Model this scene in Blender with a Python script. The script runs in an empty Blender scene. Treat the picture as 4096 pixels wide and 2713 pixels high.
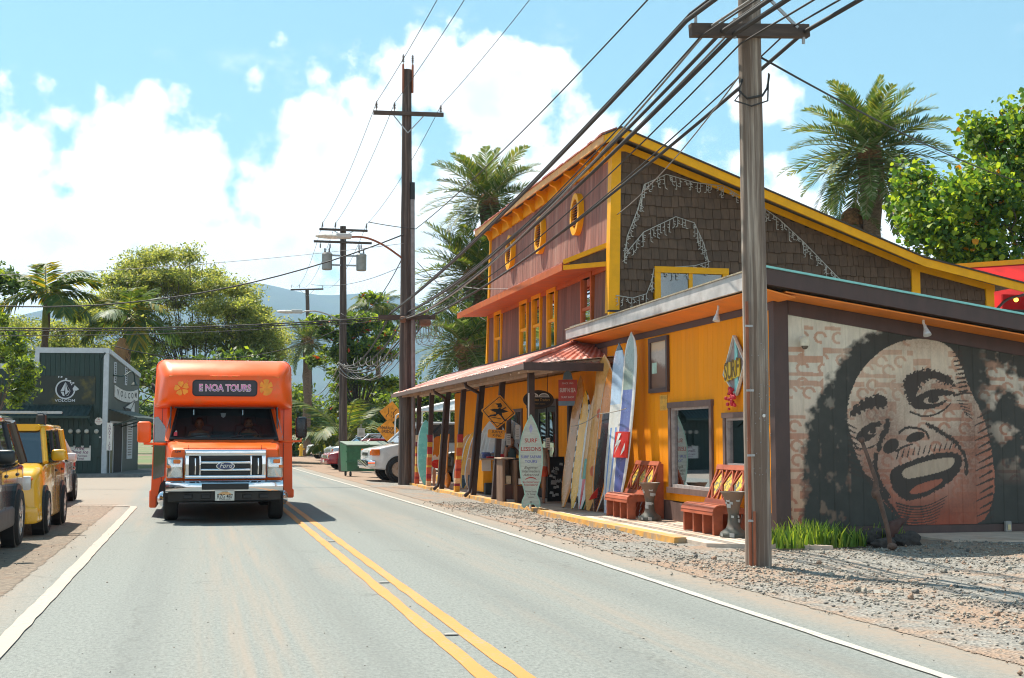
import bpy, bmesh, math, random
import numpy as np
from mathutils import Vector, Matrix
R = math.radians
S = bpy.context.scene
COL = S.collection
random.seed(7); RNG = np.random.default_rng(7)

# ------------------------------------------------------------------ camera
cam_d = bpy.data.cameras.new('camera'); cam = bpy.data.objects.new('camera', cam_d); COL.objects.link(cam)
cam.location = (0, 0, 1.45); cam.rotation_euler = (R(90 + 4.41), 0, R(-13.5))
cam_d.sensor_width = 36; cam_d.lens = 45.62; cam_d.clip_start = .1; cam_d.clip_end = 40000
S.camera = cam
S.render.engine = 'CYCLES'
S.view_settings.view_transform = 'Standard'; S.view_settings.look = 'None'
S.view_settings.gamma = 1; S.view_settings.use_curve_mapping = False
S.view_settings.exposure = 1.0

# ------------------------------------------------------------------ sun + sky with clouds
SUN_EL, SUN_AZ = R(59), R(-26)            # azimuth clockwise from +Y (the road's direction)
sd = Vector((math.sin(SUN_AZ) * math.cos(SUN_EL), math.cos(SUN_AZ) * math.cos(SUN_EL), math.sin(SUN_EL)))
sl = bpy.data.lights.new('sun', 'SUN'); sl.energy = 5.0; sl.angle = R(.55); sl.color = (1, .915, .79)
so = bpy.data.objects.new('sun', sl); COL.objects.link(so); so.rotation_euler = sd.to_track_quat('Z', 'Y').to_euler()
so.location = (0, 0, 60)

class NT:
    """tiny node-graph writer"""
    def __init__(s, tree): s.t = tree; s.n = tree.nodes; s.l = tree.links
    def node(s, typ, **kw):
        n = s.n.new(typ)
        for k, v in kw.items(): setattr(n, k, v)
        return n
    def put(s, sock, v):
        if v is None: return
        if isinstance(v, bpy.types.NodeSocket): s.l.new(v, sock)
        else:
            if isinstance(v, tuple) and len(v) == 3 and sock.type == 'RGBA': v = (*v, 1)
            sock.default_value = v
    def math(s, op, a, b=None, c=None, clamp=False):
        n = s.node('ShaderNodeMath', operation=op, use_clamp=clamp)
        s.put(n.inputs[0], a); s.put(n.inputs[1], b); s.put(n.inputs[2], c); return n.outputs[0]
    def vmath(s, op, a, b=None):
        n = s.node('ShaderNodeVectorMath', operation=op); s.put(n.inputs[0], a); s.put(n.inputs[1], b)
        return n.outputs['Value'] if op in ('DISTANCE', 'LENGTH', 'DOT_PRODUCT') else n.outputs[0]
    def mix(s, f, a, b, typ='MIX'):
        n = s.node('ShaderNodeMix', data_type='RGBA', blend_type=typ)
        s.put(n.inputs[0], f); s.put(n.inputs[6], a); s.put(n.inputs[7], b); return n.outputs[2]
    def noise(s, vec, scale, detail=4, rough=.55, out='Fac', **kw):
        n = s.node('ShaderNodeTexNoise', **kw); s.put(n.inputs['Vector'], vec)
        n.inputs['Scale'].default_value = scale; n.inputs['Detail'].default_value = detail
        n.inputs['Roughness'].default_value = rough; return n.outputs[out]
    def ramp(s, f, lo, hi, a=0., b=1.):
        n = s.node('ShaderNodeMapRange', interpolation_type='SMOOTHSTEP')
        s.put(n.inputs[0], f); n.inputs[1].default_value = lo; n.inputs[2].default_value = hi
        n.inputs[3].default_value = a; n.inputs[4].default_value = b; return n.outputs[0]
    def scale(s, vec, sc):
        n = s.node('ShaderNodeMapping'); s.put(n.inputs[0], vec); n.inputs['Scale'].default_value = sc; return n.outputs[0]

W = bpy.data.worlds.new('World'); S.world = W; W.use_nodes = True
g = NT(W.node_tree); g.n.clear()
sky = g.node('ShaderNodeTexSky', sky_type='NISHITA'); sky.sun_disc = False
sky.sun_elevation = SUN_EL; sky.sun_rotation = SUN_AZ; sky.air_density = 1.0; sky.dust_density = .6; sky.ozone_density = 1.6
tc = g.node('ShaderNodeTexCoord'); d = g.vmath('NORMALIZE', tc.outputs['Generated'])
sep = g.node('ShaderNodeSeparateXYZ'); g.put(sep.inputs[0], d); dz = sep.outputs[2]
# cumulus masses: (azimuth from the road, elevation, angular radius) in degrees
banks = [(-2.5, 10.8, 4.6), (-6, 8, 5.5), (1.5, 7.5, 5.5), (5.5, 11.2, 5.2), (8, 8, 5.0), (11, 9, 4.0), (13, 6, 5),
         (9.6, 15.8, 2.1), (11.5, 15.5, 2.6), (14, 15.8, 2.5), (13.2, 12.8, 1.5), (11.5, 10.5, 2.3),
         (16.5, 10.8, 4.2), (19.5, 10.0, 4.2), (22, 8.5, 2.6), (25.4, 9.5, 2.6), (24.8, 14.8, 1.7), 
         (30, 8, 3.0), (40, 9, 6), (55, 8, 7), (75, 10, 8), (-14, 8, 6), (-28, 9, 7), (-45, 8, 7), (-70, 10, 9),
         (115, 10, 13), (160, 9, 12), (205, 10, 12), (250, 10, 13),
         (-35, 32, 8), (60, 30, 8), (150, 34, 10), (235, 34, 9)]
field = None
for az, el, rad in banks:
    a, e = R(az), R(el)
    c = (math.sin(a) * math.cos(e), math.cos(a) * math.cos(e), math.sin(e))
    dist = g.vmath('DISTANCE', d, c)
    v = g.math('MULTIPLY_ADD', dist, -1 / R(rad), 1.0)
    field = v if field is None else g.math('SMOOTH_MAX', field, v, .35)
low = g.math('MULTIPLY_ADD', dz, -8.0, 1.25)                     # cloud deck towards the horizon, all round
field = g.math('SMOOTH_MAX', field, low, .3)
n1 = g.noise(d, 17, 12, .58); n2 = g.noise(d, 62, 8, .55)
puff = g.node('ShaderNodeTexVoronoi', feature='SMOOTH_F1'); g.put(puff.inputs['Vector'], d)
puff.inputs['Scale'].default_value = 42; puff.inputs['Smoothness'].default_value = .35
wob = g.math('ADD', g.math('MULTIPLY_ADD', n1, 1.6, -.8), g.math('MULTIPLY_ADD', puff.outputs['Distance'], -.55, .18))
wob = g.math('ADD', wob, g.math('MULTIPLY_ADD', n2, .75, -.375))
dens = g.math('ADD', field, wob)
wisp = g.ramp(g.noise(g.scale(d, (1, 1, 1.7)), 9, 9, .68), .56, .80, 0, .55)
mask = g.math('MAXIMUM', g.ramp(dens, -.10, .26), g.math('MULTIPLY', wisp, g.ramp(dens, -.9, -.1)))
shade = g.ramp(g.noise(g.vmath('ADD', d, (.013, .02, -.02)), 13, 8, .55), .48, .70)      # hollow, bluish undersides
shade = g.math('MULTIPLY', shade, g.ramp(dens, .25, .7))
ccol = g.mix(g.math('MULTIPLY', shade, .75), (.95, .985, 1.0), (.56, .68, .77))
skyc = g.mix(1.0, sky.outputs[0], (1.0, 1.44, 1.30), 'MULTIPLY')
skyc = g.mix(.2, skyc, (6.5, 10.5, 11.5))
skyc = g.mix(1.0, skyc, (.085, .085, .085), 'MULTIPLY')
bg = g.node('ShaderNodeBackground'); bg.inputs[1].default_value = .066
g.put(bg.inputs[0], g.mix(mask, g.mix(1., skyc, (10., 10., 10.), 'MULTIPLY'), g.mix(1., ccol, (12., 12., 12.), 'MULTIPLY')))
out = g.node('ShaderNodeOutputWorld'); g.l.new(bg.outputs[0], out.inputs[0])

# ------------------------------------------------------------------ materials
_mats = {}
def M(name, col, rough=.6, metal=0, var=.18, scale=6, bump=0, bscale=60, spec=.5, coat=0, stretch=(1, 1, 1), col2=None,
      amt2=.5, scale2=1.5, rnd=0, transl=0, world=False, emit=0, vcol=None, trans=0, backing=None):
    if name in _mats: return _mats[name]
    m = bpy.data.materials.new(name); m.use_nodes = True; _mats[name] = m
    t = NT(m.node_tree); b = t.n['Principled BSDF']
    tcn = t.node('ShaderNodeTexCoord')
    if world:
        ge = t.node('ShaderNodeNewGeometry'); base = ge.outputs['Position']
    else: base = tcn.outputs['Object']
    vec = t.scale(base, stretch)
    nz = t.noise(vec, scale, 6, .6)
    c = (*col, 1)
    if vcol:
        at = t.node('ShaderNodeAttribute', attribute_name=vcol); c = at.outputs['Color']
        lo = t.mix(1., c, (1 - var,) * 3, 'MULTIPLY'); hi = t.mix(1., c, (1 + var,) * 3, 'MULTIPLY')
    else:
        lo = tuple(x * (1 - var) for x in col); hi = tuple(min(1, x * (1 + var)) for x in col)
    cc = t.mix(t.ramp(nz, .3, .7), lo, hi)
    if col2 is not None:
        n2_ = t.noise(t.vmath('ADD', vec, (3.1, 7.7, 1.3)), scale2, 7, .62)
        cc = t.mix(t.ramp(n2_, .62 - amt2 * .3, .78 - amt2 * .25), cc, col2)
    if rnd:
        oi = t.node('ShaderNodeObjectInfo')
        k = t.math('MULTIPLY_ADD', oi.outputs['Random'], 2 * rnd, 1 - rnd)
        hs = t.node('ShaderNodeHueSaturation'); t.put(hs.inputs['Color'], cc); t.put(hs.inputs['Value'], k); cc = hs.outputs[0]
    t.put(b.inputs['Base Color'], cc)
    t.put(b.inputs['Roughness'], t.ramp(nz, .2, .8, max(0, rough - .08), min(1, rough + .08)) if rough > .1 else rough)
    b.inputs['Metallic'].default_value = metal
    b.inputs['Specular IOR Level'].default_value = spec
    b.inputs['Coat Weight'].default_value = coat; b.inputs['Coat Roughness'].default_value = .04
    b.inputs['Transmission Weight'].default_value = trans
    if emit:
        b.inputs['Emission Color'].default_value = (*col, 1); b.inputs['Emission Strength'].default_value = emit
    if bump:
        bn = t.node('ShaderNodeBump'); bn.inputs['Strength'].default_value = bump; bn.inputs['Distance'].default_value = .02
        t.put(bn.inputs['Height'], t.noise(vec, bscale, 5, .65)); t.put(b.inputs['Normal'], bn.outputs[0])
    if transl:
        tr = t.node('ShaderNodeBsdfTranslucent'); t.put(tr.inputs[0], t.mix(1., cc, (1.5, 1.35, .55), 'MULTIPLY'))
        mx = t.node('ShaderNodeMixShader'); mx.inputs[0].default_value = transl
        t.l.new(b.outputs[0], mx.inputs[1]); t.l.new(tr.outputs[0], mx.inputs[2])
        t.l.new(mx.outputs[0], t.n['Material Output'].inputs[0])
    return m
def GLASS(name, tint=(.3, .36, .36), clear=.55, rough=.02, blend=.35):
    """tinted pane: part see-through, part mirror"""
    if name in _mats: return _mats[name]
    m = bpy.data.materials.new(name); m.use_nodes = True; _mats[name] = m
    t = NT(m.node_tree); t.n.remove(t.n['Principled BSDF'])
    tr = t.node('ShaderNodeBsdfTransparent'); t.put(tr.inputs[0], tint)
    gl = t.node('ShaderNodeBsdfGlossy'); gl.inputs['Roughness'].default_value = rough; t.put(gl.inputs[0], (.9, .95, 1.))
    lw = t.node('ShaderNodeLayerWeight'); lw.inputs[0].default_value = blend
    mx = t.node('ShaderNodeMixShader')
    t.put(mx.inputs[0], t.math('MULTIPLY_ADD', lw.outputs['Fresnel'], 1.0, 1 - clear, clamp=True))
    t.l.new(tr.outputs[0], mx.inputs[1]); t.l.new(gl.outputs[0], mx.inputs[2])
    t.l.new(mx.outputs[0], t.n['Material Output'].inputs[0]); return m

# ------------------------------------------------------------------ mesh helpers
def wm(o):
    return o.matrix_basis if o.parent is None else wm(o.parent) @ o.matrix_basis
def tag(o, label=None, cat=None, group=None, kind=None):
    for k, v in (('label', label), ('category', cat), ('group', group), ('kind', kind)):
        if v: o[k] = v
    return o
def empty(name, loc=(0, 0, 0), rz=0, label=None, cat=None, group=None):
    o = bpy.data.objects.new(name, None); COL.objects.link(o); o.empty_display_size = .2
    o.location = loc; o.rotation_euler = (0, 0, rz); return tag(o, label, cat, group)
def link(name, me, parent=None):
    o = bpy.data.objects.new(name, me); COL.objects.link(o); o.parent = parent; return o
def copy_tree(o, parent=None):
    c = o.copy(); COL.objects.link(c); c.parent = parent
    for ch in o.children: copy_tree(ch, c)
    return c
def rotm(ax, ang): return Matrix.Rotation(ang, 4, ax)

class MB:
    def __init__(s): s.v = []; s.f = []; s.mi = []
    def add(s, vs, fs, mi=0):
        o = len(s.v); s.v += [tuple(p) for p in vs]; s.f += [tuple(i + o for i in f) for f in fs]; s.mi += [mi] * len(fs); return s
    def box(s, x0, x1, y0, y1, z0, z1, mi=0):
        return s.add([(x0, y0, z0), (x1, y0, z0), (x1, y1, z0), (x0, y1, z0), (x0, y0, z1), (x1, y0, z1), (x1, y1, z1), (x0, y1, z1)],
                     [(0, 3, 2, 1), (4, 5, 6, 7), (0, 1, 5, 4), (1, 2, 6, 5), (2, 3, 7, 6), (3, 0, 4, 7)], mi)
    def hexa(s, p, mi=0):            # 8 corners, box order
        return s.add(p, [(0, 3, 2, 1), (4, 5, 6, 7), (0, 1, 5, 4), (1, 2, 6, 5), (2, 3, 7, 6), (3, 0, 4, 7)], mi)
    def bar(s, a, b, w, h, up=(0, 0, 1), mi=0):   # rectangular bar from a to b
        a, b = Vector(a), Vector(b); d_ = (b - a).normalized(); up = Vector(up)
        sx = d_.cross(up)
        if sx.length < 1e-4: sx = d_.cross(Vector((1, 0, 0)))
        sx.normalize(); uz = sx.cross(d_)
        q = lambda p, i, j: p + sx * (i * w / 2) + uz * (j * h / 2)
        return s.hexa([q(a, -1, -1), q(a, 1, -1), q(b, 1, -1), q(b, -1, -1), q(a, -1, 1), q(a, 1, 1), q(b, 1, 1), q(b, -1, 1)], mi)
    def rbox(s, x0, x1, y0, y1, z0, z1, b=.03, seg=2, mi=0):
        bm = bmesh.new(); bmesh.ops.create_cube(bm, size=1)
        for v in bm.verts: v.co = Vector(((x0 + x1) / 2 + v.co.x * (x1 - x0), (y0 + y1) / 2 + v.co.y * (y1 - y0), (z0 + z1) / 2 + v.co.z * (z1 - z0)))
        bmesh.ops.bevel(bm, geom=bm.edges[:], offset=b, segments=seg, affect='EDGES', profile=.5)
        bm.verts.index_update()
        s.add([v.co[:] for v in bm.verts], [[v.index for v in f.verts] for f in bm.faces], mi); bm.free(); return s
    def tube(s, pts, r, n=8, mi=0, cap=True):
        pts = [Vector(p) for p in pts]; k = len(pts); rs = r if hasattr(r, '__len__') else [r] * k
        vs, fs = [], []; prev = None
        for i, p in enumerate(pts):
            t_ = (pts[min(i + 1, k - 1)] - pts[max(i - 1, 0)]).normalized()
            if prev is None: nx = t_.orthogonal().normalized()
            else:
                nx = prev - t_ * prev.dot(t_)
                nx = nx.normalized() if nx.length > 1e-6 else t_.orthogonal().normalized()
            prev = nx; ny = t_.cross(nx)
            for j in range(n):
                a = 2 * math.pi * j / n; vs.append(p + (nx * math.cos(a) + ny * math.sin(a)) * rs[i])
        for i in range(k - 1):
            for j in range(n):
                fs.append((i * n + j, i * n + (j + 1) % n, (i + 1) * n + (j + 1) % n, (i + 1) * n + j))
        if cap: fs += [tuple(range(n - 1, -1, -1)), tuple(range((k - 1) * n, k * n))]
        return s.add(vs, fs, mi)
    def lathe(s, prof, n=20, o=(0, 0, 0), mat=None, mi=0):    # prof [(r, h)] about local z
        vs, fs = [], []; mat = mat or Matrix()
        for r_, h in prof:
            for j in range(n):
                a = 2 * math.pi * j / n; vs.append(Vector(o) + (mat @ Vector((r_ * math.cos(a), r_ * math.sin(a), h))))
        k = len(prof)
        for i in range(k - 1):
            for j in range(n): fs.append((i * n + j, i * n + (j + 1) % n, (i + 1) * n + (j + 1) % n, (i + 1) * n + j))
        fs += [tuple(range(n - 1, -1, -1)), tuple(range((k - 1) * n, k * n))]
        return s.add(vs, fs, mi)
    def loft(s, rings, mi=0, cap=True, close=True):
        n = len(rings[0]); vs = [p for r_ in rings for p in r_]; fs = []
        for i in range(len(rings) - 1):
            for j in range(n if close else n - 1):
                fs.append((i * n + j, i * n + (j + 1) % n, (i + 1) * n + (j + 1) % n, (i + 1) * n + j))
        if cap: fs += [tuple(range(n - 1, -1, -1)), tuple(range((len(rings) - 1) * n, len(rings) * n))]
        return s.add(vs, fs, mi)
    def prism(s, poly, o, u, w, dep, mi=0):     # polygon (a,b) -> o + a*u + b*w, extruded by vector dep
        o, u, w, dep = Vector(o), Vector(u), Vector(w), Vector(dep); n = len(poly)
        a = [o + u * p[0] + w * p[1] for p in poly]; vs = a + [p + dep for p in a]
        fs = [tuple(range(n)), tuple(range(2 * n - 1, n - 1, -1))] + [(i, i + n, (i + 1) % n + n, (i + 1) % n) for i in range(n)]
        return s.add(vs, fs, mi)
    def ball(s, c, r, mi=0, n=12, m=8):
        rx, ry, rz = r if hasattr(r, '__len__') else (r, r, r); vs, fs = [], []
        for i in range(m + 1):
            th = math.pi * i / m
            for j in range(n):
                a = 2 * math.pi * j / n
                vs.append((c[0] + rx * math.sin(th) * math.cos(a), c[1] + ry * math.sin(th) * math.sin(a), c[2] + rz * math.cos(th)))
        for i in range(m):
            for j in range(n): fs.append((i * n + j, (i + 1) * n + j, (i + 1) * n + (j + 1) % n, i * n + (j + 1) % n))
        return s.add(vs, fs, mi)
    def text(s, txt, o, u, w, size, mi=0, **kw):  # flat lettering centred at o
        vs, fs = text_mesh(txt, **kw); o, u, w = Vector(o), Vector(u), Vector(w)
        return s.add([o + u * (x * size) + w * (y * size) for x, y in vs], fs, mi)
    def build(s, name, mats, parent=None, smooth=False, local=False):
        me = bpy.data.meshes.new(name); vs = s.v
        if parent is not None and not local:
            inv = wm(parent).inverted(); vs = [inv @ Vector(p) for p in vs]
        me.from_pydata(vs, [], s.f)
        mats = mats if isinstance(mats, (list, tuple)) else [mats]
        for m in mats: me.materials.append(m)
        if len(mats) > 1: me.polygons.foreach_set('material_index', s.mi)
        if smooth:
            me.polygons.foreach_set('use_smooth', [True] * len(s.f))
            if smooth != 1: me.set_sharp_from_angle(angle=R(smooth))
        me.update(); return link(name, me, parent)
def npmesh(name, V, F, mats, parent=None, smooth=False, mi=None):
    V = np.asarray(V, np.float32); F = np.asarray(F, np.int32)
    if parent is not None:
        inv = np.array(wm(parent).inverted()); V = V @ inv[:3, :3].T.astype(np.float32) + inv[:3, 3].astype(np.float32)
    me = bpy.data.meshes.new(name); me.vertices.add(len(V)); me.vertices.foreach_set('co', np.ascontiguousarray(V, np.float32).ravel())
    k = F.shape[1]; me.loops.add(F.size); me.loops.foreach_set('vertex_index', F.ravel())
    me.polygons.add(len(F)); me.polygons.foreach_set('loop_start', np.arange(0, F.size, k, dtype=np.int32))
    if smooth: me.polygons.foreach_set('use_smooth', np.ones(len(F), bool))
    for m in (mats if isinstance(mats, (list, tuple)) else [mats]): me.materials.append(m)
    if mi is not None: me.polygons.foreach_set('material_index', np.asarray(mi, np.int32))
    me.update(); me.validate(); return link(name, me, parent)
_tx = {}
def text_mesh(txt, align='CENTER', shear=0, bold=0, spacing=1, wide=1):
    k = (txt, align, shear, bold, spacing, wide)
    if k in _tx: return _tx[k]
    cu = bpy.data.curves.new('t', 'FONT'); cu.body = txt; cu.size = 1; cu.align_x = align; cu.align_y = 'CENTER'
    cu.shear = shear; cu.offset = bold; cu.resolution_u = 3; cu.space_character = spacing; cu.fill_mode = 'FRONT'
    o = bpy.data.objects.new('t', cu); me = o.to_mesh()
    r_ = ([(v.co.x * wide, v.co.y) for v in me.vertices], [tuple(p.vertices) for p in me.polygons])
    o.to_mesh_clear(); bpy.data.objects.remove(o); bpy.data.curves.remove(cu); _tx[k] = r_; return r_
def rr(cx, z0, z1, hw, r, y, n=4, hwt=None, rb=None):
    """rounded-rectangle ring in the plane y, counter-clockwise seen from -y"""
    hwt = hw if hwt is None else hwt; rb = r if rb is None else rb; pts = []
    for (sx, zc, rad, a0, h) in ((1, z0, rb, -90, hw), (1, z1, r, 0, hwt), (-1, z1, r, 90, hwt), (-1, z0, rb, 180, hw)):
        ccx = cx + sx * (h - rad); ccz = zc + rad if zc == z0 else zc - rad
        for i in range(n + 1):
            a = R(a0 + 90 * i / n); pts.append((ccx + rad * math.cos(a), y, ccz + rad * math.sin(a)))
    return pts
def sag(a, b, s, n=14):
    a, b = Vector(a), Vector(b)
    return [a.lerp(b, i / n) - Vector((0, 0, s * 4 * (i / n) * (1 - i / n))) for i in range(n + 1)]
S.cycles.use_denoising = True; S.cycles.filter_width = 1.1
S.cycles.max_bounces = 6; S.cycles.diffuse_bounces = 3; S.cycles.glossy_bounces = 3; S.cycles.transparent_max_bounces = 12; S.cycles.volume_bounces = 0
# ================================================================== ground, road, shoulders
def sheet(name, x0, x1, y0, y1, z, mat, nx=1, ny=1, zf=None, xf=None):
    xs = np.linspace(x0, x1, nx + 1); ys = np.linspace(y0, y1, ny + 1)
    X, Y = np.meshgrid(xs, ys, indexing='ij'); Z = np.full_like(X, z)
    if zf is not None: Z = Z + zf(X, Y)
    if xf is not None: X = xf(X, Y)
    V = np.stack([X, Y, Z], -1).reshape(-1, 3)
    i, j = np.meshgrid(np.arange(nx), np.arange(ny), indexing='ij'); a = i * (ny + 1) + j
    F = np.stack([a, a + ny + 1, a + ny + 2, a + 1], -1).reshape(-1, 4)
    return tag(npmesh(name, V, F, mat, smooth=True), kind='structure')
m_earth = M('earth', (.16, .12, .07), .95, var=.4, scale=.25, col2=(.09, .13, .04), amt2=.8, scale2=.06, world=True)
sheet('ground', -4000, 4000, -800, 7000, -.14, m_earth)

def road_mat():
    m = bpy.data.materials.new('asphalt'); m.use_nodes = True; t = NT(m.node_tree); b = t.n['Principled BSDF']
    ge = t.node('ShaderNodeNewGeometry'); P = ge.outputs['Position']
    sp_ = t.node('ShaderNodeSeparateXYZ'); t.put(sp_.inputs[0], P); x = sp_.outputs[0]
    fine = t.math('ADD', t.math('MULTIPLY', t.noise(P, 150, 2, .7), .5), t.math('MULTIPLY', t.noise(t.scale(P, (1, .45, 1)), 38, 4, .75), .5)); mid = t.noise(P, 9, 6, .7); big = t.noise(t.scale(P, (1.2, .10, 1)), 1.1, 6, .6)
    streak = t.noise(t.scale(P, (7, .16, 1)), 1.0, 6, .65)
    c = t.mix(t.ramp(fine, .36, .64), (.095, .108, .104), (.255, .268, .25))
    c = t.mix(t.math('MULTIPLY', t.ramp(mid, .3, .75), .35), c, (.21, .235, .215))
    # tan dust dragged along the lane centres and lying along the verges
    lane = t.math('MAXIMUM', t.ramp(t.math('ABSOLUTE', t.math('SUBTRACT', x, .45)), .0, .85, 1, 0),
                  t.ramp(t.math('ABSOLUTE', t.math('SUBTRACT', x, 3.35)), 0, .6, .75, 0))
    lane = t.math('MULTIPLY', lane, t.ramp(streak, .34, .72))
    edge = t.math('MAXIMUM', t.ramp(t.math('ADD', x, t.math('MULTIPLY', big, .8)), -.75, -1.5, 0, 1), t.ramp(t.math('ADD', x, t.math('MULTIPLY', big, -.5)), 4.3, 4.75, 0, 1))
    dust = t.math('MAXIMUM', t.math('MULTIPLY', lane, .62), t.math('MULTIPLY', edge, t.ramp(mid, .3, .62, .35, .85)))
    dust = t.math('MAXIMUM', dust, t.math('MULTIPLY', t.ramp(big, .52, .72), .45))
    c = t.mix(dust, c, (.275, .215, .165))
    c = t.mix(t.ramp(t.noise(t.scale(P, (1.6, .5, 1)), 2.3, 5, .6), .66, .75, 0, .3), c, (.10, .115, .11))      # patches, oil
    vo = t.node('ShaderNodeTexVoronoi', feature='DISTANCE_TO_EDGE'); t.put(vo.inputs['Vector'], t.vmath('ADD', P, t.noise(P, 1.4, 4, .6, 'Color'))); vo.inputs['Scale'].default_value = .22
    c = t.mix(t.math('MULTIPLY', t.ramp(vo.outputs['Distance'], .0, .007, 1, 0), t.ramp(big, .44, .58, 0, .35)), c, (.05, .055, .05))
    trk = None
    for xt in (-.45, 1.15, 2.75, 4.05):
        q = t.ramp(t.math('ABSOLUTE', t.math('SUBTRACT', x, xt)), .05, .38, 1, 0); trk = q if trk is None else t.math('MAXIMUM', trk, q)
    c = t.mix(t.math('MULTIPLY', trk, t.ramp(streak, .25, .65, .10, .40)), c, (.125, .135, .13))
    t.put(b.inputs['Base Color'], c); b.inputs['Roughness'].default_value = .82; b.inputs['Specular IOR Level'].default_value = .35
    bn = t.node('ShaderNodeBump'); bn.inputs['Strength'].default_value = .5; bn.inputs['Distance'].default_value = .008
    t.put(bn.inputs['Height'], fine); t.put(b.inputs['Normal'], bn.outputs[0]); return m
m_road = road_mat()
def feather(m, x0, x1):
    """loose edge: grains thin out into the asphalt between x0 and x1"""
    t = NT(m.node_tree); ge = t.node('ShaderNodeNewGeometry'); sp_ = t.node('ShaderNodeSeparateXYZ'); t.put(sp_.inputs[0], ge.outputs['Position'])
    n_ = t.math('ADD', t.math('MULTIPLY', t.noise(ge.outputs['Position'], 1.7, 5, .6), .55), t.math('MULTIPLY', t.noise(ge.outputs['Position'], 45, 3, .7), .45))
    a = t.math('GREATER_THAN', t.math('ADD', n_, t.ramp(sp_.outputs[0], x0, x1, -.28, .55)), .5)
    o_ = t.n['Material Output']; s_ = o_.inputs[0].links[0].from_socket; mx = t.node('ShaderNodeMixShader'); tr = t.node('ShaderNodeBsdfTransparent')
    t.put(mx.inputs[0], a); t.l.new(tr.outputs[0], mx.inputs[1]); t.l.new(s_, mx.inputs[2]); t.l.new(mx.outputs[0], o_.inputs[0]); return m
jag = lambda y, a, s: a * (np.sin(y * 1.7 + s) * .45 + np.sin(y * 4.3 + s * 2) * .3 + np.sin(y * 9.1 + s * 3) * .25)
sheet('road', -2.1, 5.5, -40, 900, 0, m_road, 1, 1)
sheet('side_street', -90, -2.09, 29.2, 51.5, -.006, m_road)

# left verge: hard-packed reddish dirt over worn seal
m_dirt0 = M('red_dirt', (.20, .16, .122), .95, var=.38, scale=13, bump=.8, bscale=70, col2=(.21, .14, .095), amt2=.35, scale2=1.6, world=True)
m_dirt = feather(m_dirt0, -1.62, -1.95)
sheet('dirt_verge', -16, -1.5, -20, 30.2, .004, m_dirt, 70, 220,
      zf=lambda X, Y: .010 * (np.sin(X * 3.1 + Y * 1.3) + np.sin(Y * 2.7 - X)) * np.clip((-2.15 - X) * 1.2, 0, 1),
      xf=lambda X, Y: X + np.where(X > -1.55, jag(Y, .14, 2) - .02, 0))

# right verge: grey crushed stone over red-brown dirt, falling gently to the kerb
def gravel_mat():
    m = bpy.data.materials.new('gravel_bed'); m.use_nodes = True; t = NT(m.node_tree); b = t.n['Principled BSDF']
    ge = t.node('ShaderNodeNewGeometry'); P = ge.outputs['Position']
    vo = t.node('ShaderNodeTexVoronoi'); t.put(vo.inputs['Vector'], P); vo.inputs['Scale'].default_value = 30
    st = t.mix(vo.outputs['Color'], (.12, .115, .105), (.34, .325, .29))
    big = t.noise(t.scale(P, (1, .6, 1)), .55, 6, .6); mid = t.noise(P, 3.2, 6, .65)
    sp_ = t.node('ShaderNodeSeparateXYZ'); t.put(sp_.inputs[0], P)
    dirt = t.math('ADD', t.math('ADD', big, t.math('MULTIPLY', mid, .6)), t.ramp(sp_.outputs[1], 38, 55, 0, .35))
    dirt = t.math('ADD', dirt, t.ramp(sp_.outputs[0], 5.6, 4.9, 0, .14))
    c = t.mix(t.ramp(dirt, .74, .98), st, t.mix(mid, (.26, .17, .12), (.335, .24, .17)))
    t.put(b.inputs['Base Color'], c); b.inputs['Roughness'].default_value = .95
    bn = t.node('ShaderNodeBump'); bn.inputs['Strength'].default_value = .9; bn.inputs['Distance'].default_value = .03
    t.put(bn.inputs['Height'], vo.outputs['Distance']); t.put(b.inputs['Normal'], bn.outputs[0]); return m
m_gravel = feather(gravel_mat(), 5.02, 5.35)
def gz(X, Y):
    X = np.asarray(X, float); Y = np.asarray(Y, float)
    dip = -.055 * np.clip((X - 5.6) / 1.0, 0, 1) + .055 * np.clip((X - 8.5) / 3, 0, 1)
    return dip + .011 * (np.sin(X * 2.3 + Y * .9) + np.sin(Y * 2.1 - X * 1.4) + np.sin(X * 5.7 + Y * 4.1) * .6) * np.clip((X - 5.45) * 1.5, 0, 1)
sheet('gravel_verge', 4.86, 34, -12, 135, .006, m_gravel, 90, 420, zf=gz,
      xf=lambda X, Y: X + np.where(X < 4.9, jag(Y, .17, 5) + .05, 0))

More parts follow.
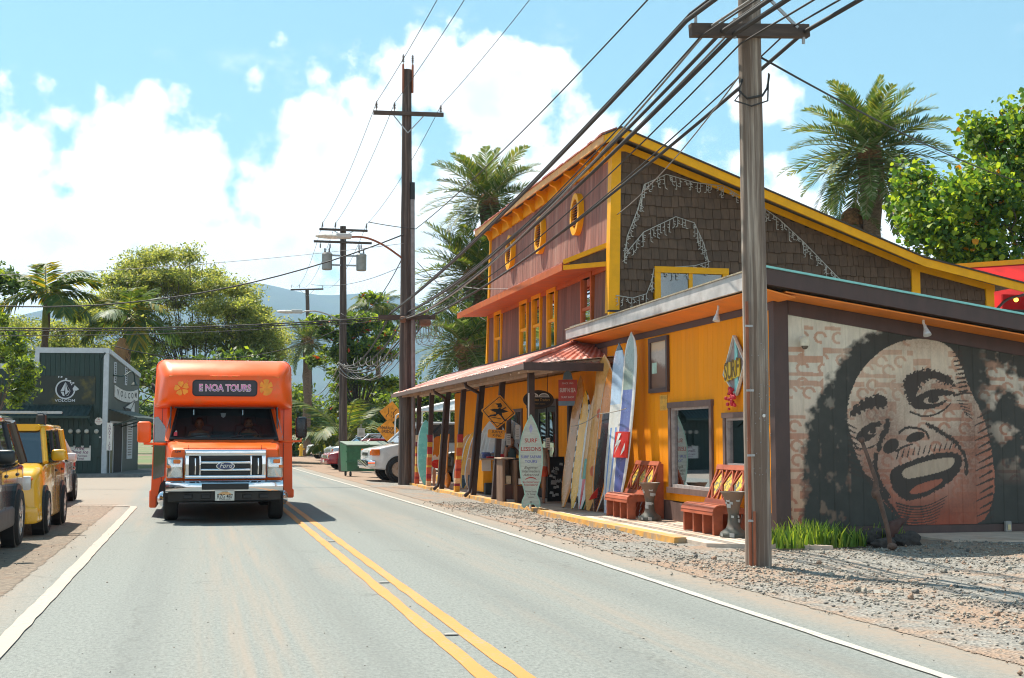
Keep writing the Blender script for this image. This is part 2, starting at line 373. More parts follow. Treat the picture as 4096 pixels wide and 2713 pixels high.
# loose stones on both verges
def stones(name, n, xr, yr, zfun, seed, smin, smax, mats, keep=None, kind='stuff'):
    r = np.random.default_rng(seed); x = r.uniform(*xr, n); y = yr[0] + (yr[1] - yr[0]) * r.random(n) ** 1.35
    k = np.ones(n, bool) if keep is None else keep(x, y, r)
    x, y = x[k], y[k]; n = len(x); s = smin + (smax - smin) * r.random(n) ** 2.2
    base = np.array([(1, 0, 0), (-1, 0, 0), (0, 1, 0), (0, -1, 0), (0, 0, .75), (0, 0, -.6)])
    fc = np.array([(0, 2, 4), (2, 1, 4), (1, 3, 4), (3, 0, 4), (2, 0, 5), (1, 2, 5), (3, 1, 5), (0, 3, 5)])
    V = base[None] * (1 + r.uniform(-.4, .4, (n, 6, 3))) + r.uniform(-.22, .22, (n, 6, 3)); a = r.uniform(0, 6.28, n)
    V = V * s[:, None, None] * r.uniform(.7, 1.25, (n, 1, 3))
    Vx = V[..., 0] * np.cos(a)[:, None] - V[..., 1] * np.sin(a)[:, None]; Vy = V[..., 0] * np.sin(a)[:, None] + V[..., 1] * np.cos(a)[:, None]
    V = np.stack([Vx + x[:, None], Vy + y[:, None], V[..., 2] + (zfun(x, y) + s * .32)[:, None]], -1)
    F = fc[None] + (np.arange(n) * 6)[:, None, None]
    mi = np.repeat(r.choice(len(mats), n, p=[.42, .3, .18, .10]), 8)
    return tag(npmesh(name, V.reshape(-1, 3), F.reshape(-1, 3), mats, mi=mi), kind=kind)
sm = [M('stone_grey', (.24, .215, .18), .9, var=.3, scale=20, world=True), M('stone_pale', (.34, .305, .25), .9, var=.25, scale=20, world=True),
      M('stone_dark', (.13, .12, .11), .9, var=.3, scale=20, world=True), M('stone_rust', (.27, .175, .12), .9, var=.3, scale=20, world=True)]
hole = lambda x, y: (x > 6.65) & (y > 16.6)
def kp(x, y, r):
    n_ = np.sin(x * 1.3 + y * .5) + np.sin(y * .9 - x * .7) + np.sin(x * 2.9 + 1) * .5
    e = np.clip((x - 4.95) / .7, .04, 1)
    return ~hole(x, y) & (r.random(len(x)) < e * np.clip(.72 + .28 * n_, .25, 1))
o = stones('gravel_stones', 80000, (4.9, 14), (5.5, 30), lambda x, y: gz(x, y) + .006, 3, .006, .023, sm, kp)
tag(o, 'loose grey crushed stones strewn over the verge by the surf shop', 'gravel')
o = stones('verge_pebbles', 2600, (-7, -1.2), (8, 30), lambda x, y: x * 0 + .01, 5, .004, .014, sm, lambda x, y, r: r.random(len(x)) < np.clip((-1.3 - x) * 1.5, .05, 1))
tag(o, 'fine scattered pebbles on the red dirt beside the parked cars', 'gravel')
o = stones('road_grit', 500, (-1.2, 4.9), (6, 26), lambda x, y: x * 0, 9, .003, .009, sm)
tag(o, 'stray grit lying on the grey asphalt road', 'gravel')
big_rocks = MB()

# painted lines (about 4 mm above the road)
def paint_mat(name, col, wear):
    m = bpy.data.materials.new(name); m.use_nodes = True; t = NT(m.node_tree); b = t.n['Principled BSDF']
    ge = t.node('ShaderNodeNewGeometry'); P = ge.outputs['Position']
    a = t.noise(P, 24, 6, .75); c_ = t.noise(t.scale(P, (1, .4, 1)), 1.3, 5, .6)
    c = t.mix(t.ramp(c_, .3, .7), tuple(q * .86 for q in col), col)
    c = t.mix(t.ramp(t.math('ADD', a, t.math('MULTIPLY', c_, .5)), 1.02 - wear, 1.14 - wear, 0, .8), c, (.22, .215, .19))
    t.put(b.inputs['Base Color'], c); b.inputs['Roughness'].default_value = .7; return m
m_white = paint_mat('white_paint', (.46, .42, .37), .24); m_pink = paint_mat('dusty_white_paint', (.44, .35, .285), .26)
m_yel = paint_mat('yellow_paint', (.60, .23, .04), .22)
def strip(name, pts, w, z, mat):
    """painted strip along a polyline, edges slightly uneven"""
    pts = [Vector((*p, 0)) for p in pts]; L = [0]
    for a, b in zip(pts, pts[1:]): L.append(L[-1] + (b - a).length)
    V, F = [], []
    n = max(2, int(L[-1] / .35)); k = 0
    for i in range(n + 1):
        s_ = L[-1] * i / n
        while k < len(L) - 2 and s_ > L[k + 1]: k += 1
        t_ = (s_ - L[k]) / (L[k + 1] - L[k]); p = pts[k].lerp(pts[k + 1], t_); d_ = (pts[k + 1] - pts[k]).normalized(); q = Vector((d_.y, -d_.x, 0))
        j1, j2 = random.uniform(-.008, .008), random.uniform(-.008, .008)
        V += [(*(p - q * (w / 2 + j1))[:2], z), (*(p + q * (w / 2 + j2))[:2], z)]
    F = [(2 * i, 2 * i + 1, 2 * i + 3, 2 * i + 2) for i in range(n)]
    return tag(npmesh(name, V, F, mat), kind='structure')
strip('yellow_centre_line', [(1.72, -20), (1.72, 29), (1.76, 60), (1.80, 300)], .115, .005, m_yel)
strip('yellow_centre_line', [(1.96, -20), (1.96, 29), (1.99, 60), (2.03, 300)], .115, .005, m_yel)
strip('white_edge_line', [(4.42, -20), (4.44, 7), (4.60, 16), (4.70, 27), (4.64, 45), (4.55, 60), (4.55, 300)], .09, .009, m_white)
arc = [(-1.33 - .75 * (1 - math.cos(a)), 28.9 + .75 * math.sin(a)) for a in [R(q) for q in range(0, 91, 9)]]
strip('white_side_line', [(-1.31, -20)] + arc + [(-3.2, 30.1), (-7, 31.2), (-16, 33.5)], .14, .012, m_pink)
strip('white_edge_line', [(-1.33, 52.5), (-1.33, 300)], .11, .005, m_white)
# raised markers between the yellow lines
for i, y in enumerate((9.6, 13.2, 18.6, 30.5)):
    mk = MB(); mk.rbox(1.79, 1.89, y - .04, y + .04, .002, .014, .008, 1)
    tag(mk.build('road_marker', M('marker', (.30, .29, .26), .5)), 'small flat reflector stud between the yellow centre lines', 'road stud', 'studs along the centre line')
# ================================================================== single-storey yellow wing with the painted side wall
m_ochre = M('ochre_board', (.88, .30, .003), .7, spec=.2, var=.06, scale=3, bump=.15, bscale=30, stretch=(1, 1, .15), rnd=.035)
m_ochre_t = M('ochre_trim', (.86, .36, .01), .6, spec=.25, var=.08, scale=4)
m_orange_s = M('orange_soffit', (.80, .24, .03), .6, var=.08, scale=3)
m_brown = M('dark_brown_trim', (.075, .045, .04), .6, var=.2, scale=5, stretch=(1, 1, .3))
m_brownw = M('brown_window_frame', (.14, .085, .07), .6, var=.25, scale=9, stretch=(1, 1, .2))
m_greyfas = M('pale_metal_fascia', (.50, .47, .45), .5, var=.18, scale=2.5, col2=(.33, .29, .27), amt2=.4, scale2=1.2)
m_conc = M('pale_concrete', (.52, .42, .34), .85, var=.15, scale=5, bump=.25, bscale=50, col2=(.40, .27, .19), amt2=.5, scale2=.9)
m_kerb = M('yellow_kerb', (.60, .30, .06), .7, var=.15, scale=6, col2=(.33, .24, .16), amt2=.6, scale2=3.5)
m_roofgrav = M('roof_felt', (.24, .21, .17), .95, var=.3, scale=25, bump=.5)
m_teal = M('teal_drip_edge', (.25, .62, .58), .4, var=.1)
m_glass_shop = GLASS('shop_glass', (.55, .62, .6), .58)
m_dark = M('dark_interior', (.02, .017, .015), .8)
m_black = M('matt_black', (.012, .012, .013), .5)
m_whitep = M('white_plastic', (.72, .70, .66), .45, var=.05)

# walkway with a yellow kerb in front of both buildings: pavement slabs and kerb stones
pv = MB(); pv.hexa([(6.85, 17.0, -.12), (8.35, 16.2, -.12), (8.35, 44, -.12), (6.85, 44, -.12), (6.85, 17.0, .012), (8.35, 16.2, .012), (8.35, 44, .012), (6.85, 44, .012)])
walk = tag(pv.build('walkway', m_conc), kind='structure')
y = 17.75; i = 0
while y < 43.6:
    L = random.uniform(2.2, 3.1); y1 = min(y + L, 43.7)
    k = MB(); x0 = 6.62 + .05 * math.sin(y * .5); x1 = 6.62 + .05 * math.sin(y1 * .5)
    zt = .035 + random.uniform(-.006, .006)
    k.hexa([(x0, y + .006, -.14), (6.85 + .0, y + .006, -.14), (6.85, y1 - .006, -.14), (x1, y1 - .006, -.14), (x0 + .02, y + .006, zt), (6.848, y + .006, zt), (6.848, y1 - .006, zt), (x1 + .02, y1 - .006, zt)])
    k.build('kerb_stone', m_kerb, walk); y = y1
for yy in (19.4, 22.0, 24.6, 27.2, 29.8, 32.4, 35):
    q = MB(); q.box(6.87, 8.2, yy - .008, yy + .008, .010, .0135); q.build('slab_joint', M('joint', (.15, .11, .09), .9), walk)

wing = empty('shop_wing', (8.3, 17.6, 0), label='low ochre storefront wing with a big painted face on its shaded side wall', cat='building')
FX, MY = 8.2, 17.6
# facade boards, with the two window openings left free
wins = [(19.98, 22.0, .50, 2.10), (18.05, 19.5, .93, 1.87)]
bw = .203; y = MY + .16
while y < 27.0:
    y1 = min(y + bw, 27.0); spans = [(.36, 3.43)]
    for (a, b, z0, z1) in wins:
        if y1 > a + .03 and y < b - .03: spans = [s for q0, q1 in spans for s in ((q0, z0 + .02), (z1 - .02, q1)) if s[1] - s[0] > .05]
    for z0, z1 in spans:
        k = MB(); k.hexa([(FX, y + .0025, z0), (FX + .05, y, z0), (FX + .05, y1, z0), (FX, y1 - .0025, z0), (FX, y + .0025, z1), (FX + .05, y, z1), (FX + .05, y1, z1), (FX, y1 - .0025, z1)])
        k.build('wall_board', m_ochre, wing)
    y = y1
bk = MB(); bk.box(FX + .052, FX + .09, MY + .06, 27, .03, .52).box(FX + .052, FX + .09, MY + .06, 18.05, .52, 3.5).box(FX + .052, FX + .09, 19.5, 19.98, .52, 3.5).box(FX + .052, FX + .09, 22.0, 27, .52, 3.5)
bk.box(FX + .052, FX + .09, 18.05, 19.5, 1.87, 3.5).box(FX + .052, FX + .09, 19.98, 22, 2.1, 3.5).box(FX + .052, FX + .09, 18.05, 19.5, .52, .93)
bk.build('wall_core', m_dark, wing)
pl = MB(); y = MY + .02
for ya, yb, zt in ((17.75, 19.1, .34), (19.12, 20.5, .35), (20.52, 21.8, .34), (21.82, 23.9, .36), (23.92, 27, .35)):
    k = MB(); k.box(FX - .035, FX + .05, ya, yb, .012, zt); k.build('plinth_board', m_brownw, wing)
k = MB(); k.box(FX - .022, FX + .03, MY + .12, 27, 3.36, 3.47); k.build('frieze_board', m_brown, wing)
# windows
def shop_window(par, y0, y1, z0, z1, fr=.10, shade=True):
    f = MB(); x0, x1 = FX - .045, FX + .075
    f.box(x0, x1, y0, y0 + fr, z0 + fr, z1 - fr).box(x0, x1, y1 - fr, y1, z0 + fr, z1 - fr).box(x0 - .012, x1, y0 - .02, y1 + .02, z1 - fr, z1).box(x0 - .03, x1, y0 - .03, y1 + .03, z0, z0 + fr)
    w_ = f.build('window', m_brownw, par)
    s_ = MB(); s_.box(FX - .02, FX + .05, y0 + fr, y1 - fr, z0 + fr, z0 + fr + .05).box(FX - .02, FX + .05, y0 + fr, y1 - fr, z1 - fr - .04, z1 - fr).box(FX - .02, FX + .05, y0 + fr, y0 + fr + .04, z0 + fr + .05, z1 - fr - .04).box(FX - .02, FX + .05, y1 - fr - .04, y1 - fr, z0 + fr + .05, z1 - fr - .04)
    s_.build('sash', M('weathered_sash', (.34, .29, .27), .6, var=.2, scale=12), w_)
    g_ = MB(); g_.box(FX + .028, FX + .034, y0 + fr + .03, y1 - fr - .03, z0 + fr + .04, z1 - fr - .03); g_.build('pane', m_glass_shop, w_)
    return w_
w1 = shop_window(wing, *wins[0]); w2 = shop_window(wing, *wins[1], fr=.085)
# dim display inside: floor, back wall, a pale curtain and two boards
k = MB(); k.box(FX + 1.6, FX + 1.62, 17.8, 24, .03, 3.4).box(FX + .1, FX + 1.6, 17.8, 24, .40, .42).box(FX + .1, FX + 1.6, 24, 24.02, .03, 3.4).box(FX + .1, FX + 1.6, 17.8, 24, 2.5, 2.52); k.build('display_room', M('display', (.12, .11, .10), .8), wing)
k = MB()
for q in range(9): k.tube([(FX + .45, 20.15 + q * .09, .5), (FX + .45, 20.15 + q * .09, 2.1)], .05, 8)
k.build('curtain', M('pale_curtain', (.42, .38, .33), .8), wing, 1)
k = MB(); k.box(FX + .12, FX + .14, 18.12, 19.45, .9, 1.9); k.build('poster_panel', M('frosted_panel', (.55, .58, .55), .5, var=.25, scale=3, col2=(.25, .27, .26), amt2=.5), wing)
# corner posts and mural boards ------------------------------------------------
k = MB(); k.box(FX - .03, FX + .2, MY - .03, MY + .14, .03, 3.66); k.build('corner_post', m_brown, wing)
# painted side wall: a stylised laughing face with a dark cloud of hair, as flat paint on vertical boards
def seg_d(px, py, pts):
    best = np.full(px.shape, 1e9)
    for (ax, ay), (bx_, by_) in zip(pts, pts[1:]):
        dx, dy = bx_ - ax, by_ - ay; t_ = np.clip(((px - ax) * dx + (py - ay) * dy) / (dx * dx + dy * dy + 1e-9), 0, 1)
        best = np.minimum(best, np.hypot(px - ax - t_ * dx, py - ay - t_ * dy))
    return best
def inpoly(px, py, pts):
    r_ = np.zeros(px.shape, bool)
    for (ax, ay), (bx_, by_) in zip(pts, pts[1:] + pts[:1]):
        c_ = ((ay > py) != (by_ > py)) & (px < (bx_ - ax) * (py - ay) / (by_ - ay + 1e-9) + ax); r_ ^= c_
    return r_
def smooth_poly(pts, k=3, closed=True):
    for _ in range(k):
        n = len(pts); q = []
        for i in range(n if closed else n - 1):
            a, b = pts[i], pts[(i + 1) % n]
            q += [(a[0] * .75 + b[0] * .25, a[1] * .75 + b[1] * .25), (a[0] * .25 + b[0] * .75, a[1] * .25 + b[1] * .75)]
        pts = q if closed else [pts[0]] + q + [pts[-1]]
    return pts
_lat = RNG.random((64, 64))
def vnoise(x, y, s):
    x, y = x / s, y / s; xi, yi = np.floor(x).astype(int), np.floor(y).astype(int); fx, fy = x - xi, y - yi
    fx, fy = fx * fx * (3 - 2 * fx), fy * fy * (3 - 2 * fy); L = lambda a, b: _lat[a % 64, b % 64]
    return (L(xi, yi) * (1 - fx) + L(xi + 1, yi) * fx) * (1 - fy) + (L(xi, yi + 1) * (1 - fx) + L(xi + 1, yi + 1) * fx) * fy
def fbm(x, y, s): return vnoise(x, y, s) * .5 + vnoise(x + 31, y + 7, s / 2.1) * .28 + vnoise(x + 5, y + 77, s / 4.3) * .15 + vnoise(x + 9, y + 3, s / 9) * .07
def mural(X, Z):
    px = 292 + (X - 8.30) / .00330; py = 1378 - Z / .00300 - (px - 300) * .012
    jx = (vnoise(px, py, 7) - .5) * 7
    C = np.zeros(px.shape + (3,)); t_ = np.clip((py - 350) / 900, 0, 1)[..., None]
    C[:] = np.array((.66, .65, .55)) * (1 - t_) + np.array((.56, .33, .21)) * t_
    C *= (.90 + .2 * fbm(px, py, 120))[..., None]
    # rows of abstract scroll pattern
    rows = np.array([345, 455, 500, 575, 620, 720, 785, 880, 950, 1045, 1100, 1165, 1240])
    pat = np.zeros(px.shape, bool)
    for i, r0 in enumerate(rows):
        on = vnoise(px * 0 + i * 13.7, np.round(px / 90) * 50 + i, 17) > .36
        pat |= (np.abs(py - r0) < 9 + 4 * (i % 3)) & on & (vnoise(px, py * 0 + i * 97, 60) > .3)
        u = (px + i * 37) % (88 + 9 * (i % 4)); rad = np.hypot(u - 44, (py - r0 - 46) * 1.05)
        pat |= (np.abs(rad - 26) < 7) & (py > r0 + 12) & ((u < 52) | (py < r0 + 45)) & on & (py < r0 + 80)
    lo = np.array((.50, .27, .16)); deep = np.array((.42, .12, .065)); tt = np.clip((py - 300) / 950, 0, 1)[..., None]
    PC = lo * (1 - tt) + deep * tt
    str_ = (.35 + .5 * vnoise(px, py, 220) + .2 * tt[..., 0])[..., None] * pat[..., None]
    C = C * (1 - str_) + PC * str_
    # face
    face = smooth_poly([(1000, 372), (1120, 400), (1190, 490), (1222, 620), (1290, 740), (1330, 900), (1352, 1060), (1335, 1220), (1260, 1330), (900, 1330), (815, 1240), (735, 1140), (668, 1020), (628, 900), (604, 780), (625, 650), (700, 520), (830, 410)])
    inside = inpoly(px + jx, py, face)
    FC = np.array((.70, .61, .47)) * (1 - t_ ** 2.2) + np.array((.36, .075, .035)) * t_ ** 2.2
    side = np.clip((px - 1130 - (1300 - py) * .12) / 200, 0, 1)[..., None] * np.clip((py - 560) / 300, 0, 1)[..., None]
    FC = FC * (1 - side * .8) + np.array((.42, .13, .07)) * side * .8
    FC *= (.92 + .16 * fbm(px + 40, py, 60))[..., None]
    FC = FC * (1 - str_ * .85) + (PC * 1.05) * str_ * .85
    # hair: soft sprayed edge
    hd = smooth_poly([(960, 285), (1130, 300), (1300, 340), (1700, 300), (1800, 1500), (430, 1500), (395, 1280), (385, 1080), (400, 900), (455, 720), (560, 540), (690, 390), (820, 315)])
    edge = seg_d(px, py, hd + hd[:1]) * np.where(inpoly(px, py, hd), 1, -1)
    h = np.clip((edge + (fbm(px, py, 34) - .5) * 80 + 22) / 34, 0, 1)
    streaks = np.clip((fbm(px * 1.0, py * .62, 44) - .60) * 9, 0, 1) * np.where(px < 620, .28, 0) * np.clip((py - 560) / 100, 0, 1)
    light = np.clip((fbm(px + 300, py + 50, 90) - .53) * 7, 0, 1) * np.clip((px - 1290 - 40 * np.sin(py / 130)) / 110, 0, 1) * np.clip((1120 - py) / 250, 0, 1)
    h = (h * (1 - np.maximum(streaks, light * .85)))[..., None]
    hair = np.array((.045, .045, .038)) * (.8 + .5 * fbm(px, py, 50))[..., None]
    C = C * (1 - h) + hair * h
    C = np.where(inside[..., None], FC, C)
    for cx_, cy_, rx_, ry_, a_ in ((740, 770, 130, 110, .55), (1010, 640, 170, 110, .5), (820, 880, 90, 130, .5), (1240, 900, 90, 420, .6), (700, 1080, 110, 160, .6), (1000, 1240, 260, 70, .5), (1100, 880, 120, 60, .35), (960, 400, 260, 60, .4)):
        f_ = (a_ * np.exp(-((px - cx_) / rx_) ** 2 - ((py - cy_) / ry_) ** 2) * (.6 + .8 * vnoise(px, py, 5)) * inside)[..., None]; C = C * (1 - f_) + np.array((.16, .07, .045)) * f_
    ink = np.array((.055, .042, .034))
    def stroke(pts, w0, w1=None, fray=0, k=2):
        nonlocal C
        pts = smooth_poly(pts, k, False); w1 = w0 if w1 is None else w1; n = len(pts); m_ = np.zeros(px.shape, bool)
        for i in range(n - 1):
            f = i / (n - 1); w_ = w0 + (w1 - w0) * f
            m_ |= seg_d(px, py, pts[i:i + 2]) < w_ + fray * (vnoise(px * 2.2, py * .8, 9) - .35)
        C = np.where(m_[..., None], ink, C)
    def fill(pts, col=ink, k=3, fray=0):
        nonlocal C
        m_ = inpoly(px + fray * (vnoise(px, py, 8) - .5), py + fray * (vnoise(px + 50, py, 8) - .5), smooth_poly(pts, k)); C = np.where(m_[..., None], np.array(col), C)
    cream = (.70, .62, .48)
    # left and right brows, laughing eyes, nose, open smile, chin lines
    fill([(612, 800), (632, 735), (705, 682), (792, 664), (812, 690), (800, 748), (740, 730), (672, 758)], fray=26)
    fill([(900, 660), (888, 590), (940, 545), (1040, 528), (1140, 575), (1172, 628), (1120, 618), (1040, 580), (990, 600), (960, 650), (945, 720), (915, 710)], fray=26)
    fill([(640, 890), (690, 822), (775, 795), (782, 826), (740, 832), (700, 862), (735, 870), (768, 856), (700, 905), (668, 905)], fray=6)
    fill([(715, 858), (722, 832), (748, 828), (750, 856), (735, 866)]); stroke([(628, 905), (660, 940), (720, 935), (765, 905)], 4, 2, 4)
    fill([(920, 720), (955, 668), (1040, 632), (1120, 636), (1165, 655), (1110, 668), (1040, 664), (985, 690), (1000, 712), (1070, 706), (1125, 676), (1090, 716), (1010, 742), (950, 735)], fray=6)
    fill([(1012, 702), (1022, 664), (1062, 656), (1075, 690), (1045, 708)]); stroke([(925, 752), (1000, 778), (1085, 750), (1130, 705)], 5, 2, 4); stroke([(1150, 664), (1205, 648), (1250, 655)], 6, 2, 3)
    for i in range(6): stroke([(1165 + i * 9, 690 + i * 14), (1215 + i * 6, 690 + i * 19)], 3.5, 1, k=1)
    # nose: shaded flank, two nostrils, wing line
    fill([(800, 780), (822, 786), (815, 850), (780, 900), (772, 950), (752, 960), (758, 890), (785, 840)], fray=10)
    fill([(775, 945), (800, 895), (845, 880), (868, 905), (850, 945), (805, 965)]); fill([(890, 900), (915, 862), (965, 846), (1000, 858), (985, 885), (935, 905)])
    stroke([(868, 855), (900, 828), (960, 830), (1005, 850), (1012, 880)], 6, 4, 5); stroke([(850, 948), (885, 925), (930, 912)], 6, 3, 3)
    # cheek folds
    stroke([(1010, 815), (1080, 850), (1160, 905), (1200, 975), (1205, 1060)], 9, 4, 14); stroke([(748, 965), (738, 1030), (758, 1105), (800, 1170)], 9, 12, 10)
    # laughing mouth
    fill([(806, 1075), (832, 1030), (900, 1002), (985, 972), (1075, 950), (1150, 950), (1186, 972), (1178, 1030), (1138, 1085), (1065, 1140), (965, 1182), (885, 1196), (838, 1160)], fray=10)
    fill([(868, 1046), (935, 1016), (1030, 988), (1120, 975), (1150, 985), (1128, 1030), (1050, 1056), (950, 1078), (885, 1088)], (.47, .35, .25))
    fill([(900, 1160), (940, 1118), (1030, 1090), (1095, 1082), (1040, 1130), (960, 1160)], (.38, .12, .07))
    for i in range(12): stroke([(850 + i * 27, 985 - i * 5 - (i % 2) * 4), (862 + i * 27, 940 - i * 4)], 3.6, 1.2, k=1)
    for i in range(8): stroke([(842 + i * 4, 1205 + i * 15), (925, 1228 + i * 13), (1010, 1218 + i * 13), (1100 - i * 8, 1170 + i * 18)], 4.5 - i * .2, 1.4)
    for i in range(15):
        stroke([(676 + i * 14, 1060 + i * 17), (730 + i * 13, 1090 + i * 18)], 6, 1.5, k=1); stroke([(1338 - (i % 3) * 3, 740 + i * 38), (1268 - (i % 2) * 14, 776 + i * 38)], 6, 1.2, k=1)
    for i in range(10): stroke([(1190 + i * 3, 440 + i * 22), (1148 + i * 3, 447 + i * 22)], 6, 1.2, k=1); stroke([(612 + (i % 2) * 4, 820 + i * 26), (652 + i * 4, 838 + i * 27)], 5, 1.2, k=1)
    return C
m_mural = M('mural_paint', (1, 1, 1), .72, var=.10, scale=14, bump=.12, bscale=40, stretch=(1, 1, .3), vcol='paint')
st = .0125; x = 8.405; wallp = wing
while x < 14.4:
    x1 = x + .235; xs = np.linspace(x, x1, 20); zt = 3.60 - (x - 8.4) * .141 + .02
    zs = np.linspace(.17, zt, int((zt - .17) / st)); X, Z = np.meshgrid(xs, zs, indexing='ij'); nx, nz = X.shape
    V = np.stack([X, np.full_like(X, MY), Z], -1); V[0, :, 1] += .008; V[-1, :, 1] += .008
    i_, j_ = np.meshgrid(np.arange(nx - 1), np.arange(nz - 1), indexing='ij'); a_ = i_ * nz + j_
    F = np.stack([a_, a_ + nz, a_ + nz + 1, a_ + 1], -1).reshape(-1, 4)
    ob = npmesh('mural_board', V.reshape(-1, 3), F, m_mural, wing)
    at = ob.data.color_attributes.new('paint', 'FLOAT_COLOR', 'POINT'); C = mural(X, Z).reshape(-1, 3)
    at.data.foreach_set('color', np.concatenate([C, np.ones((len(C), 1))], 1).astype(np.float32).ravel()); x = x1
k = MB(); k.box(8.3, 14.45, MY + .013, MY + .08, .0, 3.45); k.build('side_wall_core', m_dark, wing)
k = MB(); k.box(8.41, 14.4, MY - .025, MY + .012, .035, .165); k.build('base_board', m_brown, wing)
k = MB(); k.box(8.45, 14.4, MY - .012, MY + .0125, -.05, .033); k.build('base_strip', m_ochre_t, wing)
# roof: low slope to the right, pale fascia to the street, brown fascia with a teal drip edge to the side
RX = 7.72
RZ = lambda x: 3.90 - (x - RX) * .1415
def slab(x0, x1, ya, yb, lo, hi, yb1=None):     # slab under the sloping roof plane
    yb1 = yb if yb1 is None else yb1; k = MB()
    return k.hexa([(x0, ya, RZ(x0) + lo), (x1, ya, RZ(x1) + lo), (x1, yb1, RZ(x1) + lo), (x0, yb, RZ(x0) + lo), (x0, ya, RZ(x0) + hi), (x1, ya, RZ(x1) + hi), (x1, yb1, RZ(x1) + hi), (x0, yb, RZ(x0) + hi)])
rf = slab(RX + .02, 15, 17.02, 26.9, -.24, -.02, 25.4).build('roof', m_roofgrav, wing)
k = MB(); k.hexa([(RX - .04, 17.0, 3.62), (RX + .018, 17.0, 3.62), (RX + .018, 27.0, 3.60), (RX - .04, 27.0, 3.60), (RX - .04, 17.0, 3.88), (RX + .018, 17.0, 3.88), (RX + .018, 27.0, 3.80), (RX - .04, 27.0, 3.80)]); k.build('fascia', m_greyfas, rf)
k = MB(); k.hexa([(RX - .06, 17.0, 3.882), (RX + .1, 17.0, 3.882), (RX + .1, 27.0, 3.802), (RX - .06, 27.0, 3.802), (RX - .06, 17.0, 3.905), (RX + .1, 17.0, 3.905), (RX + .1, 27.0, 3.825), (RX - .06, 27.0, 3.825)]); k.build('rope_edge', M('grit_edge', (.36, .31, .22), .95, var=.5, scale=60, bump=1.0, bscale=120), rf)
k = MB(); k.hexa([(RX + .02, 17.0, 3.58), (8.25, 17.0, 3.46), (8.25, 26.9, 3.46), (RX + .02, 26.9, 3.56), (RX + .02, 17.0, 3.60), (8.25, 17.0, 3.48), (8.25, 26.9, 3.48), (RX + .02, 26.9, 3.58)]); k.build('soffit', m_orange_s, rf)
slab(RX - .03, 15, 16.93, 16.995, -.25, -.02).build('side_fascia', m_brown, rf)
slab(RX - .05, 15, 16.90, 17.1, -.018, .012).build('drip_edge', m_teal, rf)
slab(8.1, 15, 17.0, 17.59, -.31, -.29).build('side_soffit', m_orange_s, rf)
slab(8.41, 14.4, MY - .03, MY + .012, -.52, -.313).build('side_frieze', m_brown, wing)
# concrete apron in front of the mural
k = MB(); k.hexa([(10.2, 16.35, -.1), (14.5, 16.0, -.1), (14.5, 17.57, -.1), (10.2, 17.57, -.1), (10.35, 16.45, .02), (14.5, 16.1, .015), (14.5, 17.57, .05), (10.2, 17.57, .05)]); tag(k.build('concrete_apron', m_conc), kind='structure')
# fixtures: dome cameras, flood lamps, wall outlet
def dome_cam(p, dirv, label):
    d_ = empty('security_camera', p, label=label, cat='security camera')
    k = MB(); k.rbox(p[0] - .03, p[0] + .03, p[1] - .02, p[1] + .10, p[2] + .02, p[2] + .10, .012, 1); k.build('bracket', m_whitep, d_, 40)
    k = MB(); k.lathe([(.02, .09), (.045, .088), (.062, .06), (.072, .02), (.074, -.03), (.07, -.045)], 20, (p[0], p[1] - .06, p[2])); k.build('housing', M('cream_housing', (.62, .58, .45), .4), d_, 40)
    k = MB(); k.lathe([(.052, -.04), (.05, -.06), (.036, -.085), (.012, -.097)], 18, (p[0], p[1] - .06, p[2])); k.build('dome', M('smoked_dome', (.10, .08, .06), .15, coat=1), d_, 40)
dome_cam((8.62, MY - .06, 2.86), None, 'cream dome security camera on the painted side wall near its corner post')
def flood(p, label, dx=0, dy=-.1):
    d_ = empty('flood_lamp', p, label=label, cat='lamp', group='flood lamps under the wing roof')
    k = MB(); k.tube([p, (p[0], p[1], p[2] - .06), (p[0] + dx * .3, p[1] + dy * .3, p[2] - .10)], .018, 8); k.build('socket_arm', m_whitep, d_, 40)
    q = Vector((dx, dy, -.22)).normalized(); mt = q.to_track_quat('Z', 'Y').to_matrix().to_4x4()
    k = MB(); k.lathe([(.022, 0), (.026, .05), (.03, .06), (.058, .15), (.06, .17), (.052, .172)], 18, (p[0] + dx * .3, p[1] + dy * .3, p[2] - .09), mt); k.build('reflector_bulb', M('bulb_white', (.62, .64, .64), .3), d_, 40)
flood((10.4, 17.2, RZ(10.4) - .30), 'white flood bulb hanging under the roof edge above the mural')
flood((7.9, 19.0, 3.55), 'white flood bulb hanging under the orange soffit of the wing', -.05, -.04)
ot = empty('wall_outlet', (11.95, MY - .03, .1), label='small grey weatherproof outlet box low on the mural wall', cat='outlet')
k = MB(); k.rbox(11.9, 12.0, MY - .085, MY - .027, .05, .21, .01, 1); k.build('box', M('outlet_grey', (.3, .29, .27), .5), ot)
k = MB(); k.rbox(11.925, 11.975, MY - .10, MY - .087, .08, .16, .006, 1); k.build('cover', M('outlet_cover', (.55, .45, .25), .5), ot)
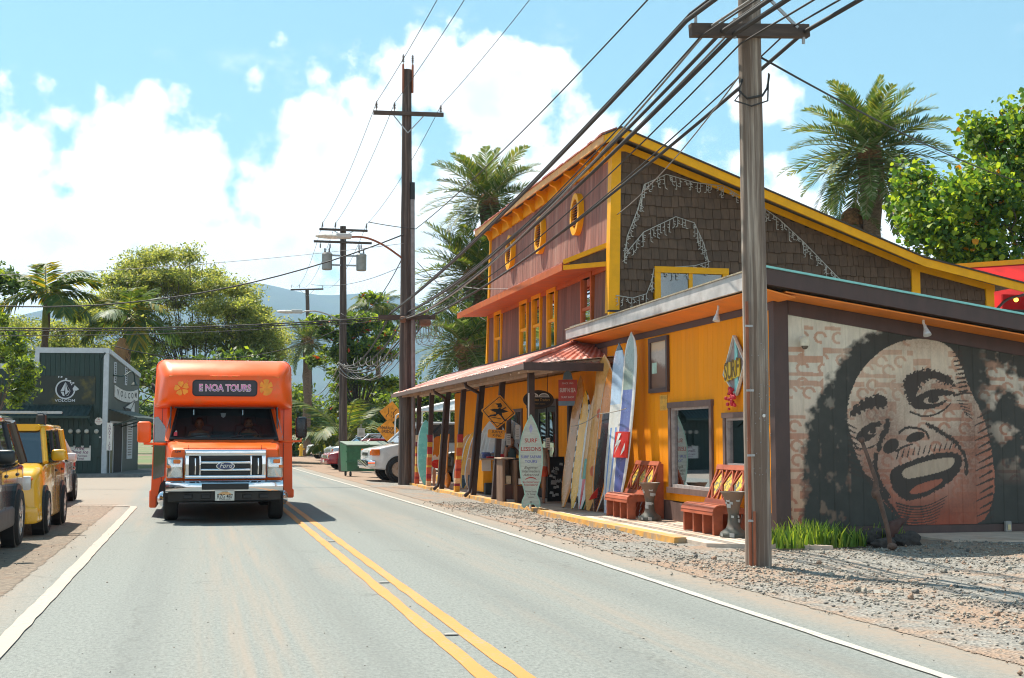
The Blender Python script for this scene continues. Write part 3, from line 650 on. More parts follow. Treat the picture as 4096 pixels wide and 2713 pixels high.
# framed picture, painted plate and the little hanging surf sign on the ochre wall
pf = empty('framed_picture', (FX, 22.5, 2.8), label='brown framed surf photograph hung high on the ochre wall', cat='picture')
k = MB(); y0, y1, z0, z1 = 22.0, 23.0, 2.30, 3.32; x0, x1 = FX - .055, FX - .004
k.box(x0, x1, y0, y0 + .08, z0 + .08, z1 - .08).box(x0, x1, y1 - .08, y1, z0 + .08, z1 - .08).box(x0 - .004, x1, y0, y1, z1 - .08, z1).box(x0 - .004, x1, y0, y1, z0, z0 + .08); k.build('frame', m_brown, pf)
def pic_mat():
    m = bpy.data.materials.new('faded_print'); m.use_nodes = True; t = NT(m.node_tree); b = t.n['Principled BSDF']
    ge = t.node('ShaderNodeNewGeometry'); sp_ = t.node('ShaderNodeSeparateXYZ'); t.put(sp_.inputs[0], ge.outputs['Position'])
    n_ = t.noise(t.scale(ge.outputs['Position'], (1, 3, 7)), 2.2, 6, .65); z = t.math('ADD', sp_.outputs[2], t.math('MULTIPLY_ADD', n_, .22, -.11))
    c = t.mix(t.ramp(z, 3.05, 3.12), t.mix(n_, (.34, .30, .26), (.56, .52, .46)), (.60, .44, .28))
    c = t.mix(t.ramp(t.math('ADD', z, t.math('MULTIPLY', sp_.outputs[1], -.25)), -2.72, -2.86), c, (.20, .11, .075)); t.put(b.inputs['Base Color'], c); b.inputs['Roughness'].default_value = .35; return m
k = MB(); k.box(FX - .02, FX - .006, y0 + .08, y1 - .08, z0 + .08, z1 - .08); k.build('print', pic_mat(), pf)
k = MB(); k.box(FX - .026, FX - .021, 22.62, 22.88, 2.66, 2.86); k.build('paper_note', M('mint_paper', (.42, .58, .48), .7), pf)
UY = Vector((0, -1, 0)); UZ = Vector((0, 0, 1))
k = MB(); k.box(FX - .012, FX - .003, 22.12, 22.5, 1.97, 2.25); pn = tag(k.build('notice_plate', M('ochre_plate', (.70, .36, .04), .6)), 'small ochre plate with faded lettering below the framed picture', 'sign')
k = MB()
for i, s_ in enumerate(('OPEN DAILY', '9-7', '10-12-107')): k.text(s_, (FX - .0135, 22.31, 2.2 - i * .09), UY, UZ, .075)
k.build('lettering', M('faded_letter', (.38, .20, .04), .7), pn)
sg = empty('surf_sign', (FX - .03, 18.75, 2.6), label='diamond wooden surf sign with yellow letters and red flowers', cat='sign')
k = MB(); k.prism([(-.42, -.08), (0, .52), (.42, .08), (.05, -.42)], (FX - .05, 18.95, 2.55), UY, UZ, (.03, 0, 0)); k.build('board', M('sign_mauve', (.30, .22, .21), .7), sg)
k = MB(); pts = [(-.42, -.08), (0, .52), (.42, .08), (.05, -.42), (-.42, -.08)]
for a, b in zip(pts, pts[1:]): k.bar((FX - .062, 18.95 - a[0], 2.55 + a[1]), (FX - .062, 18.95 - b[0], 2.55 + b[1]), .02, .045, (1, 0, 0))
k.build('rim', M('sign_rim', (.62, .62, .58), .6), sg)
k = MB(); k.prism([(0, -.4), (.12, -.3), (.12, .28), (.02, .45)], (FX - .066, 18.95, 2.55), UY, UZ, (.012, 0, 0)); k.build('stripe', M('sign_aqua', (.25, .60, .58), .6), sg)
k = MB()
for i, ch in enumerate('SURF'):
    k.text(ch, (FX - .092, 19.24 - i * .155, 2.50 + .02 * i), UY, UZ * 1.5, .26, bold=.02)
    k.box(FX - .09, FX - .07, 19.17 - i * .155, 19.30 - i * .155, 2.36 + .02 * i, 2.64 + .02 * i, 1)
k.build('letters', [M('sign_ink', (.15, .08, .01), .6), M('sign_yellow', (.72, .45, .03), .6)], sg)
k = MB()
for i in range(26): k.ball((FX - .1 + random.uniform(-.03, .03), 19.0 + random.uniform(-.16, .16), 2.10 + random.uniform(-.18, .14)), random.uniform(.02, .04), n=7, m=5)
k.build('flowers', M('red_flowers', (.55, .02, .04), .6), sg)
# ================================================================== two-storey surf shop
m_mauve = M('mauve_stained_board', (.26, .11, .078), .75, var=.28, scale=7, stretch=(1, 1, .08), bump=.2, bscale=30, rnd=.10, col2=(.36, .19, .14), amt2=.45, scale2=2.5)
m_mauve2 = M('mauve_board_painted_shade', (.20, .09, .066), .75, var=.28, scale=7, stretch=(1, 1, .08), bump=.2, bscale=30, rnd=.10)  # same boards as m_mauve, colour darkened to paint the shade under the pent roof
m_shing = M('brown_shingle', (.105, .066, .043), .85, var=.22, scale=14, stretch=(1, 1, .3), bump=.3, bscale=50, rnd=.16)
m_ytrim = M('golden_trim', (.84, .39, .008), .55, spec=.25, var=.07, scale=4)
m_redroof = M('red_roof', (.46, .13, .085), .55, var=.2, scale=5, col2=(.58, .30, .24), amt2=.5, scale2=2.0)
m_rust = M('rust_orange_trim', (.50, .115, .022), .6, var=.15, scale=4)
m_ceil = M('porch_ceiling', (.50, .36, .26), .75, var=.15, scale=4)
m_post = M('porch_post_brown', (.06, .036, .032), .55, var=.25, scale=6)
shop = empty('surf_shop', (9.5, 31, 0), label='two-storey brown and gold wooden surf shop with a street porch', cat='building')
Y0, Y1 = 25.45, 37.3; LEAN = .03
fx = lambda z: FX + (z - 3.4) * LEAN          # the old front leans back a little
def vboard(name, y0, y1, z0, z1, mat, par, th=.04, off=0):
    a, b = fx(z0) + off, fx(z1) + off
    k = MB(); k.hexa([(a, y0 + .006, z0), (a + th, y0, z0), (a + th, y1, z0), (a, y1 - .006, z0), (b, y0 + .006, z1), (b + th, y0, z1), (b + th, y1, z1), (b, y1 - .006, z1)])
    return k.build(name, mat, par)
# upper front: vertical boards
y = Y0 + .22
while y < Y1 - .1:
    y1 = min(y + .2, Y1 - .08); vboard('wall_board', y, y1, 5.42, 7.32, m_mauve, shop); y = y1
# lower front with six tall windows
wn = [(26.75, 27.6), (29.68, 30.5), (31.1, 32.0), (32.45, 33.3), (35.45, 36.35)]
y = Y0 + .22
while y < Y1 - .1:
    y1 = min(y + .2, Y1 - .08); spans = [(3.2, 5.1)]
    for a, b in wn:
        if y1 > a + .04 and y < b - .04: spans = [(3.2, 3.56)]
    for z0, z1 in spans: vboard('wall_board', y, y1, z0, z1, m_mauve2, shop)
    y = y1
k = MB(); k.hexa([(FX + .3, Y0 + .1, 3.0), (FX + .34, Y0 + .1, 3.0), (FX + .34, Y1 - .1, 3.0), (FX + .3, Y1 - .1, 3.0), (FX + .3, Y0 + .1, 7.3), (FX + .34, Y0 + .1, 7.3), (FX + .34, Y1 - .1, 7.3), (FX + .3, Y1 - .1, 7.3)]); k.build('front_core', m_dark, shop)
m_wood_in = M('board_window', (.30, .17, .14), .6, var=.25, scale=6, stretch=(1, 1, .2))
for i, (a, b) in enumerate(wn):
    z0, z1 = 3.52, 5.1; f = MB(); fr = .10; xa = fx(4.3) - .045; xb = xa + .12
    f.box(xa, xb, a, a + fr, z0 + fr, z1).box(xa, xb, b - fr, b, z0 + fr, z1).box(xa - .02, xb, a - .05, b + .05, z0, z0 + fr).box(xa, xb, a + fr, b - fr, z1 - .12, z1).box(xa + .02, xb, a + fr, b - fr, 4.27, 4.34)
    w_ = f.build('window', m_ytrim if i else m_rust, shop)
    g_ = MB(); g_.box(xa + .07, xa + .076, a + fr - .02, b - fr + .02, 4.34, z1 - .1); g_.build('pane', GLASS('upper_glass', (.5, .4, .35), .5), w_)
    g_ = MB(); g_.box(xa + .05, xa + .056, a + fr - .02, b - fr + .02, z0 + .08, 4.27); g_.build('pane', GLASS('upper_glass', (.5, .4, .35), .5), w_)
    g_ = MB(); g_.box(xa + .14, xa + .15, a + .05, b - .05, z0, z1); g_.build('pane_backing', m_wood_in, w_)
# oval louvre vents
for i, (yc, zc) in enumerate(((27.98, 6.53), (31.25, 6.56), (34.48, 6.57))):
    o = MB(); n = 36; hw, hh = .36, .48; xa = fx(zc) - .13
    ring = lambda s_, x_: [(x_ + (hh * s_ * math.sin(2 * math.pi * j / n)) * LEAN, yc + hw * s_ * math.cos(2 * math.pi * j / n), zc + hh * s_ * math.sin(2 * math.pi * j / n)) for j in range(n)]
    o.loft([ring(.72, xa + .1), ring(.72, xa), ring(1, xa), ring(1, xa + .15)], cap=False); vt = o.build('oval_vent', m_ytrim, shop)
    q = MB(); q.add(ring(.74, xa + .085), [tuple(range(n - 1, -1, -1))]); q.build('vent_back', m_dark, vt)
    for j in range(-5, 6):
        zz = zc + j * .058; h = .72 * hw * math.sqrt(max(0, 1 - ((zz - zc) / (.72 * hh)) ** 2))
        if h > .05: q = MB(); q.hexa([(xa + .02, yc - h, zz - .022), (xa + .07, yc - h, zz + .012), (xa + .07, yc + h, zz + .012), (xa + .02, yc + h, zz - .022), (xa + .02, yc - h, zz - .012), (xa + .07, yc - h, zz + .022), (xa + .07, yc + h, zz + .022), (xa + .02, yc + h, zz - .012)]); q.build('louvre', m_rust, vt)
# pent roof between the storeys
k = MB(); k.hexa([(7.52, 26.55, 5.14), (8.24, 25.7, 5.46), (8.24, Y1 + .3, 5.5), (7.48, Y1 + .6, 5.14), (7.52, 26.55, 5.20), (8.24, 25.7, 5.52), (8.24, Y1 + .3, 5.56), (7.48, Y1 + .6, 5.2)])
pr_ = k.build('pent_roof', m_redroof, shop)
for j in range(46):
    ya = 26.5 + j * .25
    q = MB(); dz_ = random.uniform(0, .012); q.hexa([(7.47, ya, 5.195), (7.9, ya - .1, 5.385), (7.9, ya + .14, 5.385), (7.47, ya + .24, 5.195), (7.47, ya, 5.215 + dz_), (7.9, ya - .1, 5.40 + dz_), (7.9, ya + .14, 5.40 + dz_), (7.47, ya + .24, 5.215 + dz_)])
    q.build('shingle', m_redroof, pr_)
k = MB(); k.hexa([(7.46, 26.52, 5.04), (7.52, 26.52, 5.04), (7.48, Y1 + .65, 5.04), (7.42, Y1 + .65, 5.04), (7.46, 26.52, 5.19), (7.52, 26.52, 5.19), (7.48, Y1 + .65, 5.19), (7.42, Y1 + .65, 5.19)]); k.build('pent_fascia', m_rust, pr_)
k = MB(); k.hexa([(7.53, 26.56, 5.08), (8.2, 25.75, 5.08), (8.2, Y1 + .3, 5.08), (7.5, Y1 + .6, 5.08), (7.53, 26.56, 5.10), (8.2, 25.75, 5.10), (8.2, Y1 + .3, 5.10), (7.5, Y1 + .6, 5.10)]); k.build('pent_soffit', m_rust, pr_)
k = MB(); k.bar((7.5, 26.5, 5.22), (8.28, 25.62, 5.52), .05, .10).bar((7.5, 26.5, 5.10), (8.28, 25.62, 5.10), .05, .10); k.build('pent_end_trim', m_ytrim, pr_)
k = MB(); k.prism([(0, 0), (.72, 0), (.72, .34), (.0, .1)], (7.6, 26.42, 5.12), (1, -1.12, 0), (0, 0, 1), (.02, .02, 0)); k.build('pent_end_panel', m_shing, pr_)
k = MB(); k.box(FX + .0, FX + .06, Y0 + .2, Y1, 4.98, 5.09); k.build('window_header', m_rust, shop)
# corner boards
k = MB(); k.hexa([(fx(4.1) - .08, Y0 - .04, 4.05), (fx(4.1) + .16, Y0 - .04, 4.05), (fx(4.1) + .16, Y0 + .2, 4.05), (fx(4.1) - .08, Y0 + .2, 4.05), (fx(7.5) - .08, Y0 - .04, 7.5), (fx(7.5) + .12, Y0 - .04, 7.5), (fx(7.5) + .12, Y0 + .2, 7.5), (fx(7.5) - .08, Y0 + .2, 7.5)]); k.build('corner_board', m_ytrim, shop)
k = MB(); k.hexa([(fx(3.5) - .05, Y1 - .1, 3.5), (fx(3.5) + .15, Y1 - .1, 3.5), (fx(3.5) + .15, Y1 + .03, 3.5), (fx(3.5) - .05, Y1 + .03, 3.5), (fx(7.5) - .05, Y1 - .1, 7.5), (fx(7.5) + .12, Y1 - .1, 7.5), (fx(7.5) + .12, Y1 + .03, 7.5), (fx(7.5) - .05, Y1 + .03, 7.5)]); k.build('corner_board', m_ytrim, shop)
# eave: frieze, brackets, roof
k = MB(); k.box(fx(7.4) - .05, fx(7.4) + .05, Y0, Y1, 7.32, 7.68); k.build('frieze', m_ytrim, shop)
for j in range(10):
    yb = Y0 + .25 + j * (Y1 - Y0 - .5) / 9
    q = MB(); q.prism([(0, 0), (0, .30), (-.27, .30), (-.27, .22), (-.14, .16), (-.07, .02)], (fx(7.4) - .05, yb - .05, 7.27), (1, 0, 0), (0, 0, 1), (0, .1, 0)); q.build('bracket', m_ytrim, shop)
prof = [(7.93, 7.66), (8.28, 7.82), (15.12, 5.36), (17.6, 4.86)]; ya, yb = 24.95, 37.7
for j, ((xa, za), (xb, zb)) in enumerate(zip(prof, prof[1:])):
    q = MB(); q.hexa([(xa, ya, za - .05), (xb, ya, zb - .05), (xb, yb, zb - .05), (xa, yb, za - .05), (xa, ya, za), (xb, ya, zb), (xb, yb, zb), (xa, yb, za)])
    sl_ = q.build('roof_slope', m_redroof if j == 0 else m_roofgrav, shop)
    if j == 0:
        for r_ in range(51):
            yy = ya + r_ * .25; e = random.uniform(0, .02)
            p_ = MB(); p_.hexa([(7.88 - e, yy, 7.645), (8.2, yy, 7.79), (8.2, yy + .24, 7.79), (7.88 - e, yy + .24, 7.645), (7.88 - e, yy, 7.665 + e), (8.2, yy, 7.81 + e), (8.2, yy + .24, 7.81 + e), (7.88 - e, yy + .24, 7.665 + e)]); p_.build('shingle', m_redroof, sl_)
    q = MB(); q.hexa([(xa, ya - .05, za - .20), (xb, ya - .05, zb - .20), (xb, ya - .002, zb - .20), (xa, ya - .002, za - .20), (xa, ya - .05, za - .02), (xb, ya - .05, zb - .02), (xb, ya - .002, zb - .02), (xa, ya - .002, za - .02)]); q.build('barge_board', m_ytrim, sl_)
    q = MB(); q.hexa([(xa, ya - .08, za - .022), (xb, ya - .08, zb - .022), (xb, ya + .1, zb - .022), (xa, ya + .1, za - .022), (xa, ya - .08, za + .012), (xb, ya - .08, zb + .012), (xb, ya + .1, zb + .012), (xa, ya + .1, za + .012)]); q.build('roof_edge', M('dark_roof_edge', (.06, .05, .04), .9), sl_)
k = MB(); k.hexa([(7.91, ya, 7.50), (7.95, ya, 7.50), (7.95, yb, 7.50), (7.91, yb, 7.50), (7.90, ya, 7.65), (7.94, ya, 7.65), (7.94, yb, 7.65), (7.90, yb, 7.65)]); k.build('eave_fascia', M('cream_trim', (.72, .40, .14), .6, var=.15), shop)  # plain cream colour along the whole eave
# gable wall: frieze board, shingles, window, posts
fz = lambda x: 7.50 if x < 8.55 else (7.50 - (x - 8.55) * .346 if x < 15.15 else 5.21 - (x - 15.15) * .215)
for (xa, xb) in ((8.25, 8.55), (8.55, 15.15), (15.15, 17.15)):
    q = MB(); q.hexa([(xa, Y0 - .045, fz(xa) - .06), (xb, Y0 - .045, fz(xb) - .06), (xb, Y0, fz(xb) - .06), (xa, Y0, fz(xa) - .06), (xa, Y0 - .045, fz(xa) + .08), (xb, Y0 - .045, fz(xb) + .08), (xb, Y0, fz(xb) + .08), (xa, Y0, fz(xa) + .08)]); q.build('gable_frieze', m_ytrim, shop)
k = MB(); k.prism([(8.3, 3.0), (17.0, 3.0), (17.0, 4.85), (15.15, 5.3), (8.5, 7.55), (8.3, 7.55)], (0, Y0 + .05, 0), (1, 0, 0), (0, 0, 1), (0, .1, 0)); k.build('gable_core', m_dark, shop)
rows = []; rh = .225; z = 3.62; r_ = 0
while z < 7.5:
    x = 8.33 - random.uniform(0, .12)
    while x < 17.0:
        w_ = random.choice((.12, .14, .16, .17, .19, .22)); xa, xb = max(x, 8.32), min(x + w_, 17.0); top = min(z + rh + .03, fz(xa) - .03, fz(xb) - .03)
        if xb - xa > .04 and top - z > .05 and not (9.14 < (xa + xb) / 2 < 10.82 and 4.28 < z + .1 < 5.0): rows.append((xa, xb, z + random.uniform(-.018, .018), top))
        x += w_
    z += rh; r_ += 1
vis = lambda s_: s_[3] - (3.95 - (s_[0] - 8) * .02)
rows.sort(key=lambda s_: -(min(1, max(0, vis(s_))) * (s_[1] - s_[0])) - (2 if s_[0] < 14.5 and vis(s_) > .3 else 0))
def shing(mb, s_):
    a, b, z0, z1 = s_; t0 = Y0 - .028 - random.uniform(0, .006); t1 = Y0 + .004
    mb.hexa([(a + .004, t0, z0), (b - .004, t0, z0), (b - .004, Y0 + .05, z0), (a + .004, Y0 + .05, z0), (a + .004, t1, z1), (b - .004, t1, z1), (b - .004, Y0 + .05, z1), (a + .004, Y0 + .05, z1)])
for s_ in rows[:300]:
    q = MB(); shing(q, s_); q.build('shingle', m_shing, shop)
q = MB()
for s_ in rows[300:]: shing(q, s_)
tag(q.build('shingles', m_shing, shop), kind='stuff')
f = MB(); a, b, z0, z1 = 9.15, 10.8, 3.9, 5.04; yf = Y0 - .07
f.box(a, a + .13, yf, Y0 + .04, z0, z1 - .13).box(b - .13, b, yf, Y0 + .04, z0, z1 - .13).box(a, b, yf - .01, Y0 + .04, z1 - .13, z1).box(9.91, 9.99, yf + .01, Y0 + .04, z0, z1 - .13)
gw = f.build('gable_window', m_ytrim, shop)
for xa, xb in ((9.28, 9.91), (9.99, 10.67)):
    q = MB(); q.box(xa, xb, Y0 - .02, Y0 - .012, z0, z1 - .13); q.build('pane', GLASS('gable_glass', (.35, .48, .46), .86, blend=.2), gw)
q = MB(); q.box(9.2, 10.75, Y0 + .03, Y0 + .045, z0, 5); q.build('pane_backing', M('dim_room', (.10, .13, .12), .8), gw)  # flat dark sheet behind the panes, its colour standing for the dim room
for xa, zt in ((15.1, 5.16), (16.92, 4.78)):
    q = MB(); q.box(xa, xa + .2, Y0 - .06, Y0 + .1, 3.0, zt); q.build('gable_post', m_ytrim, shop)
k = MB(); k.box(8.14, 9.1, Y0 - .09, Y0 + .02, 3.98, 4.06); k.build('gable_ledge', m_ytrim, shop)
k = MB(); k.box(8.14, 9.1, Y0 - .12, Y0 + .02, 4.062, 4.10); k.build('ledge_flashing', m_black, shop)
k = MB(); k.box(8.35, 17, 25.6, 37.2, 0, 3.2); k.build('rear_mass', M('plain_render', (.4, .22, .05), .8), shop)

# ---- ground floor behind the porch
doors = [(27.35, 28.45), (29.6, 32.2)]
y = 27.0
while y < 42.3:
    y1 = min(y + .2, 42.3); ok = not any(y1 > a + .02 and y < b - .02 for a, b in doors)
    inw = any(y1 > a and y < b for a, b in ((33.0, 34.6), (35.1, 36.6)))
    for z0, z1 in (((.02, 2.95),) if ok and not inw else (((2.2, 2.95), (.02, 1.1)) if inw else ((2.25, 2.95),))):
        k = MB(); k.hexa([(FX, y + .005, z0), (FX + .04, y, z0), (FX + .04, y1, z0), (FX, y1 - .005, z0), (FX, y + .005, z1), (FX + .04, y, z1), (FX + .04, y1, z1), (FX, y1 - .005, z1)]); k.build('wall_board', m_ochre, shop)
    y = y1
k = MB(); k.box(FX + .03, FX + .2, 42.28, 42.42, 0, 3.2).box(FX + .03, 14, 42.3, 42.4, 0, 3.2); k.build('end_wall', m_brown, shop)
for a, b in ((33.0, 34.6), (35.1, 36.6)):
    f = MB(); f.box(FX - .04, FX + .06, a - .06, a + .04, 1.05, 2.25).box(FX - .04, FX + .06, b - .04, b + .06, 1.05, 2.25).box(FX - .04, FX + .06, a + .04, b - .04, 2.17, 2.25).box(FX - .05, FX + .06, a + .04, b - .04, 1.05, 1.12)
    w_ = f.build('window', m_brownw, shop); g_ = MB(); g_.box(FX + .02, FX + .026, a, b, 1.1, 2.2); g_.build('pane', m_glass_shop, w_)
# dark doorway with glass doors standing open, door frames
k = MB(); k.box(FX + .1, FX + .12, 29.5, 32.3, 0, 2.6).box(FX + .1, FX + .12, 27.2, 28.6, 0, 2.6); k.build('doorway', m_dark, shop)
for a, b in doors:
    f = MB(); f.box(FX - .05, FX + .08, a - .12, a, .02, 2.36).box(FX - .05, FX + .08, b, b + .12, .02, 2.36).box(FX - .06, FX + .08, a - .14, b + .14, 2.24, 2.4); dr = f.build('door_frame', m_brown, shop)
for (a, b) in ((29.62, 30.42), (30.5, 31.3)):
    f = MB(); f.box(FX - .02, FX + .03, a, a + .09, .05, 2.22).box(FX - .02, FX + .03, b - .09, b, .05, 2.22).box(FX - .02, FX + .03, a + .09, b - .09, .05, .25).box(FX - .02, FX + .03, a + .09, b - .09, 2.1, 2.22); dr = f.build('door', m_black, shop)
    g_ = MB(); g_.box(FX + .0, FX + .006, a + .08, b - .08, .24, 2.12); g_.build('pane', GLASS('door_glass', (.12, .14, .13), .6), dr)
    h_ = MB(); h_.tube([(FX - .06, b - .05, .9), (FX - .06, b - .05, 1.25)], .012, 8); h_.build('handle', M('steel', (.5, .5, .5), .3, 1), dr)
# porch: posts with two-tone paint, downspouts, gutter, corrugated roof, ceiling
porch = shop
tops = [0, .21, .24, .20, .20, .10, .07, .08]
ys = [26.45, 29.95, 32.35, 34.55, 36.8, 39.0, 41.15, 43.2]; painted = {3, 5, 6}
bands = [(.62, .12, .03), (.70, .42, .12), (.45, .03, .03), (.66, .34, .03), (.24, .02, .04), (.72, .5, .3), (.55, .09, .03), (.35, .02, .03), (.62, .10, .05), (.75, .45, .06)]
bm_ = [M('post_band_%s' % n_, c, .6, var=.2, scale=20, stretch=(1, 1, 3)) for n_, c in zip('abcdefghij', bands)]
for i, (yy, tp) in enumerate(zip(ys, tops)):
    q = MB(); w_ = .065; xb = 6.76
    q.hexa([(xb - w_, yy - w_, .02), (xb + w_, yy - w_, .02), (xb + w_, yy + w_, .02), (xb - w_, yy + w_, .02), (xb + tp - w_, yy - w_, 2.98), (xb + tp + w_, yy - w_, 2.98), (xb + tp + w_, yy + w_, 2.98), (xb + tp - w_, yy + w_, 2.98)]); p_ = q.build('porch_post', m_post, shop)
    if i in painted:
        z = .03
        for j, hgt in enumerate((.16, .07, .14, .20, .06, .24, .10, .22, .14, .22)):
            e = w_ + .004; xo = xb + tp * z / 2.98; q = MB(); q.box(xo - e, xo + e, yy - e, yy + e, z, z + hgt - .002); q.build('paint_band', bm_[(j + i) % 10], p_); z += hgt
    if i in (2, 4, 7):
        q = MB(); q.tube([(6.48, yy - .3, 2.9), (6.50, yy - .3, 2.78), (6.64 + tp * .9, yy - .14, 2.62), (6.66 + tp * .86, yy - .12, 2.5), (6.66, yy - .12, .25), (6.62, yy - .14, .12), (6.5, yy - .22, .03)], .045, 8); q.build('downspout', m_post, shop, 1)
# corrugated roofing in sheets, hip at the near end
def corr(p00, p10, p11, p01, n, amp=.018):
    p00, p10, p11, p01 = map(Vector, (p00, p10, p11, p01)); nn = (p10 - p00).cross(p01 - p00).normalized(); k = MB(); V = []
    for i in range(n * 4 + 1):
        u = i / (n * 4); o_ = nn * (amp * math.cos(2 * math.pi * n * u)); V += [p00.lerp(p10, u) + o_, p01.lerp(p11, u) + o_]
    k.add(V, [(2 * i, 2 * i + 2, 2 * i + 3, 2 * i + 1) for i in range(n * 4)]); return k
m_corr = M('red_corrugated_metal', (.52, .15, .10), .42, var=.2, scale=2.5, col2=(.62, .38, .33), amt2=.6, scale2=.9, spec=.6)
pr2 = MB(); pr2.box(8.0, 8.24, 27.2, 43.3, 3.54, 3.62); proof = pr2.build('porch_roof', m_brown, shop)
Yn, Yf = 25.15, 43.6; zE, zR = 2.98, 3.64; n_ = 12
corr((6.36, Yn, zE), (6.36, 27.1, zE), (8.2, 27.1, zR), (8.2, 27.0, zR), 14).build('roof_sheet', m_corr, proof, 1)
for i in range(n_):
    a = 27.1 + (Yf - 27.1) * i / n_; b = 27.1 + (Yf - 27.1) * (i + 1) / n_; dz_ = random.uniform(-.006, .006)
    corr((6.34 + random.uniform(-.02, .02), a, zE + dz_ - .0 * i), (6.34, b + .05, zE + dz_), (8.2, b + .05, zR + dz_), (8.2, a, zR + dz_), 8).build('roof_sheet', m_corr, proof, 1)
corr((8.62, Yn, zE), (6.36, Yn, zE), (8.2, 27.05, zR + .004), (8.62, 26.9, zR - .05), 13).build('hip_sheet', m_corr, proof, 1)
k = MB(); k.tube([(6.36, Yn, zE + .03), (8.2, 27.05, zR + .04)], .05, 8); k.build('hip_cap', m_redroof, proof, 1)
k = MB(); k.bar((6.31, Yn - .06, 2.90), (6.31, Yf, 2.90), .10, .11); k.build('gutter', M('brown_gutter', (.17, .115, .10), .5, var=.15), proof)
k = MB(); k.bar((6.26, Yn - .05, 2.90), (8.66, Yn - .05, 2.90), .06, .16); k.build('hip_fascia', m_brown, proof)
for i in range(24):
    a = Yn + .1 + i * .76; k = MB(); k.hexa([(6.4, a, 2.80), (8.2, a, 2.98), (8.2, a + .07, 2.98), (6.4, a + .07, 2.80), (6.4, a, 2.93), (8.2, a, 3.11), (8.2, a + .07, 3.11), (6.4, a + .07, 2.93)]); k.build('rafter', m_ceil, proof)
k = MB(); k.hexa([(6.42, Yn, 2.94), (8.2, Yn, 3.13), (8.2, Yf, 3.13), (6.42, Yf, 2.94), (6.42, Yn, 2.955), (8.2, Yn, 3.145), (8.2, Yf, 3.145), (6.42, Yf, 2.955)]); k.build('porch_ceiling', m_ceil, proof)
k = MB(); k.bar((6.86, Yn + .05, 2.86), (6.86, Yf - .1, 2.86), .08, .14); k.build('porch_beam', m_ceil, proof)

# ---- icicle light strings on the gable
m_wire = M('pale_wire', (.42, .40, .36), .6); 
def px_g(x, y): return (8.25 + (x - 1425) / 97.7, Y0 - .06, 4.12 + (720 - y) / 104.5)      # measured on the gable plane
def lights(name, path, label, dens=.09):
    rt = empty(name, path[0], label=label, cat='string lights', group='icicle lights on the gable')
    k = MB(); k.tube(path, .010, 5); k.build('cable', m_wire, rt)
    k = MB(); P_ = [Vector(p) for p in path]
    for a, b in zip(P_, P_[1:]):
        for j in range(max(1, int((b - a).length / dens))):
            p = a.lerp(b, (j + random.random()) / max(1, int((b - a).length / dens))); h = random.choice((.10, .18, .26)); q = p + Vector((random.uniform(-.03, .03), 0, -h))
            k.tube([p, q], .007, 4)
            for r_ in (.35, .65, 1): c = p.lerp(q, r_); k.tube([c, c + Vector((random.choice((-1, 1)) * .045, -.01, -.02 + random.uniform(-.02, .03)))], .009, 4)
    k.build('icicles', m_wire, rt)
lights('light_string', [px_g(*p) for p in ((1448, 605), (1455, 560), (1478, 500), (1492, 445), (1540, 420), (1600, 435), (1665, 440), (1700, 460))], 'pale icicle light string arching high over the shingled gable')
lights('light_string', [px_g(*p) for p in ((1450, 600), (1490, 550), (1560, 513), (1600, 525), (1620, 570), (1630, 610), (1600, 620), (1520, 628))], 'pale icicle light string looping just above the gable window')
lights('light_string', [px_g(*p) for p in ((1430, 690), (1465, 695), (1495, 685), (1505, 660), (1512, 628))], 'short icicle light string hanging beside the gable window frame')
lights('light_string', [px_g(*p) for p in ((1740, 475), (1790, 510), (1840, 555), (1880, 595), (1920, 635), (1945, 655))], 'icicle light string slanting down the long side of the gable')
# ================================================================== tour bus (cutaway shuttle) coming towards us
m_or = M('bus_orange', (.95, .12, .005), .36, var=.03, scale=2, coat=.3, spec=.4, col2=(.78, .15, .025), amt2=.25, scale2=3)
m_chrome = M('chrome', (.66, .69, .74), .07, 1, var=.02)
m_tyre = M('tyre_rubber', (.022, .021, .02), .85, var=.3, scale=30, bump=.4, bscale=60)
m_lens = M('clear_lens', (.62, .62, .60), .12, var=.1, coat=1)
m_amber = M('amber_lens', (.75, .16, .01), .2, coat=.6)
m_decal = M('mango_decal', (.85, .33, .02), .4)
BC = .44
bus = empty('tour_bus', (BC, 28, 0), label='bright orange tour shuttle bus with chrome grille in the oncoming lane', cat='bus')
X = Vector((1, 0, 0)); Z = Vector((0, 0, 1))
# coach body behind the cab
k = MB(); rings = [rr(BC, z0, z1, hw, .16, y, 4, hwt, .06) for y, z0, z1, hw, hwt in ((25.18, .40, 2.93, 1.30, 1.25), (25.4, .40, 2.95, 1.31, 1.26), (31.2, .40, 2.95, 1.31, 1.26), (31.5, .45, 2.9, 1.28, 1.22))]
k.loft(rings); body = k.build('body', m_or, bus, 50)
k = MB(); k.rbox(BC - 1.335, BC - 1.20, 25.3, 28.2, .17, .5, .02, 1); k.build('entry_step', m_or, body)
k = MB(); k.rbox(BC + 1.2, BC + 1.335, 25.3, 31.2, .33, .5, .02, 1); k.build('side_skirt', m_or, body)
for s_ in (-1, 1):
    for j in range(4):
        q = MB(); xx = BC + s_ * 1.313; q.rbox(min(xx, xx + s_ * .012), max(xx, xx + s_ * .012), 26.4 + j * 1.2, 27.4 + j * 1.2, 1.45, 2.2, .005, 1); q.build('side_window', GLASS('bus_glass', (.08, .1, .1), .55), body)
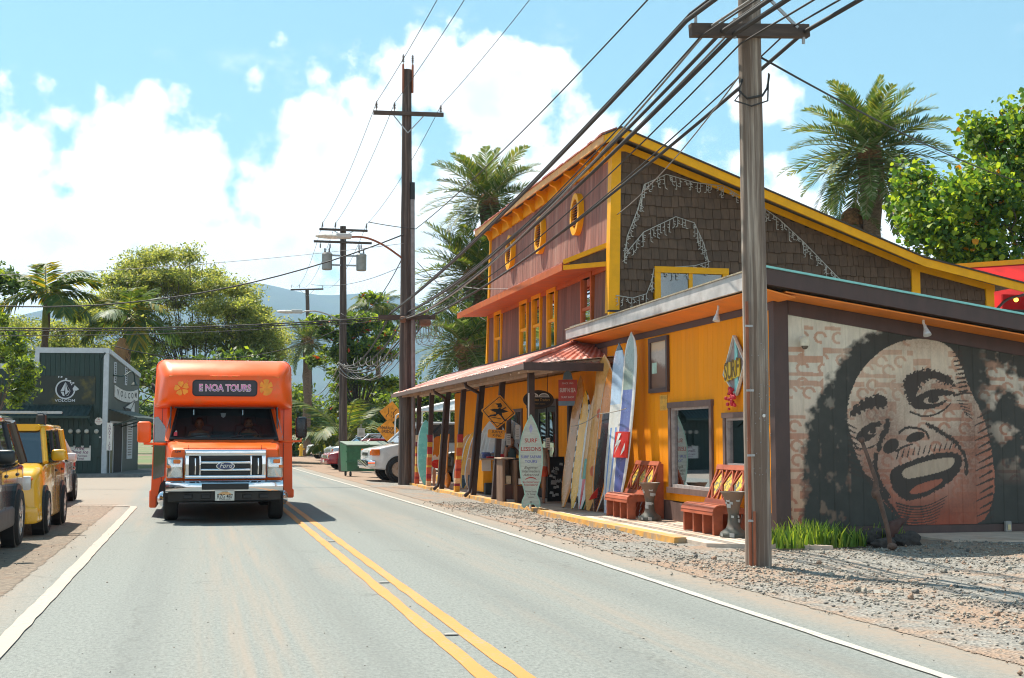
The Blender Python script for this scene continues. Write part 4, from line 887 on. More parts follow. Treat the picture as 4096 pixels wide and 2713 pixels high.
# fibreglass cap over the cab
k = MB(); sec = [(25.20, 2.02, 2.935, 1.28, 1.24, .17), (24.98, 2.02, 2.91, 1.26, 1.21, .18), (24.78, 2.04, 2.84, 1.22, 1.16, .18), (24.60, 2.07, 2.72, 1.16, 1.10, .16), (24.52, 2.11, 2.63, 1.10, 1.06, .13), (24.49, 2.16, 2.58, 1.03, 1.0, .10)]
k.loft([rr(BC, z0, z1, hw, r_, y, 6, hwt, .08) for y, z0, z1, hw, hwt, r_ in sec][::-1]); cap = k.build('roof_cap', m_or, bus, 1)
# cab: lower shell, bonnet, pillars
k = MB(); k.loft([rr(BC, z0, z1, hw, r_, y, 4, hwt, .06) for y, z0, z1, hw, hwt, r_ in ((23.24, .76, 1.27, .98, .90, .05), (23.32, .60, 1.31, .995, .93, .07), (23.8, .60, 1.37, 1.01, .97, .09), (24.25, .60, 1.42, 1.02, 1.0, .09), (24.5, .60, 1.43, 1.03, 1.02, .05), (25.19, .5, 1.43, 1.05, 1.04, .05))]); cab = k.build('cab', m_or, bus, 50)
k = MB(); k.loft([rr(BC, z1 - .05, z1 + .012, hw, .025, y, 3) for y, z1, hw in ((23.27, 1.285, .72), (23.5, 1.325, .80), (24.0, 1.395, .86), (24.24, 1.43, .9))]); k.build('bonnet', m_or, bus, 50)
wsb = [(BC - .97, 24.28, 1.43), (BC + .97, 24.28, 1.43)]; wst = [(BC - .84, 25.0, 2.07), (BC + .84, 25.0, 2.07)]
for s_ in (-1, 1):
    q = MB(); b_, t_ = Vector((BC + s_ * .99, 24.26, 1.42)), Vector((BC + s_ * .86, 25.0, 2.1))
    q.hexa([b_ + Vector((-s_ * .03, 0, 0)), b_ + Vector((s_ * .06, .06, 0)), b_ + Vector((s_ * .06, .9, 0)), b_ + Vector((-s_ * .0, .16, 0)), t_ + Vector((-s_ * .03, 0, 0)), t_ + Vector((s_ * .17, .0, 0)), t_ + Vector((s_ * .17, .2, 0)), t_ + Vector((-s_ * .0, .16, 0))]); q.build('pillar', m_or, cab)
    q = MB(); q.prism([(0, 0), (.75, 0), (.72, .55), (.35, .55)], (BC + s_ * 1.055, 24.4, 1.47), (0, 1, 0), (-s_ * .22, 0, 1), (s_ * .006, 0, 0)); q.build('door_window', GLASS('bus_glass', (.08, .1, .1), .55), cab)
k = MB(); k.prism([(-.86, 0), (.86, 0), (.95, .12), (-.95, .12)], (BC, 24.93, 2.03), X, (0, .2, 1), (0, .2, 0)); k.build('header', m_or, cab)
# windscreen: slightly bowed pane with a black ceramic border
def ws(u, v):      # u -1..1, v 0..1
    hw = .965 - .125 * v; bow = .10 * (1 - u * u)
    return Vector((BC + u * hw, 24.28 + .72 * v - bow * (1 - .4 * v), 1.435 + .635 * v))
k = MB(); n = 14; V = [ws(-1 + 2 * i / n, j / 6) for j in range(7) for i in range(n + 1)]
k.add(V, [(j * (n + 1) + i, j * (n + 1) + i + 1, (j + 1) * (n + 1) + i + 1, (j + 1) * (n + 1) + i) for j in range(6) for i in range(n)]); wsc = k.build('windscreen', GLASS('windscreen_glass', (.50, .58, .60), .985, blend=.12), bus, 1)
k = MB()
def band(pts, w_=.03): k.tube([p + Vector((0, -.008, .004)) for p in pts], w_, 6)
band([ws(-1 + 2 * i / 20, .02) for i in range(21)], .03); band([ws(-1 + 2 * i / 20, .98) for i in range(21)], .022); band([ws(-.99, j / 8) for j in range(9)], .022); band([ws(.99, j / 8) for j in range(9)], .022)
k.build('rubber_seal', m_black, wsc, 1)
k = MB(); V = [ws(-1 + 2 * i / n, .72 + .28 * j / 3) + Vector((0, .012, 0)) for j in range(4) for i in range(n + 1)]
for u0, u1 in ((-.72, -.02), (.12, .86)):
    a = ws(u0, .05) + Vector((0, -.03, .02)); b = ws(u1, .14) + Vector((0, -.03, .02)); q = MB(); q.tube([a, a.lerp(b, .5) + Vector((0, -.01, .02)), b], [.018, .012, .006], 6); q.build('wiper', m_black, wsc, 1)
q = MB(); p = ws(-.93, .12); q.prism([(-.03, -.05), (.03, -.05), (.03, .05), (-.03, .05)], p + Vector((.02, -.012, .03)), X, (0, .72, .69), (0, -.002, 0)); q.build('safety_sticker', M('sticker_red', (.6, .05, .06), .5), wsc)
q = MB(); q.text('6', ws(-.93, .2) + Vector((.02, -.018, .03)), X, Vector((0, .72, .69)), .07); q.build('sticker_number', m_whitep, wsc)
q = MB(); p = ws(-.02, .82); q.prism([(-.05, .04), (-.035, -.03), (0, -.055), (.035, -.03), (.05, .04)], p + Vector((0, .0, -.06)), X, (0, .3, .95), (0, .01, 0)); q.build('hanging_tag', m_whitep, wsc)
# cab interior
k = MB(); k.box(BC - .98, BC + .98, 25.12, 25.16, 1.0, 2.02); k.build('cab_partition', M('dim_partition', (.07, .08, .085), .8), bus)
k = MB(); k.rbox(BC - .93, BC + .93, 24.36, 24.62, 1.36, 1.47, .04, 2); k.build('dashboard', M('dash_grey', (.035, .038, .04), .6), bus)
k = MB(); pts = [(BC + .45 + .18 * math.cos(a), 24.66 + .06 * math.sin(a), 1.50 + .16 * math.sin(a)) for a in [2 * math.pi * j / 24 for j in range(25)]]; k.tube(pts, .014, 6, cap=False); k.bar((BC + .27, 24.66, 1.5), (BC + .63, 24.66, 1.5), .02, .03); k.build('steering_wheel', m_black, bus, 1)
for s_ in (-1, 1):
    q = MB(); q.rbox(BC + s_ * .45 - .25, BC + s_ * .45 + .25, 24.98, 25.1, 1.0, 1.72, .05, 2).rbox(BC + s_ * .45 - .14, BC + s_ * .45 + .14, 25.0, 25.08, 1.72, 1.9, .03, 2); q.build('seat', M('seat_grey', (.05, .055, .06), .8), bus, 40)
for xx in (-.55, .35): q = MB(); q.tube([(BC + xx, 25.1, 1.2), (BC + xx, 25.1, 2.0)], .014, 6); q.build('grab_rail', m_chrome, bus)
k = MB(); k.box(BC - .97, BC - .95, 24.5, 25.15, 1.0, 2.04).box(BC + .95, BC + .97, 24.5, 25.15, 1.0, 2.04).box(BC - .9, BC + .9, 24.75, 25.15, 2.02, 2.04).box(BC - .95, BC + .95, 24.3, 25.15, 1.36, 1.365); k.build('cab_lining', M('dim_partition', (.07, .08, .085), .8), bus)
# grille and bumper
GY = 23.20
def gx(v): return v
k = MB(); k.box(-.22, 1.115, 23.15, 23.24, .79, 1.25); gr = k.build('grille', m_black, bus)
for nm, b_ in (('grille_surround', (-.245, 1.14, 1.155, 1.27)), ('grille_surround', (-.245, 1.14, .765, .835)), ('grille_surround', (-.245, -.16, .80, 1.2)), ('grille_surround', (1.055, 1.14, .80, 1.2)), ('grille_upright', (-.01, .04, .82, 1.17)), ('grille_upright', (.855, .905, .82, 1.17))):
    q = MB(); e = .0015 * (b_[3] - b_[2] > .2); q.rbox(b_[0], b_[1], 23.095 + e * 4, 23.2, b_[2], b_[3], .022, 4); q.build(nm, m_chrome, gr, 60)
def gbox(nm, x0, x1, z0, z1, y0, mat, par=gr, b=.008): q = MB(); q.rbox(x0, x1, y0, y0 + .05, z0, z1, b, 2); return q.build(nm, mat, par, 40)
for x0, x1 in ((-.165, -.005), (.905, 1.055)): gbox('grille_slot', x0, x1, .835, 1.13, 23.095, m_black); gbox('slot_bar', (x0 + x1) / 2 + .01, (x0 + x1) / 2 + .035, .84, 1.125, 23.085, m_chrome)
for z0, z1 in ((1.075, 1.16), (.945, 1.02), (.82, .895)): gbox('grille_slot', .035, .865, z0, z1, 23.095, m_black)
for z0, z1 in ((1.022, 1.072), (.897, .943)): gbox('grille_bar', .03, .87, z0, z1, 23.075, m_chrome, b=.018)
q = MB(); n = 32; el = lambda a, b: [(a * math.cos(2 * math.pi * j / n), b * math.sin(2 * math.pi * j / n)) for j in range(n)]
q.prism(el(.158, .072), (BC + .005, 23.085, .985), X, Z, (0, -.03, 0)); bd = q.build('badge', m_chrome, gr)
q = MB(); q.prism(el(.142, .060), (BC + .005, 23.054, .985), X, Z, (0, -.006, 0)); q.build('badge_field', M('badge_blue', (.01, .03, .12), .25, coat=.8), bd)
q = MB(); q.text('Ford', (BC + .005, 23.0465, .99), X, Z, .11, shear=.35, bold=.004); q.build('badge_lettering', m_chrome, bd)
for s_ in (-1, 1):
    a, b = (-.54, -.262) if s_ < 0 else (1.155, 1.43)
    q = MB(); q.rbox(a, b, 23.17, 23.45, .775, 1.14, .03, 2); hl = q.build('headlight', M('lamp_bowl', (.55, .56, .56), .15, .8), bus, 40)
    q = MB(); q.rbox(a + .015, b - .015, 23.16, 23.19, .79, 1.125, .012, 2); q.build('lens', GLASS('lens_glass', (.9, .9, .88), .75), hl, 40)
    m_ = (a + b) / 2; q = MB(); q.rbox(m_ - .03, m_ + .09, 23.145, 23.172, 1.03, 1.10, .01, 1); q.build('turn_signal', m_amber, hl)
    e = a if s_ < 0 else b; q = MB(); q.rbox(e - .035 + (.035 if s_ < 0 else -.035), e + .035 + (.03 if s_ < 0 else -.03), 23.15, 23.175, .95, 1.0, .008, 1); q.build('side_marker', m_amber, hl)
    q = MB(); q.lathe([(.085, 0), (.08, .01), (.05, .05), (.02, .06)], 20, (m_ + .02, 23.165, .875), rotm('X', R(-90))); q.build('reflector', m_chrome, hl, 40)
k = MB(); k.loft([[(BC + x_, 22.97 + .10 * abs(x_ / .99) ** 3 + dy, z_) for dy, z_ in ((.02, .535), (-.02, .56), (-.035, .63), (-.02, .70), (.03, .735), (.14, .735), (.14, .535))] for x_ in [-.99 + .11 * j for j in range(19)]]); bp = k.build('bumper', m_chrome, bus, 40)
q = MB(); q.rbox(.05, .84, 22.915, 22.96, .585, .69, .012, 2); q.build('air_intake', m_black, bp)
k = MB(); k.loft([[(BC + x_, 23.02 + .10 * abs(x_ / .95) ** 3 + dy, z_) for dy, z_ in ((.06, .37), (.0, .40), (-.01, .532), (.15, .532), (.15, .37))] for x_ in [-.95 + .1 * j for j in range(20)]]); k.build('valance', M('black_plastic', (.018, .018, .018), .5, var=.2), bp, 40)
for xx in (-.18, .12, .82, 1.1): q = MB(); q.rbox(xx - .08, xx + .08, 22.985, 23.02, .43, .50, .01, 1); q.build('valance_vent', m_black, bp)
q = MB(); q.rbox(.275, .60, 22.93, 22.945, .395, .565, .006, 1); lp = q.build('licence_plate', M('plate_white', (.68, .68, .62), .45), bus)
q = MB(); q.prism([(.1 * math.cos(R(a)) * 1.1, .055 * math.sin(R(a))) for a in range(0, 181, 12)], (BC, 22.9285, .495), X, Z, (0, -.0006, 0)); q.build('plate_rainbow', M('rainbow_peach', (.80, .45, .20), .5), lp)
q = MB(); q.text('RZG 487', (BC, 22.9268, .468), X, Z * 1.4, .078, bold=.006, wide=.9); q.text('ALOHA STATE', (BC, 22.9268, .413), X, Z, .03); q.text('HAWAII', (BC, 22.9268, .545), X, Z, .028); q.build('plate_lettering', M('ink_black', (.015, .012, .012), .6), lp)
# destination sign, decals, marker lamps
k = MB(); sg_ = [(p_[0], p_[2]) for p_ in rr(BC, 2.235, 2.535, .585, .07, 0, 5)]; k.prism(sg_, (0, 24.475, 0), X, Z, (0, .03, 0)); ds = k.build('destination_sign', m_black, bus)
k = MB(); sg_ = [(p_[0], p_[2]) for p_ in rr(BC, 2.252, 2.518, .565, .06, 0, 5)]; k.prism(sg_, (0, 24.472, 0), X, Z, (0, -.004, 0)); k.build('sign_glass', M('slate_glass', (.03, .036, .05), .5), ds)
k = MB(); k.text('E NOA TOURS', (BC, 24.4655, 2.385), X, Z * 1.15, .15, bold=.055, wide=.96); k.build('lettering_outline', m_whitep, ds)
def grad():
    m = bpy.data.materials.new('violet_letters'); m.use_nodes = True; t = NT(m.node_tree); b = t.n['Principled BSDF']; ge = t.node('ShaderNodeNewGeometry'); sp_ = t.node('ShaderNodeSeparateXYZ'); t.put(sp_.inputs[0], ge.outputs['Position'])
    t.put(b.inputs['Base Color'], t.mix(t.ramp(sp_.outputs[2], 2.34, 2.44), (.16, .06, .45), (.75, .06, .5))); return m
k = MB(); k.text('E NOA TOURS', (BC, 24.463, 2.385), X, Z * 1.15, .15, bold=-.004, wide=.96); k.build('lettering', grad(), ds)
k = MB()
for j in range(5):
    a = R(90 + 72 * j + 10); pet = [(.02, .0), (.07, .045), (.115, .055), (.135, .02), (.12, -.02), (.13, -.045), (.08, -.05)]
    k.prism([(p_[0] * math.cos(a) - p_[1] * math.sin(a), p_[0] * math.sin(a) + p_[1] * math.cos(a)) for p_ in pet], (-.335, 24.483 - .0006 * j, 2.375), X, Z, (0, -.003, 0))
k.bar((-.33, 24.476, 2.38), (-.235, 24.476, 2.49), .004, .012, (0, 1, 0))
for j in range(5): k.ball((-.25 + .012 * (j % 2) + .008 * j - .01, 24.476, 2.465 + .012 * j), .008, n=6, m=4)
k.build('hibiscus_decal', m_decal, cap)
k = MB(); lf = []
for j in range(48):
    a = R(-60 + 360 * j / 48); r_ = .135 * (1 - .12 * math.cos(2 * a)); r_ *= .45 if (j % 8) in (0,) and 3 < j < 46 else 1.0; lf.append((r_ * math.cos(a), r_ * math.sin(a)))
k.prism(lf, (1.185, 24.482, 2.405), X, Z, (0, -.003, 0)); k.build('leaf_decal', m_decal, cap)
for x0, w_ in ((-.56, .15), (1.29, .14)): q = MB(); q.rbox(x0, x0 + w_, 24.50, 24.56, 2.575, 2.61, .012, 2); q.build('marker_lamp', m_amber, cap, 40)
q = MB(); q.rbox(.17, .71, 24.5, 24.58, 2.585, 2.625, .012, 2); hs = q.build('lamp_bar', m_or, cap)
for j in range(3): q = MB(); q.rbox(.2 + j * .18, .31 + j * .18, 24.488, 24.51, 2.59, 2.618, .008, 2); q.build('marker_lamp', m_amber, hs, 40)
q = MB(); q.text('184', (-.37, 23.235, 1.235), X, Vector((0, .3, 1)), .075, shear=.25, bold=.01); q.build('fleet_number', m_black, cab)
# entry-door glazing beside the cab, black recess on both sides
k = MB(); k.prism([(-.83, .70), (-.63, .76), (-.605, 1.62), (-.64, 1.70), (-.76, 1.87), (-.83, 1.85)], (0, 25.174, 0), X, Z, (0, -.012, 0)); ed = k.build('entry_door_glass', GLASS('entry_glass', (.10, .14, .14), .9), bus)
k = MB(); k.prism([(-.62, .24), (-.60, .74), (-.70, .60), (-.74, .40)], (0, 25.17, 0), X, Z, (0, -.01, 0)); k.prism([(1.46, .38), (1.46, .78), (1.56, .62), (1.58, .45)], (0, 25.17, 0), X, Z, (0, -.01, 0)); k.build('wheel_well_gap', m_black, bus)
for nm, a, b in (('panel_seam', (BC - .86, 2.03), (BC + .86, 2.03)), ('panel_seam', (BC - .62, 1.35), (BC - .62, .82)), ('panel_seam', (BC + .62, 1.35), (BC + .62, .82))):
    q = MB(); q.bar((a[0], 24.93 if a[1] > 2 else 23.233, a[1]), (b[0], 24.93 if a[1] > 2 else 23.233, b[1]), .008, .008); q.build(nm, m_black, cab)
for s_ in (-1, 1): q = MB(); q.bar((BC + s_ * 1.12, 25.168, .45), (BC + s_ * 1.12, 25.168, 2.02), .008, .008); q.build('panel_seam', m_black, body)
# mirrors
def mirror(x0, x1, z0, z1, mat, arm_z, xa, xb, nm):
    q = MB(); q.rbox(x0, x1, 24.22, 24.40, z0, z1, .045, 3); mr = q.build(nm, mat, bus, 50)
    q = MB(); q.tube([(xa, 24.42, arm_z), (xb, 24.32, arm_z), ((x0 + x1) / 2, 24.32, arm_z + .01), ((x0 + x1) / 2, 24.32, z0 + .03)], .022, 8); q.build('mirror_arm', m_or, mr, 1)
mirror(-1.09, -.85, 1.385, 1.765, m_or, 1.36, -.55, -.70, 'mirror'); mirror(1.725, 1.925, 1.47, 1.86, M('mirror_black', (.012, .014, .02), .25), 1.405, 1.42, 1.6, 'mirror')
# wheels
def wheel(par, c, r_, w_, rim_mat, side=1, spokes=0, tmat=None, rim_r=.58):
    rm = rotm('Y', R(90) * side); q = MB()
    q.lathe([(r_ * .62, -w_ / 2), (r_ * .9, -w_ / 2), (r_ * .985, -w_ * .40), (r_, -w_ * .25), (r_, w_ * .25), (r_ * .985, w_ * .40), (r_ * .9, w_ / 2), (r_ * .62, w_ / 2), (r_ * .6, 0)], 32, c, rm); ty = q.build('wheel', tmat or m_tyre, par, 40)
    q = MB(); q.lathe([(r_ * .05, w_ * .36), (r_ * .2, w_ * .40), (r_ * .3, w_ * .25), (r_ * (rim_r - .06), w_ * .3), (r_ * rim_r, w_ * .47), (r_ * .63, w_ * .47), (r_ * .63, -w_ * .3), (r_ * .1, -w_ * .3)], 28, c, rm); rim = q.build('rim', rim_mat, ty, 40)
    if spokes:
        for j in range(spokes):
            a = 2 * math.pi * j / spokes; q = MB(); d0 = rm @ Vector((math.cos(a), math.sin(a), 0)); ax = rm @ Vector((0, 0, 1))
            q.bar(Vector(c) + d0 * (r_ * .16) + ax * w_ * .38, Vector(c) + d0 * (r_ * .52) + ax * w_ * .38, r_ * .13, w_ * .08, ax); q.build('spoke', rim_mat, rim)
    return ty
for s_ in (-1, 1):
    wheel(bus, (BC + s_ * .92 if s_ < 0 else BC + .93, 24.28, .385), .385, .25, m_chrome, s_); wheel(bus, (BC + s_ * 1.0, 29.4, .385), .385, .30, m_chrome, s_)
    q = MB(); q.lathe([(.13, -.02), (.14, 0), (.12, .05), (.06, .09), (.01, .10)], 16, (BC + s_ * 1.06, 24.28, .385), rotm('Y', R(90) * s_)); q.build('hub_cap', m_chrome, bus, 40)
k = MB(); k.box(BC - .85, BC + .85, 23.3, 31.2, .36, .44).bar((BC - .9, 24.28, .36), (BC + .9, 24.28, .36), .1, .1).bar((BC - .9, 29.4, .38), (BC + .9, 29.4, .38), .14, .14).box(BC - 1.04, BC + 1.04, 23.75, 24.85, .43, .72); k.build('chassis', m_black, bus)
# ================================================================== utility poles, lamps and overhead lines
def pole_wood(name, col, col2):
    return M(name, col, .85, var=.5, scale=30, stretch=(1, 1, .03), bump=1.0, bscale=45, col2=col2, amt2=.8, scale2=11)
m_polew = pole_wood('weathered_pole', (.40, .33, .27), (.17, .12, .09)); m_poled = pole_wood('dark_creosote_pole', (.15, .11, .09), (.07, .048, .04))
m_steel = M('galvanised', (.36, .36, .36), .5, .6, var=.2, scale=12); m_arm = M('crossarm_wood', (.085, .062, .05), .85, var=.3, scale=10, stretch=(.2, 1, 1), bump=.3)
m_cer = M('insulator_glaze', (.16, .13, .12), .3); m_cable = M('black_cable', (.035, .033, .032), .7, var=.2); m_cableg = M('grey_cable', (.20, .19, .18), .6, var=.2)
m_conduit = M('pvc_conduit', (.24, .21, .21), .5, var=.15); m_rustpipe = M('rusty_conduit', (.26, .085, .04), .7, var=.3, scale=12, stretch=(1, 1, .2))
m_lum = M('luminaire_grey', (.50, .49, .46), .45, var=.1)
def pole(base, top, r0, r1, label, mat, n=18):
    rt = empty('utility_pole', base, label=label, cat='pole')
    b, t_ = Vector(base), Vector(top); k = MB(); m_ = 14
    pts = [b.lerp(t_, i / m_) + Vector((random.uniform(-.01, .01), random.uniform(-.01, .01), 0)) for i in range(m_ + 1)]
    k.tube(pts, [r0 + (r1 - r0) * i / m_ for i in range(m_ + 1)], n); k.build('shaft', mat, rt, 40); return rt
def arm(par, a, b, w_=.11, h=.13, braces=None):
    k = MB(); k.bar(a, b, w_, h); o = k.build('crossarm', m_arm, par)
    if braces:
        for e in (-1, 1):
            p = Vector(a).lerp(Vector(b), .5 + e * .24); q = MB(); q.bar(p, braces, .02, .035); q.build('brace', m_steel, par)
    return o
def insul(par, p, h=.28, down=False):
    s_ = -1 if down else 1; k = MB(); prof = [(.012, 0), (.014, h * .25)]
    for j in range(4): z = h * (.25 + .18 * j); prof += [(.022, z), (.055, z + h * .03), (.024, z + h * .09)]
    prof += [(.02, h), (.005, h * 1.03)]
    k.lathe([(r_, z * s_) for r_, z in prof], 10, p); k.build('insulator', m_cer, par, 40)
# 1: big weathered pole beside the gravel
p1 = pole((6.34, 14.13, -.3), (6.31, 14.13, 12.8), .155, .118, 'tall weathered utility pole with rusty conduit in front of the wing', m_polew)
arm(p1, (5.50, 13.97, 6.22), (7.0, 13.97, 6.32), .10, .15); k = MB(); k.bar((6.42, 13.96, 6.75), (6.85, 13.93, 6.34), .025, .035); k.build('brace', m_steel, p1)
arm(p1, (5.2, 13.97, 11.9), (7.6, 13.97, 11.9), .1, .13, (6.31, 13.97, 11.2))
for x in (5.3, 6.0, 7.5): insul(p1, (x, 13.97, 11.96))
k = MB(); k.tube([(6.19, 14.02, -.1), (6.19, 14.02, 1.3), (6.175, 14.0, 3.05)], .019, 10); k.tube([(6.225, 13.98, -.1), (6.225, 13.98, .62)], .017, 8); k.build('conduit', m_rustpipe, p1, 40)
k = MB()
for z in (.5, 1.25, 2.0, 2.75): k.box(6.15, 6.24, 13.975, 13.99, z, z + .025)
for _ in range(60): a = R(random.uniform(200, 340)); k.ball((6.34 + .155 * math.cos(a), 14.13 + .155 * math.sin(a), random.uniform(1.0, 2.6)), .006, n=5, m=4)
tag(k.build('staples', m_steel, p1), kind='stuff')
k = MB(); k.ball((6.36, 13.975, 1.72), (.02, .008, .02)); k.build('number_tag', m_whitep, p1)
for x in (5.56, 5.9, 6.05, 6.93):
    k = MB(); k.bar((x, 13.95, 6.16), (x, 13.95, 6.40), .03, .03); k.build('cable_clamp', m_steel, p1)
k = MB(); k.tube([(6.18, 14.05, 5.7), (6.1, 13.98, 5.55), (6.2, 13.96, 5.45), (6.4, 13.97, 5.5), (6.5, 14.05, 5.62), (6.55, 14.1, 5.8)], .014, 6); k.tube([(6.17, 14.05, 5.55), (6.05, 13.98, 5.42), (6.25, 13.95, 5.36), (6.48, 14.0, 5.45), (6.52, 14.05, 5.8)], .01, 6); k.build('loose_loops', m_cable, p1, 1)
# 2: tall pole at the far porch corner
p2 = pole((6.58, 42.36, -.3), (6.55, 42.36, 13.8), .25, .15, 'tallest dark pole with pvc riser at the far porch corner', m_poled)
arm(p2, (5.4, 42.12, 12.22), (7.75, 42.12, 12.28), .1, .13, (6.55, 42.12, 11.6))
for x in (5.5, 6.1, 7.66): insul(p2, (x, 42.12, 12.3), .3)
for x in (6.40, 6.72): k = MB(); k.box(x - .03, x + .03, 42.2, 42.3, 13.0, 13.95); k.build('steel_bracket', m_rustpipe, p2); insul(p2, (x, 42.25, 13.95), .34)
arm(p2, (5.62, 42.1, 5.42), (7.5, 42.1, 5.46), .12, .15)
k = MB(); k.tube([(6.82, 42.2, 0), (6.735, 42.2, 9.4)], .075, 10); k.build('riser', m_conduit, p2, 40); k = MB(); k.tube([(6.735, 42.2, 9.38), (6.73, 42.2, 9.95)], .085, 10); k.build('riser_head', m_black, p2, 40)
def street_lamp(par, a, tip, rise, mat):
    a, tip = Vector(a), Vector(tip); pts = [a, a.lerp(tip, .35) + Vector((0, 0, rise * .55)), a.lerp(tip, .65) + Vector((0, 0, rise * .62)), a.lerp(tip, .85) + Vector((0, 0, rise * .35)), tip]
    pts = smooth3(pts); k = MB(); k.tube(pts, .035, 8); lm = k.build('lamp_arm', mat, par, 1)
    d_ = Vector((-1, 0, 0)); k = MB(); k.rbox(tip.x - .5, tip.x + .02, tip.y - .14, tip.y + .14, tip.z - .06, tip.z + .1, .04, 2); k.build('lamp_head', m_lum, lm, 40)
    k = MB(); k.loft([[(tip.x - x_, tip.y + w_ * math.cos(q), tip.z - .0 + hh * math.sin(q)) for q in [2 * math.pi * j / 12 for j in range(12)]] for x_, w_, hh in ((.45, .16, .075), (.7, .19, .085), (1.0, .17, .07), (1.15, .06, .03))]); k.build('lamp_lens', M('lamp_glass', (.62, .60, .55), .25), lm, 40)
def smooth3(pts, k=2):
    for _ in range(k):
        q = [pts[0]]
        for a, b in zip(pts, pts[1:]): q += [a.lerp(b, .25), a.lerp(b, .75)]
        pts = q + [pts[-1]]
    return pts
street_lamp(p2, (6.45, 42.3, 7.4), (4.7, 42.2, 8.05), .35, m_rustpipe)
k = MB(); k.rbox(6.95, 7.35, 41.95, 42.2, 5.15, 5.4, .08, 2); k.rbox(6.3, 6.5, 41.9, 42.05, 5.25, 5.45, .05, 2); k.build('splice_case', M('splice_brown', (.20, .10, .06), .6, var=.3), p2, 40)
for j in range(9):
    k = MB(); c = Vector((7.2 + random.uniform(-.25, .35), 42.0, 5.2)); w_ = random.uniform(.1, .3); h = random.uniform(.3, .8)
    k.tube(smooth3([c + Vector((-w_, 0, .1)), c + Vector((-w_ * .9, -.05, -h)), c + Vector((w_ * .7, -.05, -h * .95)), c + Vector((w_, 0, .1))]), .008, 5); k.build('drip_loop', m_cableg, p2, 1)
# 3: transformer pole, 4 and 5 farther off
p3 = pole((6.48, 60.47, -.3), (6.37, 60.47, 11.4), .21, .14, 'dark pole carrying two grey transformers beyond the dumpster', m_poled)
arm(p3, (5.25, 60.3, 11.2), (7.5, 60.3, 11.2), .1, .1, (6.37, 60.3, 10.9)); arm(p3, (5.0, 60.3, 10.62), (7.7, 60.3, 10.62), .1, .1)
for x in (5.4, 6.0, 7.45): insul(p3, (x, 60.3, 11.25), .3)
for x in (5.3, 5.75, 7.1, 7.2): insul(p3, (x, 60.25, 10.56), .26, True)
for x in (5.62, 7.22):
    k = MB(); k.lathe([(.2, 0), (.24, .03), (.24, .72), (.25, .74), (.2, .8), (.05, .82)], 18, (x, 60.3, 9.3)); tf = k.build('transformer', M('transformer_grey', (.30, .30, .29), .5, var=.12), p3, 40)
    for dx in (-.1, .1): k = MB(); k.lathe([(.04, 0), (.05, .06), (.03, .1), (.045, .16), (.02, .22)], 10, (x + dx, 60.3, 10.1)); k.build('bushing', m_cer, tf, 40)
    for z in (9.55, 10.0): k = MB(); k.bar((6.4, 60.4, z), (x, 60.35, z), .05, .08); k.build('transformer_bracket', m_steel, p3)
street_lamp(p3, (6.35, 60.4, 6.9), (4.5, 60.3, 7.3), .35, m_steel)
p4 = pole((10.05, 120.35, -.3), (9.42, 120.35, 15.3), .27, .17, 'pole with a single crossarm standing by the hedge past the parked cars', m_poled, 12)
arm(p4, (7.9, 120.2, 15.15), (10.9, 120.2, 15.3), .12, .14, (9.45, 120.2, 14.6))
for x in (8.0, 8.7, 10.8): insul(p4, (x, 120.2, 15.3), .35)
p5 = pole((7.0, 150, -.3), (7.0, 150, 14.0), .25, .16, 'most distant pole with double crossarms among the roadside trees', m_poled, 10)
for z in (13.7, 12.2): arm(p5, (5.8, 149.8, z), (8.2, 149.8, z), .14, .14)
for x in (6.2, 7.8): k = MB(); k.lathe([(.28, 0), (.28, .9), (.1, 1.0)], 12, (x, 149.7, 11.8)); k.build('transformer', M('transformer_grey', (.30, .30, .29), .5), p5)
# ---- overhead lines
def cable(name, pts_sets, r, mat, label, group=None, n=6):
    k = MB(); path = []
    for a, b, s_ in pts_sets:
        q = sag(a, b, s_, 16); path += q if not path else q[1:]
    k.tube(path, r, n); return tag(k.build(name, mat, None, 1), label, 'cable', group)
P0 = -16
for i, (x, z, x2, z2, s_) in enumerate(((5.45, 6.33, 6.0, 5.55, .25), (5.88, 6.22, 6.6, 5.62, .42), (6.03, 6.20, 6.9, 5.50, .30), (6.94, 6.30, 7.3, 5.48, .35))):
    cable('thick_cable', [((x, P0, z + .6), (x, 13.95, z), .5), ((x, 13.95, z), (x2, 42.1, z2), s_), ((x2, 42.1, z2), (6.2 + .1 * i, 60.3, 5.0 - .12 * i), .75)], .03 - .003 * (i % 2), m_cable,
          'thick black cable on the low crossarm, ' + ('tied at its road end', 'tied second from its road end', 'tied beside the pole', 'tied at its shop end')[i], 'thick cables on the low crossarms')
for i, (x, z, x2, z2, s_) in enumerate(((5.50, 6.42, 6.05, 5.62, .23), (5.98, 6.32, 6.66, 5.68, .38))):
    cable('thick_cable', [((x, P0, z + .6), (x, 13.95, z), .5), ((x, 13.95, z), (x2, 42.1, z2), s_)], .018, m_cable, 'thinner cable lashed ' + ('above the road-end thick cable', 'above the second thick cable'[0:30])[i], 'lashed cables')
for i in range(5):
    x = (5.62, 5.75, 6.12, 6.2, 6.8)[i]; z = (6.15, 6.28, 6.1, 6.45, 6.36)[i]; s_ = (.5, .6, .55, .35, .5)[i]
    cable('strand_cable', [((x, P0, z + .6), (x, 13.95, z), .6), ((x, 13.95, z), (6.3 + .22 * i, 42.05, 5.35 + .05 * i), s_), ((6.3 + .22 * i, 42.05, 5.35 + .05 * i), (6.2 + .08 * i, 60.3, 4.6 + .12 * i), 1.0 + .12 * i)], .012 + .004 * (i % 2), m_cableg if i % 2 else m_cable, 'slacker strand cable among the thick cables, ' + ('outermost over the road', 'second from the road', 'third from the road', 'highest at the weathered pole', 'closest to the shop')[i], 'slack strand cables')
